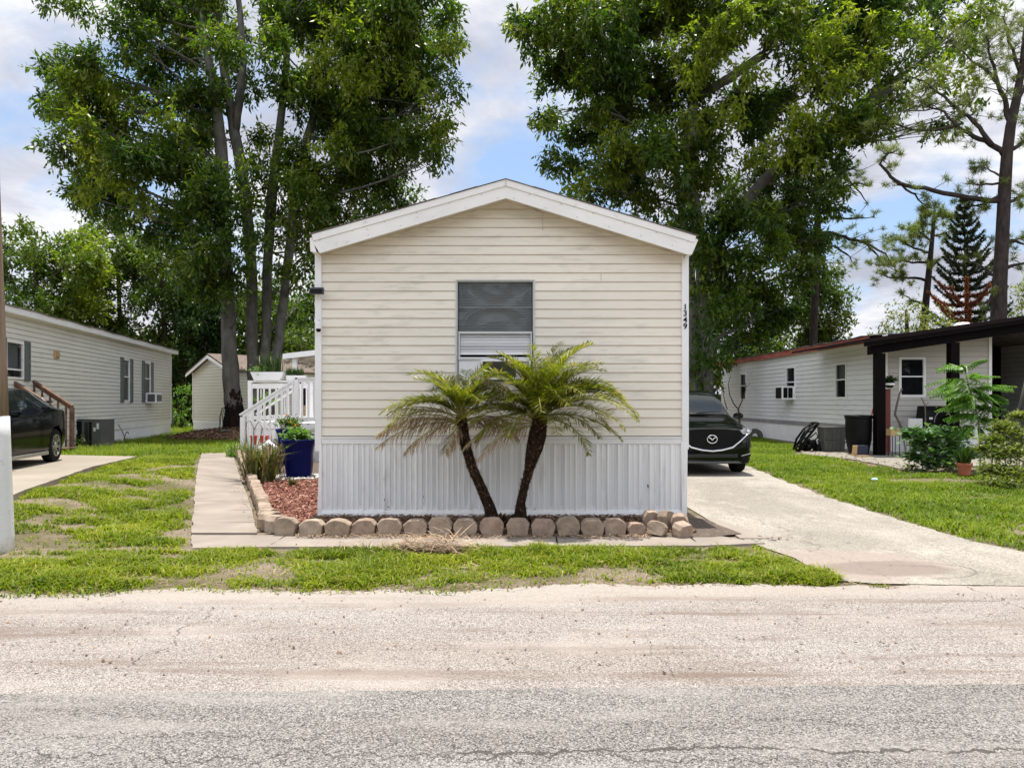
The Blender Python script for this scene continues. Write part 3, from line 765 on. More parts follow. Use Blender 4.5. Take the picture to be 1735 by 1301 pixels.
for px, py, w, h in ((1097, 823, .022, .055), (652, 846, .010, .05), (659, 858, .018, .022), (718, 841, .007, .045), (651, 811, .006, .02), (906, 862, .012, .03), (616, 756, .006, .02), (755, 757, .006, .016)):
    q = U(px, py, D); b = MB(); b.add([(q.x + w * a, D - .034, q.z + h * c) for a, c in ((-.5, .3), (-.1, .5), (.5, .1), (.3, -.5), (-.2, -.3))], [(0, 1, 2, 3, 4)]); b.build('vinyl_hole', m_dark, home)
for (pts_, rr__) in (([(240, 600), (262, 540), (300, 480), (350, 445), (430, 415), (560, 403), (690, 405), (780, 430), (840, 470), (880, 520)], .003), ([(300, 250), (335, 275), (390, 300)], .006), ([(900, 215), (850, 255), (790, 295), (690, 325)], .004), ([(345, 592), (400, 584), (480, 592)], .0035), ([(330, 540), (370, 495), (450, 470)], .0025), ([(600, 580), (650, 545), (690, 575), (730, 540), (770, 585)], .0025), ([(215, 200), (235, 260), (240, 330)], .0025), ([(905, 200), (890, 260), (885, 330)], .003), ([(410, 560), (520, 565)], .002)):  # film wrinkles; their pale colour paints in the sky's reflection
    b = MB(); b.tube([U(740 + x_ / 5.655, 450 + y_ / 5.655, D) + Vector((0, .012, 0)) for x_, y_ in pts_], [rr__ * .3] + [rr__ * .75] * (len(pts_) - 2) + [rr__ * .3], 6); b.build('screen_wrinkle_highlight', M('wrinkle_highlight_film', (.30, .31, .30), .4), home, smooth=True)
for px in (1155,):                                    # bent post strip at the right of the skirting
    b = MB(); b.add([(2.315, D - .05, .02), (2.385, D - .05, .02), (2.395, D - .045, 1.02), (2.30, D - .045, 1.02), (2.315, D + .01, .02), (2.385, D + .01, .02), (2.395, D + .01, 1.02), (2.30, D + .01, 1.02)],
                    ((0,1,2,3),(4,7,6,5),(0,4,5,1),(2,6,7,3),(1,5,6,2),(0,3,7,4))); b.build('skirt_end_post', m_skirt, home, bevel=.006)
b = MB(); b.add([(XL - .01, D - .04, .02), (XL + .05, D - .04, .02), (XL + .05, D - .04, .99), (XL + .02, D - .04, .99), (XL - .01, D + .01, .02), (XL + .05, D + .01, .02), (XL + .05, D + .01, .99), (XL + .02, D + .01, .99)],
                ((0,1,2,3),(4,7,6,5),(0,4,5,1),(2,6,7,3),(1,5,6,2),(0,3,7,4))); b.build('skirt_end_post', m_skirt, home)
# roof: sheets, fascia in two steps, soffit
Yf = 10.2
LX, LZ, RX2, RZ = -2.66, 3.795, 2.445, 3.775          # tops of the gable board at its ends
PKX, PKZ = -.082, 4.525
b = MB()
for (x0, z0) in ((LX - .03, LZ - .005), (RX2 + .03, RZ - .005)):
    for k in range(14):
        t0, t1 = k / 14, (k + 1) / 14
        zf = lambda t: z0 + (PKZ - z0) * t + .003
        xf = lambda t: x0 + (PKX - x0) * t
        dz = .007 * math.sin(k * 1.9)
        b.add([(xf(t0), Yf - .03, zf(t0)), (xf(t1), Yf - .03, zf(t1)), (xf(t1), D + 18.2, zf(t1)), (xf(t0), D + 18.2, zf(t0)),
               (xf(t0), Yf - .03, zf(t0) + .010 + dz * .5), (xf(t1), Yf - .03, zf(t1) + .010 + dz * .5), (xf(t1), D + 18.2, zf(t1) + .018), (xf(t0), D + 18.2, zf(t0) + .018)],
              ((0,3,2,1),(4,5,6,7),(0,1,5,4),(2,3,7,6),(1,2,6,5),(0,4,7,3)))
b.build('roof', m_shingle, home)
def rake(b, h0, h1, y0, y1):
    """board following both rakes, from h0 to h1 below the roof line"""
    for (x0, z0, e0, e1) in ((LX, LZ, 0, 0), (RX2, RZ, 0, 0)):
        sgn = 1 if x0 < 0 else -1
        b.prism([(x0, z0 - h0), (PKX, PKZ - h0), (PKX, PKZ - h1), (x0 + sgn * h1 * .42, z0 - h1)] if h1 > .1 else [(x0, z0 - h0), (PKX, PKZ - h0), (PKX, PKZ - h1), (x0 + sgn * h1 * .25, z0 - h1)], y0, y1)
b = MB(); rake(b, .0, .085, Yf - .016, Yf + .02); b.build('drip_edge', m_fascia, home)
b = MB(); rake(b, .085, .245, Yf, Yf + .03); b.build('fascia_board', m_fascia, home)
b = MB()
for (x0, z0) in ((LX + .06, LZ), (RX2 - .06, RZ)):
    b.quad((x0, Yf + .03, z0 - .225), (PKX, Yf + .03, PKZ - .215), (PKX, D + .01, PKZ - .215), (x0, D + .01, z0 - .225))
b.build('soffit', m_soffit, home)
b = MB()                                              # white end caps / gutter returns
b.prism([(RX2 + .002, RZ - .03), (RX2 + .03, RZ - .05), (RX2 - .05, RZ - .24), (RX2 - .105, RZ - .245)], Yf + .002, D + 17.9)
b.prism([(LX - .002, LZ - .03), (LX - .03, LZ - .05), (LX - .02, LZ - .22), (LX + .06, LZ - .235)], Yf + .002, D + 17.9)
b.build('eave_trim', m_fascia, home)
b = MB()
for i in range(12):
    for sx, x0, z0 in ((1, LX, LZ), (-1, RX2, RZ)):
        t = (i + .5) / 12; x = x0 + (PKX - x0) * t; z = z0 + (PKZ - z0) * t - (.215 if i % 2 else .105)
        b.box((x, Yf - .003 - (.016 if not i % 2 and False else 0), z), (.012, .008, .012))
b.box((PKX, Yf - .019, PKZ - .045), (.012, .01, .085)); b.build('fascia_nail', m_soffit, home)
# window
wn = MB(); frame_rect(wn, frH, WX0, WX1, WZ0, WZ1, .016, -.06, .022)
frame_rect(wn, frH, WX0 + .016, WX1 - .016, WZ0 + .016, WZ1 - .016, .014, -.05, .002)
zr = U(0, 563, D).z; zm = U(0, 520, D).z; zl = U(0, 606, D).z
slab_(wn, frH, WX0 + .042, WX1 - .042, zr - .018, zr + .010, -.05, .008)
slab_(wn, frH, WX0 + .042, WX1 - .042, zl - .030, zl + .008, -.05, .010)
slab_(wn, frH, WX0 + .042, WX0 + .062, zl + .008, zr - .018, -.05, .002); slab_(wn, frH, WX1 - .062, WX1 - .042, zl + .008, zr - .018, -.05, .002)
window = wn.build('window', m_alu, home)
b = MB(); slab_(b, frH, WX0 + .042, WX1 - .042, zm - .008, zm + .006, -.05, -.035); b.build('meeting_rail', m_blind, window)
b = MB(); nx, nz = 30, 24; x0, x1, za, zb = WX0 + .031, WX1 - .031, zr + .010, WZ1 - .031
def film(u, v): return .016 * math.sin(6.5 * math.hypot(u - .5, (v - (.85 if v > .5 else .1)) * .8) * 3.2) * math.sin(math.pi * u) * math.sin(math.pi * v)
for i in range(nx):
    for j in range(nz):
        q = []
        for (p, r) in ((i, j), (i+1, j), (i+1, j+1), (i, j+1)):
            u, v = p / nx, r / nz; q.append((x0 + (x1 - x0) * u, D + .022 - film(u, v), za + (zb - za) * v))
        b.quad(*q)
b.build('screen', m_film, window, smooth=True)
b = MB(); z = zr + .02
while z < WZ1 - .03: b.box((( WX0 + WX1) / 2, D + .085, z), (WX1 - WX0 - .09, .024, .002), Matrix.Rotation(R(52), 3, 'X')); z += .0215
b.build('blinds', m_blind, window)
b = MB(); z = zl + .075; zt = zr - .02
while z < zt: b.box(((WX0 + WX1) / 2 + .0, D + .030, z), (WX1 - WX0 - .13, .019, .002), Matrix.Rotation(R(50 + 9 * math.sin(z * 40)), 3, 'X')); z += .0205
b.bx(WX0 + .066, WX1 - .066, D + .018, D + .04, zl + .042, zl + .072); b.build('lower_blinds', m_white, window)
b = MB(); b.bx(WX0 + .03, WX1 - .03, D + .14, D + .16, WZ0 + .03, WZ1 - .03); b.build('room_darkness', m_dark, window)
b = MB(); slab_(b, frH, WX0 + .044, U(815, 0, D).x, WZ0 + .04, zl - .032, -.03, -.012)
for i in range(9):
    x = WX0 + .06 + i * .033
    if x < U(812, 0, D).x: slab_(b, frH, x, x + .006, WZ0 + .05, zl - .045, -.012, -.006)
b.build('filler_panel', m_white, window)
a0, a1, c0, c1 = U(815, 0, D).x + .002, WX1 - .06, WZ0 + .045, zl - .034
b = MB(); frame_rect(b, frH, a0, a1, c0, c1, .025, -.04, .10); slab_(b, frH, a0 + .025, a1 - .025, c0 + .025, c1 - .025, -.03, .06); acu = b.build('air_conditioner', m_white, window, bevel=.004)
b = MB()
for i in range(14):
    z = c0 + .035 + i * (c1 - c0 - .07) / 13; slab_(b, frH, a0 + .026, a0 + .026 + (a1 - a0 - .052) * .72, z, z + .006, .0605, .085)
b.build('coil_fins', m_black, acu)
# number on the corner post
def text_mesh(s, size, name, mat, parent, M4, bold=.0, thick=.004):
    cu = bpy.data.curves.new(name, 'FONT'); cu.body = s; cu.size = size; cu.align_x = 'CENTER'; cu.extrude = thick; cu.offset = bold
    to = bpy.data.objects.new(name, cu); C.objects.link(to)
    me = bpy.data.meshes.new_from_object(to.evaluated_get(bpy.context.evaluated_depsgraph_get()))
    bpy.data.objects.remove(to); bpy.data.curves.remove(cu)
    me.transform(M4); me.transform(world_of(parent).inverted()); me.materials.clear(); me.materials.append(mat)
    o = bpy.data.objects.new(name, me); C.objects.link(o); o.parent = parent; return o
for i, ch in enumerate('1349'):
    q = U(1161.5, 524.5 + i * 10.9, D - .035)
    text_mesh(ch, .108, 'number_digit', m_black, home, Matrix.Translation((q.x - .004, D - .036, q.z)) @ Matrix.Rotation(R(90), 4, 'X'), .0025)

# floodlight and camera on the left corner post
fl = thing('floodlight', 'dark grey floodlight fixed high on the left corner post', 'floodlight', tuple(U(540, 494, 10.4)))
q = U(537, 493, 10.36); b = MB(); b.box(q, (.185, .07, .085), Matrix.Rotation(R(-8), 3, 'X')); b.build('lamp_housing', M('slate_plastic', (.045, .047, .065), .5), fl, bevel=.008)
b = MB(); b.box(q + Vector((0, -.037, -.008)), (.165, .006, .06), Matrix.Rotation(R(-8), 3, 'X')); b.build('lens', m_black, fl)
b = MB(); b.bar(q + Vector((0, .03, -.02)), q + Vector((0, .11, -.09)), .03, .03); b.tube([q + Vector((-.02, .05, -.04)), q + Vector((-.045, .06, -.16)), q + Vector((-.03, .07, -.30)), q + Vector((-.035, .06, -.42))], .005, 5); b.build('bracket', m_white, fl)
sc = thing('security_camera', 'small white security camera with black eye on the left corner post', 'camera', tuple(U(540, 553, 10.4)))
q = U(540, 551, 10.38); b = MB(); b.lathe([(0, .055), (.035, .05), (.042, .02), (.042, -.05), (.03, -.06)], q, 16, cap=True); b.box(q + Vector((-.035, .05, .06)), (.04, .12, .05)); b.build('camera_body', m_white, sc, smooth=False)
b = MB(); b.lathe([(0, -.075), (.026, -.07), (.033, -.045), (.033, -.03)], q + Vector((.002, -.018, -.02)), 14, cap=True); b.build('camera_eye', m_black, sc, smooth=True)

# ------------------------------------------------------------------ edging stones
def stone_mesh(seed, w=.30, h=.205, d=.165):
    r = random.Random(seed); j = lambda a=.009: r.uniform(-a, a); w *= r.uniform(.93, 1.05); h *= r.uniform(.92, 1.05)
    pr = [(-.40*w, 0), (.40*w, 0), (.475*w, h*.42), (.495*w, h*.70), (.31*w, h*.965), (.0, h), (-.31*w, h*.965), (-.495*w, h*.70), (-.475*w, h*.42)]
    pr = [(u + j(), z + (j() if z > 0 else 0)) for u, z in pr]
    bm = bmesh.new(); rows = []
    for y, s_ in ((-.5*d, .95), (-.38*d, 1.0), (.0, 1.0), (.40*d, .99), (.5*d, .93)):
        rows.append([bm.verts.new((u * s_ + j(.003), y + j(.004), max(0, z * (1 if s_ > .97 else .97) + j(.003)))) for u, z in pr])
    n = len(pr)
    for a, c in zip(rows[:-1], rows[1:]):
        for i in range(n): bm.faces.new((a[i], a[(i+1) % n], c[(i+1) % n], c[i]))
    bm.faces.new(rows[0]); bm.faces.new(rows[-1][::-1]); bmesh.ops.recalc_face_normals(bm, faces=bm.faces)
    me = bpy.data.meshes.new('edging_stone'); bm.to_mesh(me); bm.free(); me.materials.append(m_stone); return me
stones = [stone_mesh(40 + i) for i in range(7)]
def stone(x, y, rz, label, group=None, tilt=(0, 0), z=None, s=(1, 1, 1), i=None):
    o = bpy.data.objects.new('edging_stone', stones[random.randrange(7) if i is None else i]); C.objects.link(o)
    o.location = (x, y, (gz(x, y) if z is None else z)); o.rotation_euler = (tilt[0], tilt[1], rz); o.scale = s
    b_ = o.modifiers.new('bevel', 'BEVEL'); b_.width = .005; b_.segments = 2; b_.limit_method = 'ANGLE'; b_.angle_limit = R(25)
    return tag(o, label, 'edging stone', group)
GF = 'edging stones along the front of the skirting'; GL = 'edging stones between the walkway and the mulch bed'
for k, px in enumerate((525, 569, 614, 658, 702, 745, 788, 833, 878, 921, 964, 1005, 1044)):
    q = G(px, 909, .02); stone(q.x, 8.98 + random.uniform(-.025, .025), R(random.uniform(-5, 5)), 'tan concrete edging stone in the row before the white skirting', GF, (R(random.uniform(-4, 4)), R(random.uniform(-3, 3))), .012, (random.uniform(.94, 1.02), 1, random.uniform(.93, 1.04)))
stone(-2.65, 9.02, R(-4), 'rounded tan edging stone at the corner where the stone row turns towards the walkway', None, (R(-3), 0), .01)
stone(-2.83, 9.22, R(62), 'slanted edging stone beside the turn of the row, seen edge on', None, (0, R(5)), .01)
stone(-2.98, 9.46, R(72), 'upright chipped edging stone, second behind the corner of the row', None, (0, R(-4)), .01)
stone(-3.10, 9.74, R(76), 'small edging stone before the gap where the left row begins', None, (0, R(3)), .01)
y = 10.1
while y < 19.6:
    e = path_edge(wr, y); dx = path_edge(wr, y + .3) - e
    stone(e + .12 + random.uniform(-.02, .02), y + .1, math.atan2(.3, dx), 'weathered edging stone in the line between walkway and red mulch', GL, (R(random.uniform(-3, 3)), R(random.uniform(-7, 7))), gz(e, y) + .012, (1, .95, random.uniform(.9, 1.05)))
    y += .30
stone(1.44, 9.00, R(14), 'short sunlit edging stone at the right end of the front row', None, (0, R(4)), .012, (.80, .9, .74))
stone(1.68, 8.94, R(-28), 'pale toppled edging stone lying beside the right end of the row', None, (R(-14), R(6)), .02, (.78, .9, .76))
stone(1.97, 8.90, R(30), 'edging stone tipped back at the far right end of the heap', None, (R(14), R(-6)), .015, (.76, .95, .82))
stone(2.02, 9.14, R(-14), 'rough broken edging stone leaning on the right end of the heap', None, (R(8), R(-10)), .03, (.70, .9, 1.0))
stone(1.86, 9.26, R(38), 'dark edging stone standing on end behind the toppled ones', None, (R(-8), R(10)), .03, (.66, .9, 1.12))
stone(1.70, 9.42, R(5), 'edging stone at the back of the heap against the skirting', None, (R(3), R(2)), .03, (.66, .9, 1.05))

# ------------------------------------------------------------------ beds
bed = [(-2.62, 9.1), (-2.95, 9.45), (-3.15, 9.8)] + [(path_edge(wr, q) + .2, q) for q in (10.4, 12, 13.5, 15, 17, 18.6)] + [(-5.5, 18.8), (-2.66, 18.8), (-2.66, 10.4), (2.4, 10.4), (2.55, 10.2), (2.72, 9.05), (2.3, 8.85), (-2.5, 8.95)]
kind(sheet('bed_soil', jit_poly(bed, .3, .015, 71), lambda x, y: gz(x, y) + .02, m_bedsoil), 'structure')
def chips(name, poly, n, mat, L, w, seed, zoff=.025, zr=.03, dens=None, flat=.35, group=None):
    rg = np.random.RandomState(seed); P = np.array(poly); lo, hi = P.min(0), P.max(0)
    x = rg.uniform(lo[0], hi[0], n); y = rg.uniform(lo[1], hi[1], n); k = inpoly(x, y, poly)
    if dens is not None: k &= rg.rand(n) < dens(x, y)
    x, y = x[k], y[k]; m = len(x); z = gzv(x, y) + zoff + rg.rand(m) * zr
    a = rg.uniform(0, 2 * np.pi, m); t = rg.uniform(-flat, flat, m)
    l = L * rg.uniform(.4, 1.2, m); ww = w * rg.uniform(.5, 1.3, m)
    d = np.stack([np.cos(a) * np.cos(t), np.sin(a) * np.cos(t), np.sin(t)], -1) * (l / 2)[:, None]
    s = np.stack([-np.sin(a), np.cos(a), rg.uniform(-.5, .5, m)], -1) * (ww / 2)[:, None]
    c = np.stack([x, y, z], -1)
    return npmesh(name, np.stack([c - d - s, c + d - s * .7, c + d * 1.05 + s * .8, c - d + s], 1), 4, mat)
mbed = [(-2.68, 9.3), (-2.95, 9.5), (-3.1, 9.85)] + [(path_edge(wr, q) + .22, q) for q in (10.4, 12, 13.5, 15, 17, 18.5)] + [(-5.4, 18.6), (-2.68, 18.6)]
kind(chips('red_mulch', mbed, 62000, m_chip, .075, .020, 5), 'stuff')
fbed = [(-2.6, 9.12), (2.2, 9.12), (2.3, 10.44), (-2.6, 10.44)]
kind(chips('bed_litter', fbed, 9000, m_litter, .06, .02, 6, .02, .03), 'stuff')
kind(chips('bed_fallen_mulch', [(-2.5, 8.75), (1.6, 8.72), (1.6, 8.95), (-2.5, 8.97)], 1500, m_straw, .07, .008, 7, .03, .015), 'stuff')
kind(chips('driveway_dead_leaves', [(2.4, 8.75), (3.5, 8.35), (3.9, 8.5), (2.9, 9.0)], 45, m_litter, .055, .025, 8, .01, .015), 'stuff')
kind(chips('walkway_litter', [(-2.72, 8.9), (-3.25, 9.9), (-4.8, 13.8), (-5.1, 13.8), (-3.4, 9.9), (-3.0, 9.1)], 900, m_litter, .045, .010, 9, .04, .01), 'stuff')
kind(chips('verge_thatch', verge, 2200, m_straw, .09, .006, 10, .005, .03), 'stuff')
kind(chips('road_edge_litter', [(x, y + .06) for x, y in vs_] + [(x, y - .10) for x, y in vs_[::-1]], 2600, m_litter, .045, .010, 23, .006, .012), 'stuff')
kind(chips('road_grit', [(-9, 4.3), (9, 4.5), (9, 6.4), (-9, 6.0)], 900, m_litter, .022, .014, 19, .006, .004), 'stuff')
kind(chips('patio_litter', [tuple(G(*p)[:2]) for p in ((1330, 768), (1440, 786), (1540, 806), (1560, 795), (1440, 770))], 380, m_litter, .08, .03, 21, .06, .03), 'stuff')

# heap of raked palm fronds on the verge
hp = G(735, 936); heap = MB(); rr = random.Random(5)
def strip(b, p, d, L, w, up):
    d = Vector(d).normalized(); sd_ = d.cross(Vector((0, 0, 1))).normalized() * w
    m = p + d * L * .5 + Vector((0, 0, up)); e = p + d * L
    b.quad(p - sd_, p + sd_, m + sd_, m - sd_); b.quad(m - sd_, m + sd_, e + sd_ * .2, e - sd_ * .2)
for i in range(420):
    a = rr.gauss(R(165), .55) if rr.random() < .7 else rr.uniform(0, 6.28)
    p = Vector((hp.x + rr.gauss(.05, .20), hp.y + rr.gauss(0, .13), .02 + abs(rr.gauss(.05, .045))))
    strip(heap, p, (math.cos(a), math.sin(a) * .6, rr.uniform(-.15, .25)), rr.uniform(.12, .34), rr.uniform(.003, .007), rr.uniform(-.01, .04))
for i in range(60):
    a = rr.uniform(0, 6.28); p = Vector((hp.x + rr.gauss(-.5, .35), hp.y + rr.gauss(0, .12), .06)); strip(heap, p, (math.cos(a), math.sin(a), .1), rr.uniform(.1, .3), .004, .03)
o = heap.build('frond_heap', m_straw, fix=False); tag(o, 'small heap of dry tan palm leaves raked onto the front grass', 'dead fronds')

# ------------------------------------------------------------------ pygmy palms
def frond_mesh(seed, L, e0, droop, dry=False, npair=46, ll=.20, twist=0.0, wind=(0, 0)):
    r = random.Random(seed); b = MB(); pts = []; p = Vector((0, 0, 0)); n = 26
    for i in range(n + 1):
        t = i / n; e = e0 - droop * t ** 1.35; pts.append(p.copy())
        p = p + Vector((math.cos(e), wind[0] * t * .3, math.sin(e))) * (L / n)
    b.tube(pts, [.010 * (1 - .85 * i / n) + .0015 for i in range(n + 1)], 5, mi=1)
    for k in range(npair):
        t = .13 + .87 * (k + r.random() * .6) / npair; i = min(n - 1, int(t * n)); q = pts[i].lerp(pts[i+1], t * n - i)
        tg = (pts[i+1] - pts[i]).normalized()
        for sgn in (-1, 1):
            l = ll * (math.sin(math.pi * min(1, .18 + .80 * t)) ** .6) * r.uniform(.75, 1.12)
            upv = Vector((0, 1, 0)).cross(tg) * -1
            dd = (tg * r.uniform(.35, .75) + Vector((0, sgn, 0)) * r.uniform(.5, 1.0) + Vector((0, 0, (r.uniform(-.75, -.1) if dry else r.uniform(-.15, .55))))).normalized()
            w = r.uniform(.0042, .0082) if not dry else r.uniform(.003, .0068); sd_ = dd.cross(Vector((r.uniform(-.4, .4), r.uniform(-.4, .4), 1))).normalized() * w
            g = Vector((wind[0], wind[1], -1)) * l * (.42 if dry else .13) * r.uniform(.5, 1.4)
            m = q + dd * l * .5 + g * .22; e_ = q + dd * l + g
            b.add((q - sd_ * .5, q + sd_ * .5, m + sd_, m - sd_, e_), ((0, 1, 2, 3), (3, 2, 4)))
    return b
def palm(label, base, crown_px, trunk_px, radii, fronds, seed):
    r = random.Random(seed); B = G(*base, .02); Yp = B.y
    Yp = 9.55; B = U(base[0], base[1], Yp); B.z = .0
    root = thing('pygmy_palm', label, 'palm tree', tuple(B))
    pts = [B + Vector((0, 0, -.03))] + [U(px, py, Yp) for px, py in trunk_px]
    t = MB(); t.tube(pts, radii, 14, jit=.22); trunk = t.build('trunk', m_palmb, root)
    f = MB()                                         # old leaf bases and fibre
    for i in range(1500):
        u = r.random() ** .8 * (len(pts) - 1.001); k = int(u); q = pts[k].lerp(pts[k+1], u - k); rad = radii[k] + (radii[k+1] - radii[k]) * (u - k)
        ax = (pts[k+1] - pts[k]).normalized(); a = r.uniform(0, 6.283); o = Vector((math.cos(a), math.sin(a), 0)); o = (o - ax * o.dot(ax)).normalized()
        hgt = r.uniform(.02, .065); w = r.uniform(.004, .015); s_ = ax.cross(o).normalized() * w
        c = q + o * rad * .9; tip = c + o * r.uniform(.012, .045) + ax * hgt * r.choice((1, 1, 1, -.8)) + s_ * r.uniform(-1, 1)
        f.add((c - s_, c + s_, tip), ((0, 1, 2),))
    for i in range(260):                             # moss of roots round the foot
        a = r.uniform(0, 6.283); rad = radii[0] * r.uniform(.9, 1.3); q = B + Vector((math.cos(a) * rad, math.sin(a) * rad, r.uniform(0, .13))); o = Vector((math.cos(a), math.sin(a), .3))
        s_ = Vector((-math.sin(a), math.cos(a), 0)) * .018; f.add((q - s_, q + s_, q + o * .03 + Vector((0, 0, .05))), ((0, 1, 2),))
    f.build('leaf_base', m_palmfib, trunk, fix=False)
    cc = U(*crown_px, Yp)
    for i, (az, e0, L, dr, dry) in enumerate(fronds):
        b_ = frond_mesh(seed * 100 + i, L, R(e0), R(dr), dry, (76 if L > .9 else 60) if not dry else 44, .25 if not dry else .22, 0, (r.uniform(-.25, .45), r.uniform(-.2, .2)))
        o = b_.build('frond', [m_frondd if dry else m_frond, m_rach], root, local=True, fix=False)
        o.location = cc - root.location + Vector((r.uniform(-.02, .02), r.uniform(-.02, .02), -.10 if dry else r.uniform(-.05, .04))); o.rotation_euler = (r.uniform(-.15, .15), 0, R(az))
    return root
rB = random.Random(21)
# az: 0 = right, 180 = left, 270 = towards the street
frB = [(az + rB.uniform(-9, 9), e + rB.uniform(-6, 6), L * rB.uniform(.92, 1.06), d + rB.uniform(-12, 12), False) for az, e, L, d in
       ((0, 72, 1.15, 80), (40, 80, 1.15, 70), (90, 80, 1.1, 70), (140, 78, 1.1, 75), (180, 70, 1.1, 85), (225, 78, 1.0, 80), (275, 76, .95, 80), (320, 72, 1.1, 80), (15, 64, 1.2, 80), (60, 88, 1.1, 55), (330, 84, 1.1, 60), (170, 82, 1.05, 62),
        (10, 48, 1.15, 95), (345, 40, 1.2, 90), (25, 52, 1.1, 100), (165, 52, 1.05, 95), (195, 44, 1.05, 90), (60, 55, 1.0, 90), (120, 56, 1.0, 90), (240, 50, .85, 95), (300, 48, .9, 100), (265, 45, .8, 100),
        (355, 26, 1.25, 75), (335, 22, 1.2, 85), (15, 30, 1.2, 80), (188, 24, 1.1, 75), (205, 28, 1.0, 80), (100, 40, 1.0, 90), (350, 60, 1.15, 80), (5, 85, .8, 60), (200, 84, .85, 60), (300, 80, .8, 55), (150, 82, .85, 60), (70, 70, 1.15, 75), (110, 68, 1.1, 75), (20, 76, 1.2, 70), (350, 76, 1.15, 75), (200, 60, 1.05, 85), (235, 64, .95, 85), (310, 60, 1.0, 90), (5, 56, 1.2, 85), (340, 52, 1.15, 90), (45, 60, 1.15, 85), (155, 62, 1.1, 80), (280, 60, .9, 95), (255, 82, .95, 60), (352, 42, 1.42, 100), (6, 48, 1.4, 108), (338, 32, 1.35, 92), (15, 40, 1.35, 95), (182, 46, 1.25, 95), (192, 36, 1.2, 88), (350, 10, 1.15, 68), (204, 8, 1.0, 66), (20, 6, 1.0, 72), (322, 4, .9, 70), (240, 12, .8, 75), (280, 14, .75, 75))]
frB += [(186, 8, 1.05, 62, True), (205, -4, .95, 55, True), (172, 20, 1.1, 62, True),  (196, 55, 1.05, 45, True)]
palm('taller pygmy date palm with full green crown leaning right before the window', (880, 884), (914, 706), [(883, 850), (889, 822), (896, 797), (900, 781), (905, 760), (910, 737), (917, 704)], [.112, .056, .050, .054, .074, .102, .106, .085], frB, 3)
frA = [(az + rB.uniform(-9, 9), e + rB.uniform(-6, 6), L * rB.uniform(.92, 1.06), d + rB.uniform(-12, 12), False) for az, e, L, d in
       ((170, 66, .9, 85), (150, 78, .8, 75), (30, 76, .8, 75), (200, 70, .85, 80), (190, 45, .9, 80), (140, 66, .7, 90), (90, 70, .7, 85), (60, 70, .75, 90), (20, 66, .8, 95), (0, 50, .85, 90), (340, 48, .8, 95), (210, 50, .75, 95), (250, 55, .65, 100), (290, 50, .65, 100), (180, 30, .95, 80), (30, 58, .8, 95), (110, 80, .6, 60), (75, 74, .8, 70), (345, 70, .85, 80), (120, 62, .85, 80), (260, 72, .7, 80))]
frA += [(182, 14, 1.1, 58, True), (190, 2, 1.12, 48, True), (204, -8, .85, 45, True), (172, 24, 1.0, 66, False), (186, 30, 1.1, 75, False), (196, 18, 1.0, 62, False), (350, 12, .8, 70, True), (240, -28, .5, 45, True), (350, 40, 1.0, 85, False), (10, 30, 1.0, 80, False), (185, 34, 1.0, 75, True), (196, 22, .95, 62, True), (20, 22, .8, 70, True), (178, 10, 1.12, 48, True)]
palm('shorter pygmy date palm with drooping half dry crown leaning left of the pair', (840, 884), (781, 702), [(829, 858), (815, 826), (800, 792), (791, 762), (785, 735), (781, 706)], [.110, .064, .058, .057, .060, .066, .062], frA, 4)

# ------------------------------------------------------------------ deck with steps
dk = thing('porch_deck', 'white painted porch deck with steps and picket railing on the home\'s left side', 'porch', (-4.2, 20, 0))
FZ = 1.05; Yn, Yd, Ye = 18.8, 20.0, 23.4
XA = U(424, 0, Yd).x; XS = U(503, 0, Yn).x; XB = XL - .03; XE = U(410, 0, Yn).x
b = MB(); b.bx(XA, XB, Yd, Ye, FZ - .04, FZ); b.bx(XS, XB, Yn, Yd - .004, FZ - .04, FZ); b.build('deck_floor', m_white, dk)
b = MB(); b.bx(XS, XB, Yn - .03, Yn - .002, FZ - .17, FZ - .002); b.bx(XA, XS - .01, Yd - .03, Yd - .002, FZ - .17, FZ - .002)
panels(b, lambda u, o, z: (u, Yn + .02 - o, z), XS, XB, .1, FZ - .17, [(0, 0), (.09, 0), (.095, -.01), (.105, -.01), (.11, 0)])
panels(b, lambda u, o, z: (u, Yd + .02 - o, z), XA, XS, .1, FZ - .17, [(0, 0), (.09, 0), (.095, -.01), (.105, -.01), (.11, 0)])
b.build('deck_skirt', m_white, dk)
ns = 5; rise = FZ / (ns + 1); run = (XS - XE) / (ns + 0.2)
for k in range(ns):
    x1 = XS - k * run; z = FZ - (k + 1) * rise
    b = MB(); b.bx(x1 - run - .02, x1 - .012, Yn + .06, Yd - .06, z - .035, z); b.bx(x1 - .03, x1 - .012, Yn + .06, Yd - .06, z, z + rise - .04); b.build('stair_tread', m_white, dk)
b = MB()
for y0 in (Yn + .01, Yd - .055): b.prism([(XS, FZ - .02), (XS, FZ - .32), (XE + .15, .02), (XE - .02, .02), (XE - .02, .14)], y0, y0 + .045)
b.build('stringer', m_white, dk)
RH = U(0, 641, Yn).z
def rail(b, p0, p1, w=.09, h=.04): b.bar(p0, p1, w, h)
pk = []
def pickets(p0, p1, zlow, ztop, step, w=.038):
    p0, p1 = Vector(p0), Vector(p1); L = (p1 - p0).length; n = int(L / step)
    for i in range(n + 1):
        t = (i + .5) / (n + 1); q = p0.lerp(p1, t); b = MB()
        b.bx(q.x - w / 2, q.x + w / 2, q.y - w / 2, q.y + w / 2, zlow(t), ztop(t)); b.build('baluster', m_white, dk)
b = MB(); rail(b, (XS - .05, Yn, RH), (XB, Yn, RH)); b.bar((XS, Yn, FZ + .10), (XB, Yn, FZ + .10), .04, .08); b.bar((XS, Yn, RH - .06), (XB, Yn, RH - .06), .04, .075); b.build('top_rail', m_white, dk)
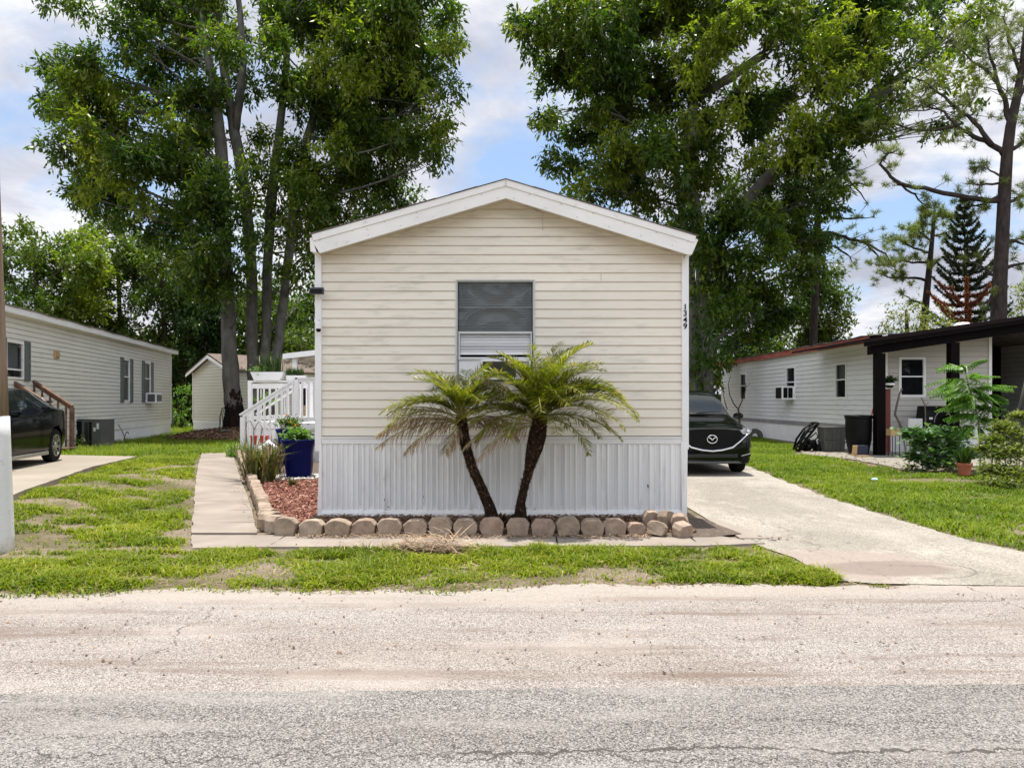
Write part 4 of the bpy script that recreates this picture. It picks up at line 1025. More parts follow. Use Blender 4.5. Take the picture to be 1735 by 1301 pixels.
pickets((XS + .05, Yn, 0), (XB, Yn, 0), lambda t: FZ + .141, lambda t: RH - .099, .16)
hz0, hz1 = RH + .01, U(0, 703, Yn).z
b = MB(); rail(b, (XS + .02, Yn, hz0), (XE - .05, Yn, hz1), .09, .045); b.bar((XS + .02, Yn + .0, hz0 - .06), (XE + .02, Yn + .0, hz1 - .03), .045, .07); b.build('stair_handrail', m_white, dk)
pickets((XS - .02, Yn - .035, 0), (XE + .08, Yn - .035, 0), lambda t: max(.1, FZ - .2 - (FZ - .1) * t), lambda t: hz0 - .05 + (hz1 - hz0) * t, .155)
b = MB(); rail(b, (XS + .02, Yd, hz0), (XE - .05, Yd, hz1), .09, .045); b.build('stair_handrail', m_white, dk)
zt = U(0, 646, Yd).z
b = MB(); rail(b, (XA - .05, Yd - .0, zt), (XS + .1, Yd, zt)); b.bar((XA, Yd, zt - .12), (XS + .1, Yd, zt - .12), .04, .12); b.bar((XA, Yd, FZ + .1), (XS, Yd, FZ + .1), .04, .09); b.build('top_rail', m_white, dk)
pickets((XA + .12, Yd, 0), (XS, Yd, 0), lambda t: FZ + .146, lambda t: zt - .18, .17)
b = MB(); rail(b, (XA, Yd, zt), (XA, Ye, zt)); b.bar((XA, Yd, zt - .12), (XA, Ye, zt - .12), .04, .12); b.bar((XA, Yd, FZ + .1), (XA, Ye, FZ + .1), .04, .09); b.build('top_rail', m_white, dk)
pickets((XA, Yd + .5, 0), (XA, Ye, 0), lambda t: FZ + .146, lambda t: zt - .18, .75)
for x, y, z0, z1 in ((XA, Yd, .0, zt - .02), (XS, Yn, .0, RH - .022), (XS + .04, Yd, FZ, zt + .0), (XE + .02, Yn, .0, hz1 - .05), (XE + .02, Yd, .0, hz1 - .05), (XA, Ye, 0, zt - .02)):
    b = MB(); b.bx(x - .05, x + .05, y - .05, y + .05, z0, z1); b.build('post', m_white, dk)
# roof over the porch
pz = U(0, 607, 20.6).z; px0 = U(481, 0, 20.6).x
b = MB(); b.prism([(px0, pz), (XB, pz + .40), (XB, pz + .50), (px0, pz + .10)], 20.6, 26.5); proof = b.build('porch_roof', m_greym, dk)
b = MB(); b.bx(px0 - .03, px0 - .002, 20.58, 26.5, pz - .02, pz + .12); b.prism([(px0, pz - .02), (XB, pz + .38), (XB, pz + .52), (px0, pz + .12)], 20.55, 20.598); b.build('roof_edge', m_trim, proof)
b = MB()
for i in range(7): b.prism([(px0 + .1, pz - .08 + .012), (XB, pz + .27), (XB, pz + .398), (px0 + .1, pz + .012)], 20.9 + i * .8, 20.95 + i * .8)
b.build('rafter', m_soffit, proof)
for x, y in ((U(500, 0, 20.8).x, 20.8),):
    b = MB(); b.bx(x - .06, x + .06, y - .06, y + .06, FZ, pz + .02); b.build('roof_post', m_white, dk)
cabx = U(504, 0, 21.6).x; b = MB(); b.bx(cabx, cabx + .16, 21.5, 21.9, FZ + .002, U(0, 649, 21.6).z); b.bx(cabx - .01, cabx + .17, 21.49, 21.91, U(0, 649, 21.6).z + .001, U(0, 649, 21.6).z + .03); tag(b.build('black_cabinet', m_black), 'narrow black upright cabinet on the porch behind the white pickets', 'cabinet')
pc = thing('patio_chair', 'dark slatted patio chair on the porch behind the right pickets', 'chair', (U(525, 0, 22.2).x, 22.3, FZ)); px_ = pc.location.x
b = MB()
for k in range(7): b.bx(px_ - .21 + k * .065, px_ - .18 + k * .065, 22.5, 22.53, FZ + .46, FZ + .95)
b.bx(px_ - .23, px_ + .24, 22.49, 22.54, FZ + .95, FZ + .99); b.build('backrest', m_greypl, pc)
b = MB(); b.bx(px_ - .24, px_ + .24, 22.05, 22.5, FZ + .41, FZ + .45); b.build('seat', m_greypl, pc)
for qx in (-.21, .21):
    for qy in (22.08, 22.5): b = MB(); b.bx(px_ + qx - .02, px_ + qx + .02, qy - .02, qy + .02, FZ, FZ + .408); b.build('leg', m_black, pc)
b = MB(); b.bx(XA + 1.0, XS + .9, 21.4, 21.8, FZ, FZ + .42); b.build('storage_box', m_tan, dk)

# planters
def leaf_cluster(b, c, n, rad, L, w, r, up=.6, droop=.2, mi=0):
    for _ in range(n):
        a = r.uniform(0, 6.283); e = r.uniform(-.1, 1.2) * up + r.uniform(-.2, .2)
        d = Vector((math.cos(a) * math.cos(e), math.sin(a) * math.cos(e), math.sin(e))); q = Vector(c) + Vector((r.gauss(0, rad), r.gauss(0, rad), r.gauss(0, rad * .5)))
        l = L * r.uniform(.6, 1.2); s_ = d.cross(Vector((r.uniform(-.3, .3), r.uniform(-.3, .3), 1))).normalized() * w * r.uniform(.7, 1.2)
        m = q + d * l * .5; e_ = q + d * l - Vector((0, 0, l * droop))
        b.add((q, m + s_, e_, m - s_), ((0, 1, 2, 3),), mi)
def grassy(b, c, n, spread, H, w, r, mi=0, out=.5):
    for _ in range(n):
        a = r.uniform(0, 6.283); ln = r.uniform(.05, out); q = Vector(c) + Vector((r.uniform(-1, 1) * spread[0], r.uniform(-1, 1) * spread[1], 0)); h = H * r.uniform(.55, 1.1)
        o = Vector((math.cos(a), math.sin(a), 0)); s_ = Vector((-math.sin(a), math.cos(a), 0)) * w
        m = q + o * h * ln * .4 + Vector((0, 0, h * .6)); e_ = q + o * h * ln * 1.2 + Vector((0, 0, h * (1 - .35 * ln)))
        b.add((q - s_, q + s_, m + s_ * .9, m - s_ * .9, e_), ((0, 1, 2, 3), (3, 2, 4)), mi)
rp = random.Random(31)
q0, q1 = U(432, 640, 20.02), U(492, 640, 22.2)
pl = thing('planter_box', 'white box planter with tall grassy leaves on the deck railing', 'planter', (q0.x, 20.0, zt + .03))
b = MB(); b.prism([(q0.x + .02, zt + .022), (q0.x + .68, zt + .022), (q0.x + .80, zt + .24), (q0.x - .08, zt + .24)], Yd - .12, Yd + .14); b.build('trough', m_white, pl)
b = MB(); grassy(b, (q0.x + .40, Yd, zt + .22), 95, (.30, .08), .62, .009, rp, out=.45); b.build('grassy_plant', m_leafd, pl, fix=False)
b = MB(); leaf_cluster(b, (q0.x + .1, Yd, zt + .28), 90, .12, .12, .02, rp); b.build('trailing_plant', m_leafl, pl, fix=False)
pl2 = thing('planter_box', 'long pale planter of low herbs along the railing by the porch post', 'planter', (q0.x + .9, 20.0, zt + .03))
b = MB(); b.prism([(q0.x + .86, zt + .022), (q0.x + 1.28, zt + .022), (q0.x + 1.34, zt + .15), (q0.x + .84, zt + .15)], Yd - .10, Yd + .12); b.build('trough', m_white, pl2)
b = MB(); grassy(b, (q0.x + 1.05, Yd, zt + .14), 160, (.22, .07), .28, .006, rp, out=.9); b.build('herbs', m_leafd, pl2, fix=False)
o = MB().bx(U(429, 0, 19.2).x, U(457, 0, 19.2).x, 19.0, 19.3, .5, .70).bx(U(428, 0, 19.2).x, U(458, 0, 19.2).x, 18.98, 19.32, .70, .73).build('red_trough', m_red); tag(o, 'red plastic trough on the steps behind the white pickets', 'planter')
b = MB(); leaf_cluster(b, (U(450, 0, 20.6).x, 20.7, FZ + .55), 130, .16, .16, .02, rp, 1.0); b.tube([(U(450, 0, 20.6).x, 20.7, FZ), (U(450, 0, 20.6).x, 20.7, FZ + .5)], .012, 5); o = b.build('deck_plant', m_leafl, fix=False); tag(o, 'light green leafy plant growing on the deck behind the pickets', 'plant')

def blue_pot(name, label, px, pyb, pyt, Y, half):
    c = U(px, pyb, Y); z0 = max(.02, c.z); H = (pyb - pyt) / F * Y
    root = thing(name, label, 'flower pot', (c.x, Y, z0)); b = MB(); vs = []
    prof_ = [(.0, .72), (.04, .74), (.10, .735), (.35, .80), (.62, .80), (.80, .86), (.93, .98), (.97, 1.03), (1.0, 1.04)]
    lev = []; rz = R(9)
    for t, s_ in prof_:
        ring = []
        for k in range(32):
            a = 2 * math.pi * k / 32 + rz; cx_, cy_ = math.cos(a - rz), math.sin(a - rz); p = 5.0
            rr_ = (abs(cx_) ** p + abs(cy_) ** p) ** (-1 / p); ring.append((c.x + math.cos(a) * rr_ * half * s_, Y + math.sin(a) * rr_ * half * s_, z0 + H * t))
        lev.append(ring)
    lev.append([(c.x + (x - c.x) * .88, Y + (y - Y) * .88, z) for x, y, z in lev[-1]]); lev.append([(x, y, z - .08) for x, y, z in lev[-1]])
    for L_ in lev: vs += L_
    fs = [(i * 32 + k, i * 32 + (k + 1) % 32, (i + 1) * 32 + (k + 1) % 32, (i + 1) * 32 + k) for i in range(len(lev) - 1) for k in range(32)] + [tuple(range(31, -1, -1)), tuple((len(lev) - 1) * 32 + k for k in range(32))]
    b.add(vs, fs); b.build('pot', m_blue, root, smooth=True, bevel=0)
    return root, Vector((c.x, Y, z0 + H))
pot, t = blue_pot('blue_pot', 'tall cobalt blue square pot with bright green plant in the red mulch', 507, 812, 746, 15.6, .335)
b = MB(); leaf_cluster(b, t + Vector((0, 0, .05)), 330, .14, .17, .035, rp, .8, .35); b.build('foliage', m_leafl, pot, fix=False)
pot2, t = blue_pot('blue_pot', 'smaller cobalt blue pot of orange flowers behind the tall one', 489, 795, 728, 17.9, .27)
b = MB(); leaf_cluster(b, t + Vector((0, 0, .1)), 340, .14, .14, .022, rp, .9, .2); b.build('foliage', m_leaf, pot2, fix=False)
b = MB()
for px, py in ((485, 704), (500, 720), (483, 712), (492, 716), (501, 723), (478, 718)): leaf_cluster(b, U(px, py, 17.75), 10, .02, .06, .02, rp, .8, .0)
b.build('blossom', m_flower, pot2, fix=False)
def spiky(label, px, py, n, H, w, mat, seed, out=.8, spread=.12, name='spiky_plant'):
    r = random.Random(seed); q = G(px, py); b = MB(); grassy(b, (q.x, q.y, q.z + .02), n, (spread, spread), H, w, r, 0, out); o = b.build(name, mat, fix=False); return tag(o, label, 'plant')
spiky('large clump of long sword leaves with reddish tips beside the walkway stones', 440, 818, 120, 1.0, .020, m_spike, 1, 1.0, .24, 'sword_leaf_plant')
spiky('bronze sword leaf clump crowded behind the larger green one', 462, 806, 60, .9, .016, leafmat('bronze_leaf', (.07, .05, .03), (.16, .10, .05), (.24, .13, .08), .25, .5, 2), 2, .6, .2, 'sword_leaf_plant')
spiky('small low aloe in the mulch in front of the blue pot', 494, 826, 26, .19, .016, m_spike, 3, 1.0, .05, 'aloe')
spiky('short yellow green clump at the far end of the walkway', 401, 776, 90, .42, .015, m_leafl, 4, .9, .2, 'clump_plant')
b = MB(); q = G(470, 792); leaf_cluster(b, (q.x, q.y, .45), 420, .22, .13, .02, rp, .8, .2); o = b.build('shrub', m_leafd, fix=False); tag(o, 'dark leafy shrub between the white steps and the blue pots', 'shrub')
def pebbles(b, c, n, rad, r, s=.03):
    for _ in range(n):
        a = r.uniform(0, 6.283); d = rad * math.sqrt(r.random()); q = Vector((c[0] + math.cos(a) * d, c[1] + math.sin(a) * d, c[2] + r.uniform(0, .02))); k = s * r.uniform(.6, 1.3)
        b.add([q + Vector(v) * k for v in ((1, 0, 0), (0, .8, 0), (-1, 0, 0), (0, -.8, 0), (0, 0, .7), (0, 0, -.6))], ((0,1,4),(1,2,4),(2,3,4),(3,0,4),(1,0,5),(2,1,5),(3,2,5),(0,3,5)))
b = MB(); pebbles(b, (-4.33, 15.5, .05), 260, .52, rp); kind(b.build('pebble_ring', m_pebble), 'stuff')
b = MB(); pebbles(b, (-5.1, 17.2, .06), 140, .35, rp); kind(b.build('pebble_patch', m_pebble), 'stuff')
o = MB().tube([G(436, 790) + Vector(v) for v in ((0, 0, .3), (.25, 0, .52), (.5, 0, .3))], .09, 8).build('white_rock', m_white, smooth=True); tag(o, 'white curved garden ornament among the sword leaves', 'garden ornament')
b = MB(); q = G(430, 800); b.tube([q + Vector(v) for v in ((0, 0, 0), (0, 0, .95), (-.08, 0, 1.1), (-.16, 0, 1.05), (-.16, 0, .98))], .009, 5); b.tube([q + Vector(v) for v in ((0, 0, .9), (.1, 0, 1.08), (.18, 0, .95), (.14, 0, .7))], .009, 5); o = b.build('plant_hook', m_greym); tag(o, 'thin curled metal plant hook beside the steps', 'hook')

# ------------------------------------------------------------------ utility pole at the left edge
pole = thing('utility_pole', 'grey wooden utility pole with its foot painted white at the left edge', 'pole', (-5.40, 8.05, 0))
tx = lambda z: -5.40 - .034 * z
b = MB(); b.tube([(tx(z), 8.05, z) for z in np.linspace(1.42, 9.5, 16)], [.150 - .004 * z for z in np.linspace(1.42, 9.5, 16)], 24); b.build('shaft', m_pole, pole, smooth=True)
b = MB(); b.tube([(tx(z), 8.05, z) for z in np.linspace(-.05, 1.42, 8)], [.158, .158, .157, .156, .155, .154, .153, .152], 24); b.build('painted_foot', m_polew, pole, smooth=True)
# ------------------------------------------------------------------ generic long wall in plan
class Wall:
    def __init__(s, A, B):
        s.A = Vector(A); d = Vector(B) - s.A; s.L = d.length; s.d = d / s.L; s.n = Vector((s.d.y, -s.d.x))
    def fr(s, u, o, z): p = s.A + s.d * u + s.n * o; return (p.x, p.y, z)
    def u(s, px):
        k = (px - CX) / F; return (k * s.A.y - s.A.x) / (s.d.x - k * s.d.y)
    def z(s, px, py): return CZ - (py - HY) / F * (s.A.y + s.d.y * s.u(px))
def neighbour_window(parent, fr, u0, u1, z0, z1, split, blind=True, mat=None, fw=.05):
    w = MB(); frame_rect(w, fr, u0, u1, z0, z1, fw, -.04, .03); slab_(w, fr, u0 + fw, u1 - fw, split - .02, split + .02, -.04, .02)
    o = w.build('window', mat or m_trim, parent)
    g = MB(); g.quad(fr(u0 + fw, -.02, z0 + fw), fr(u1 - fw, -.02, z0 + fw), fr(u1 - fw, -.02, z1 - fw), fr(u0 + fw, -.02, z1 - fw)); g.build('pane', m_glass, o)
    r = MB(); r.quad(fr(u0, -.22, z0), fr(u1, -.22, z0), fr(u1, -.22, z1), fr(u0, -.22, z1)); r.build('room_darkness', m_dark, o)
    if blind:
        c = MB(); c.quad(fr(u0 + fw, -.10, split if blind != 'full' else z0), fr(u1 - fw, -.10, split if blind != 'full' else z0), fr(u1 - fw, -.10, z1), fr(u0 + fw, -.10, z1)); c.build('curtain', m_blind, o)
    return o

# ------------------------------------------------------------------ left neighbour
WL = Wall((-12.16, 17.0), (-15.70, 35.3)); fl_ = WL.fr
lh = thing('mobile_home', 'long grey cream mobile home with grey shutters, standing left behind the black car', 'mobile home', (-12.16, 17.0, 0))
wins = []
for px0, px1, py0, py1, pxm in ((9, 39, 578, 642, 24), (208.5, 219, 608.5, 680, 214), (244, 254.5, 614, 680, 249)):
    wins.append((WL.u(px0), WL.u(px1), WL.z(pxm, py1), WL.z(pxm, py0)))
b = MB(); lap(b, fl_, .71, 3.78, .13, lambda z: (0, WL.L), wins, .016)
b.build('side_wall', m_gsid, lh)
b = MB(); c0, c1 = Vector(fl_(WL.L, 0, 0)), Vector(fl_(WL.L, -5, 0)); b.quad((c0.x, c0.y, .3), (c1.x, c1.y, .3), (c1.x, c1.y, 3.78), (c0.x, c0.y, 3.78))
c0, c1 = Vector(fl_(0, 0, 0)), Vector(fl_(0, -5, 0)); b.add([(c0.x, c0.y, .0), (c1.x, c1.y, .0), (c1.x, c1.y, 3.78), ((c0.x + c1.x) / 2, (c0.y + c1.y) / 2, 4.45), (c0.x, c0.y, 3.78)], ((0, 1, 2, 3, 4),))
c0, c1 = Vector(fl_(0, -5, 0)), Vector(fl_(WL.L, -5, 0)); b.quad((c0.x, c0.y, 0), (c1.x, c1.y, 0), (c1.x, c1.y, 3.78), (c0.x, c0.y, 3.78)); b.build('end_wall', m_gsid, lh)
b = MB(); slab_(b, fl_, 0, WL.L, .56, .705, 0, .03); b.build('skirt_band', m_trim, lh)
b = MB(); panels(b, fl_, 0, WL.L, -.1, .56, [(0, .0), (.16, .0), (.17, .012), (.20, .012), (.21, 0)]); b.build('skirting', m_white, lh)
b = MB(); slab_(b, fl_, WL.L - .07, WL.L + .02, .70, 3.78, -.03, .035); b.build('corner_trim', m_trim, lh)
b = MB(); slab_(b, fl_, -.2, WL.L + .25, 3.75, 3.93, .24, .27); b.quad(fl_(-.2, 0, 3.76), fl_(WL.L + .25, 0, 3.76), fl_(WL.L + .25, .24, 3.76), fl_(-.2, .24, 3.76)); b.build('fascia_board', m_trim, lh)
b = MB()
for o0, z0, o1, z1 in ((.29, 3.90, -2.5, 4.48), (-5.29, 3.90, -2.5, 4.48)):
    nseg = 36
    for k in range(nseg):
        ua, ub = -.2 + (WL.L + .45) * k / nseg, -.2 + (WL.L + .45) * (k + 1) / nseg
        ja, jb = .012 * math.sin(k * 1.3), .012 * math.sin((k + 1) * 1.3)
        b.add([fl_(ua, o0, z0 + ja), fl_(ub, o0, z0 + jb), fl_(ub, o1, z1), fl_(ua, o1, z1), fl_(ua, o0, z0 + .04 + ja), fl_(ub, o0, z0 + .04 + jb), fl_(ub, o1, z1 + .04), fl_(ua, o1, z1 + .04)],
              ((0,3,2,1),(4,5,6,7),(0,1,5,4),(2,3,7,6),(1,2,6,5),(0,4,7,3)))
b.build('roof', m_shingle, lh)
for i, w in enumerate(wins):
    nw = neighbour_window(lh, fl_, *w, (w[2] * .42 + w[3] * .58) if i else w[2] + (w[3] - w[2]) * .25, True)
    sw = .34
    for u0 in ((w[0] - sw - .02), (w[1] + .02)):
        if u0 < .1: continue
        s_ = MB(); frame_rect(s_, fl_, u0, u0 + sw, w[2] - .04, w[3] + .04, .06, .017, .05); slab_(s_, fl_, u0 + .06, u0 + sw - .06, w[2] + .02, w[3] - .02, .017, .036)
        slab_(s_, fl_, u0 + .06, u0 + sw - .06, (w[2] + w[3]) / 2 - .05, (w[2] + w[3]) / 2 + .05, .036, .05); s_.build('shutter', m_shut, lh)
u0, u1 = WL.u(245.5), WL.u(257); zc0, zc1 = WL.z(252, 683), WL.z(252, 665.5)
b = MB(); slab_(b, fl_, u0, u1, zc0, zc1, .02, .42); ac = b.build('air_conditioner', m_white, lh, bevel=.02)
b = MB(); slab_(b, fl_, u1 + .005, u1 + .012, zc0 + .05, zc1 - .05, .06, .40); slab_(b, fl_, u0 - .012, u0 - .002, zc0 + .06, zc1 - .06, .1, .38); slab_(b, fl_, u0 + .12, u1 - .12, zc0 + .08, zc1 - .08, .42, .428); b.build('grille', m_greym, ac)
b = MB(); uv = WL.u(94); zv = WL.z(94, 601); slab_(b, fl_, uv - .17, uv + .17, zv - .11, zv + .11, .018, .05); slab_(b, fl_, uv - .10, uv + .10, zv - .06, zv + .05, .05, .09); b.build('wall_vent', m_tan, lh)
b = MB(); slab_(b, fl_, WL.L + .03, WL.L + .42, WL.z(289, 720), WL.z(289, 687), -.3, .0); slab_(b, fl_, WL.L + .1, WL.L + .14, .1, WL.z(289, 720), -.2, -.15); b.build('meter_box', m_greym, lh)
b = MB(); u = WL.u(178); b.tube([fl_(u, .25, .0), fl_(u, .25, .42)], .035, 8); b.build('standpipe', m_white, lh)
b = MB(); u = WL.u(203); b.tube([fl_(u + .2, .18, .05), fl_(u - .2, .14, .5), fl_(u - .5, .10, .75)], .012, 5); b.tube([fl_(u + a, .16, .25 + .22 * math.sin(a * 5)) for a in np.linspace(-.5, .5, 9)], .014, 5); b.build('garden_hose', m_black, lh)

# condenser unit
cx_, cy_, cz_ = -13.05, 24.1, .13
cu = thing('condenser_unit', 'dark grey outdoor condenser unit beside the brown steps', 'air conditioner', (cx_, cy_, cz_))
X0, X1 = U(128, 0, 23.7).x, U(171.5, 0, 23.7).x; z0, z1 = .1, U(0, 711.5, 23.7).z
b = MB(); b.bx(X0, X1, 23.7, 24.5, z0, z1); b.bx(X0 - .01, X1 + .01, 23.69, 24.51, z1 + .001, z1 + .03); b.build('cabinet', m_greym, cu, bevel=.015)
b = MB()
for i in range(9): x = X0 + .02 + i * .02; b.bx(x, x + .010, 23.685, 23.699, z0 + .06, z1 - .04)
for i in range(26): z = z0 + .08 + i * (z1 - z0 - .14) / 26; b.bx(X0 + .28, X0 + .40, 23.685, 23.699, z, z + .014)
b.bx(X0 + .42, X0 + .50, 23.69, 23.699, z0 + .06, z1 - .06); b.build('louvre', m_black, cu)
b = MB(); b.bx(X1 - .14, X1 - .07, 23.69, 23.699, z1 - .28, z1 - .10); b.bx(X1 - .24, X1 - .17, 23.69, 23.699, z1 - .35, z1 - .23); b.build('data_plate', m_blind, cu)
o = MB()
r = random.Random(8); leaf_cluster(o, (U(133, 0, 23.4).x, 23.3, .35), 140, .16, .10, .02, r, .9, .1); o = o.build('weed', m_leaf, fix=False); tag(o, 'green weed growing in front of the condenser unit', 'plant')

# brown wooden steps
st = thing('wooden_steps', 'weathered brown wooden steps with railings to the left mobile home', 'steps', (-12.4, 20.1, .2))
yN, yF = 19.5, 20.6
def P2(px, py, Y): return U(px, py, Y)
for yy, a, c in ((yF, (50, 641), (122.5, 688)), (yN, (14, 641), (84, 684))):
    p, q = P2(*a, yy), P2(*c, yy); b = MB(); b.bar(p, q, .13, .045); b.bar(p + Vector((0, 0, -.07)), q + Vector((0, 0, -.07)), .045, .09); b.build('handrail', m_wood, st)
    for k in range(5):
        t = (k + .6) / 5.4; m = p.lerp(q, t); b = MB(); b.bx(m.x - .02, m.x + .02, yy - .02, yy + .02, m.z - 1.0 if k < 4 else .35, m.z - .12); b.build('baluster', m_wood, st)
    b = MB(); b.bx(q.x - .055, q.x + .035, yy - .045, yy + .045, .2, q.z - .025); b.build('post', m_wood, st)
    b = MB(); b.bx(p.x - .06, p.x + .03, yy - .045, yy + .045, .2, p.z + .03); b.build('post', m_wood, st)
pT, qT = P2(50, 641, yF), P2(122.5, 688, yF)
for k in range(5):
    x = qT.x + .12 - k * .26; b = MB(); b.bx(x - .30, x + .0, yN - .06, yF + .05, .30 + k * .19 - .04 + .06, .30 + k * .19 + .06); b.build('stair_tread', m_wood, st)
b = MB(); b.bar((-12.9, yF, 2.19), (-13.3, yF, 2.19), .13, .045); b.bx(-13.3, pT.x + .1, yN, yF, 1.18, 1.24); b.build('landing', m_wood, st)

# ------------------------------------------------------------------ shed in the left background
shA = Vector((-12.83, 35.5)); dl = Vector((.69, .72)).normalized(); dg = Vector((-dl.y, dl.x))
sh = thing('shed', 'small pale yellow gabled outbuilding with brown shingle roof behind the left trunks', 'shed', (shA.x, shA.y, 0))
GWd, SL, ZE, ZR = 4.4, 9.5, 3.02, 3.80
frG = lambda u, o, z: (shA.x + dg.x * u - dl.x * o, shA.y + dg.y * u - dl.y * o, z)       # gable face
frLo = lambda u, o, z: (shA.x + dl.x * u - dg.x * o, shA.y + dl.y * u - dg.y * o, z)      # long face
def gx(z):
    if z <= ZE: return (.03, GWd - .03)
    t = min(.98, (z - ZE) / (ZR - ZE)); return (.03 + (GWd / 2 - .03) * t, GWd - .03 - (GWd / 2 - .03) * t)
b = MB(); lap(b, frG, .66, ZR - .04, .15, gx, (), .016); lap(b, frLo, .66, ZE, .15, lambda z: (0.02, SL), (), .016)
e0, e1 = frLo(SL, 0, 0), frG(GWd, 0, 0); e2 = (e0[0] + dg.x * GWd, e0[1] + dg.y * GWd)
b.quad((e0[0], e0[1], 0), (*e2, 0), (*e2, ZE), (e0[0], e0[1], ZE)); b.quad((*e2, 0), (e1[0], e1[1], 0), (e1[0], e1[1], ZE), (*e2, ZE)); b.build('wall', m_ssid, sh)
b = MB()
for f_, L_ in ((frG, GWd), (frLo, SL)): slab_(b, f_, .0, L_, .5, .655, 0.0, .03); panels(b, f_, 0, L_, -.05, .5, [(0, 0), (.12, 0), (.13, .012), (.16, .012), (.17, 0)])
b.build('skirting', m_trim, sh)
b = MB()
for a0, a1 in ((-.22, GWd / 2), (GWd + .22, GWd / 2)):
    za = ZE - .06
    P = [frLo(-.28, -a0, za), frLo(SL + .2, -a0, za), frLo(SL + .2, -a1, ZR + .02), frLo(-.28, -a1, ZR + .02)]
    b.add(P + [(x, y, z + .06) for x, y, z in P], ((0,3,2,1),(4,5,6,7),(0,1,5,4),(2,3,7,6),(1,2,6,5),(0,4,7,3)))
b.build('roof', m_shingleb, sh)
b = MB()
for a0, a1 in ((-.22, GWd / 2), (GWd + .22, GWd / 2)): b.prism([(a0, ZE - .10), (a1, ZR - .02), (a1, ZR - .16), (a0, ZE - .22)], .285, .31, lambda u, y, z: frG(u, y, z))
slab_(b, frG, -.03, .07, .655, ZE, .0, .04); slab_(b, frG, GWd - .07, GWd + .03, .655, ZE, .0, .04); b.build('rake_trim', m_trim, sh)
# mulch mound and odds and ends under the left trees
tb = Vector((-11.55, 32.0))
def mound(name, c, ra, rb, h, mat):
    n, m_ = 36, 10; V = [(c[0], c[1], gz(*c) + h)]; fs = []
    for i in range(1, m_ + 1):
        for j in range(n):
            a = 2 * math.pi * j / n; t = i / m_; q = (c[0] + ra * t * math.cos(a) * (1 + .12 * math.sin(3 * a)), c[1] + rb * t * math.sin(a)); V.append((q[0], q[1], gz(*q) + h * (1 - t * t) - .02 * t + .02 * math.sin(5 * a + i)))
    for j in range(n): fs.append((0, 1 + j, 1 + (j + 1) % n))
    for i in range(m_ - 1):
        for j in range(n): a = 1 + i * n; fs.append((a + j, a + n + j, a + n + (j + 1) % n, a + (j + 1) % n))
    b = MB(); b.add(V, fs); return kind(b.build(name, mat, smooth=True), 'structure')
m_mound = M('old_mulch', (.10, .045, .032), .95, .5, 9, .9, 30, spec=.1, dirt=(.035, .02, .016), ds=6, dth=.5)
mound('mulch_mound', (-10.9, 30.8), 3.1, 2.2, .42, m_mound)
mc = chips('mound_litter', [(-10.9 + 2.9 * math.cos(a), 30.8 + 2.0 * math.sin(a)) for a in np.linspace(0, 6.1, 18)], 4200, m_litter, .22, .04, 33, .0, .05)
for v in mc.data.vertices:
    q = ((v.co.x + 10.9) / 3.1) ** 2 + ((v.co.y - 30.8) / 2.2) ** 2; v.co.z += .42 * max(0, 1 - q) + .01
kind(mc, 'stuff')
b = MB(); q = U(384, 722, 30.0); b.bx(q.x - .14, q.x + .12, 29.9, 30.2, .12, .42); b.bx(q.x - .17, q.x + .15, 29.87, 30.23, .42, .47); o = b.build('lidded_bucket', M('teal_plastic', (.10, .24, .22), .5)); tag(o, 'small teal lidded bucket on the ground left of the big trunk', 'bucket')
b = MB()
for k in range(7): b.tube([(U(373 + k * 2, 0, 30).x + random.uniform(-.1, .1), 30.0, .1), (U(372 + k * 2.4, 0, 30).x, 30.0, .95 + .1 * math.sin(k)), (U(372 + k * 2.0, 0, 30).x + .1, 30, 1.35)], .012, 4)
o = b.build('bent_stems', m_black); tag(o, 'dark bent stems of a dried plant before the shed wall', 'dead plant')

# ------------------------------------------------------------------ cars
def crm(P, t):
    n = len(P) - 1; i = min(n - 1, int(t * n)); f = t * n - i
    p0, p1, p2, p3 = P[max(0, i-1)], P[i], P[i+1], P[min(n, i+2)]
    return .5 * ((2 * p1) + (-p0 + p2) * f + (2*p0 - 5*p1 + 4*p2 - p3) * f * f + (-p0 + 3*p1 - 3*p2 + p3) * f ** 3)
def car_shell(st_, NI=90, NJ=48):
    """stations (s, w, zb, zbelt, zt, wt) lofted; returns the half grid [i][j], s and ring parameter"""
    K = []
    for (s, w, zb, zl, zt, wt) in st_:
        K.append(np.array([(0, s, zb), (.80*w, s, zb), (.95*w, s, zb + .03), (w*.99, s, zb + .22), (w, s, (zb + zl) / 2 + .06), (w*.985, s, zl - .06), (w*.955, s, zl), (wt + (w*.95 - wt) * .12, s, zt - .13 * (zt - zl) - .02), (wt*.93, s, zt - .012), (wt*.55, s, zt + .012), (0, s, zt + .022)]))
    K = np.array(K); A = np.array([[crm(K[:, j], t) for j in range(K.shape[1])] for t in np.linspace(0, 1, NI)])
    return np.array([[crm(A[i], t) for t in np.linspace(0, 1, NJ)] for i in range(NI)])
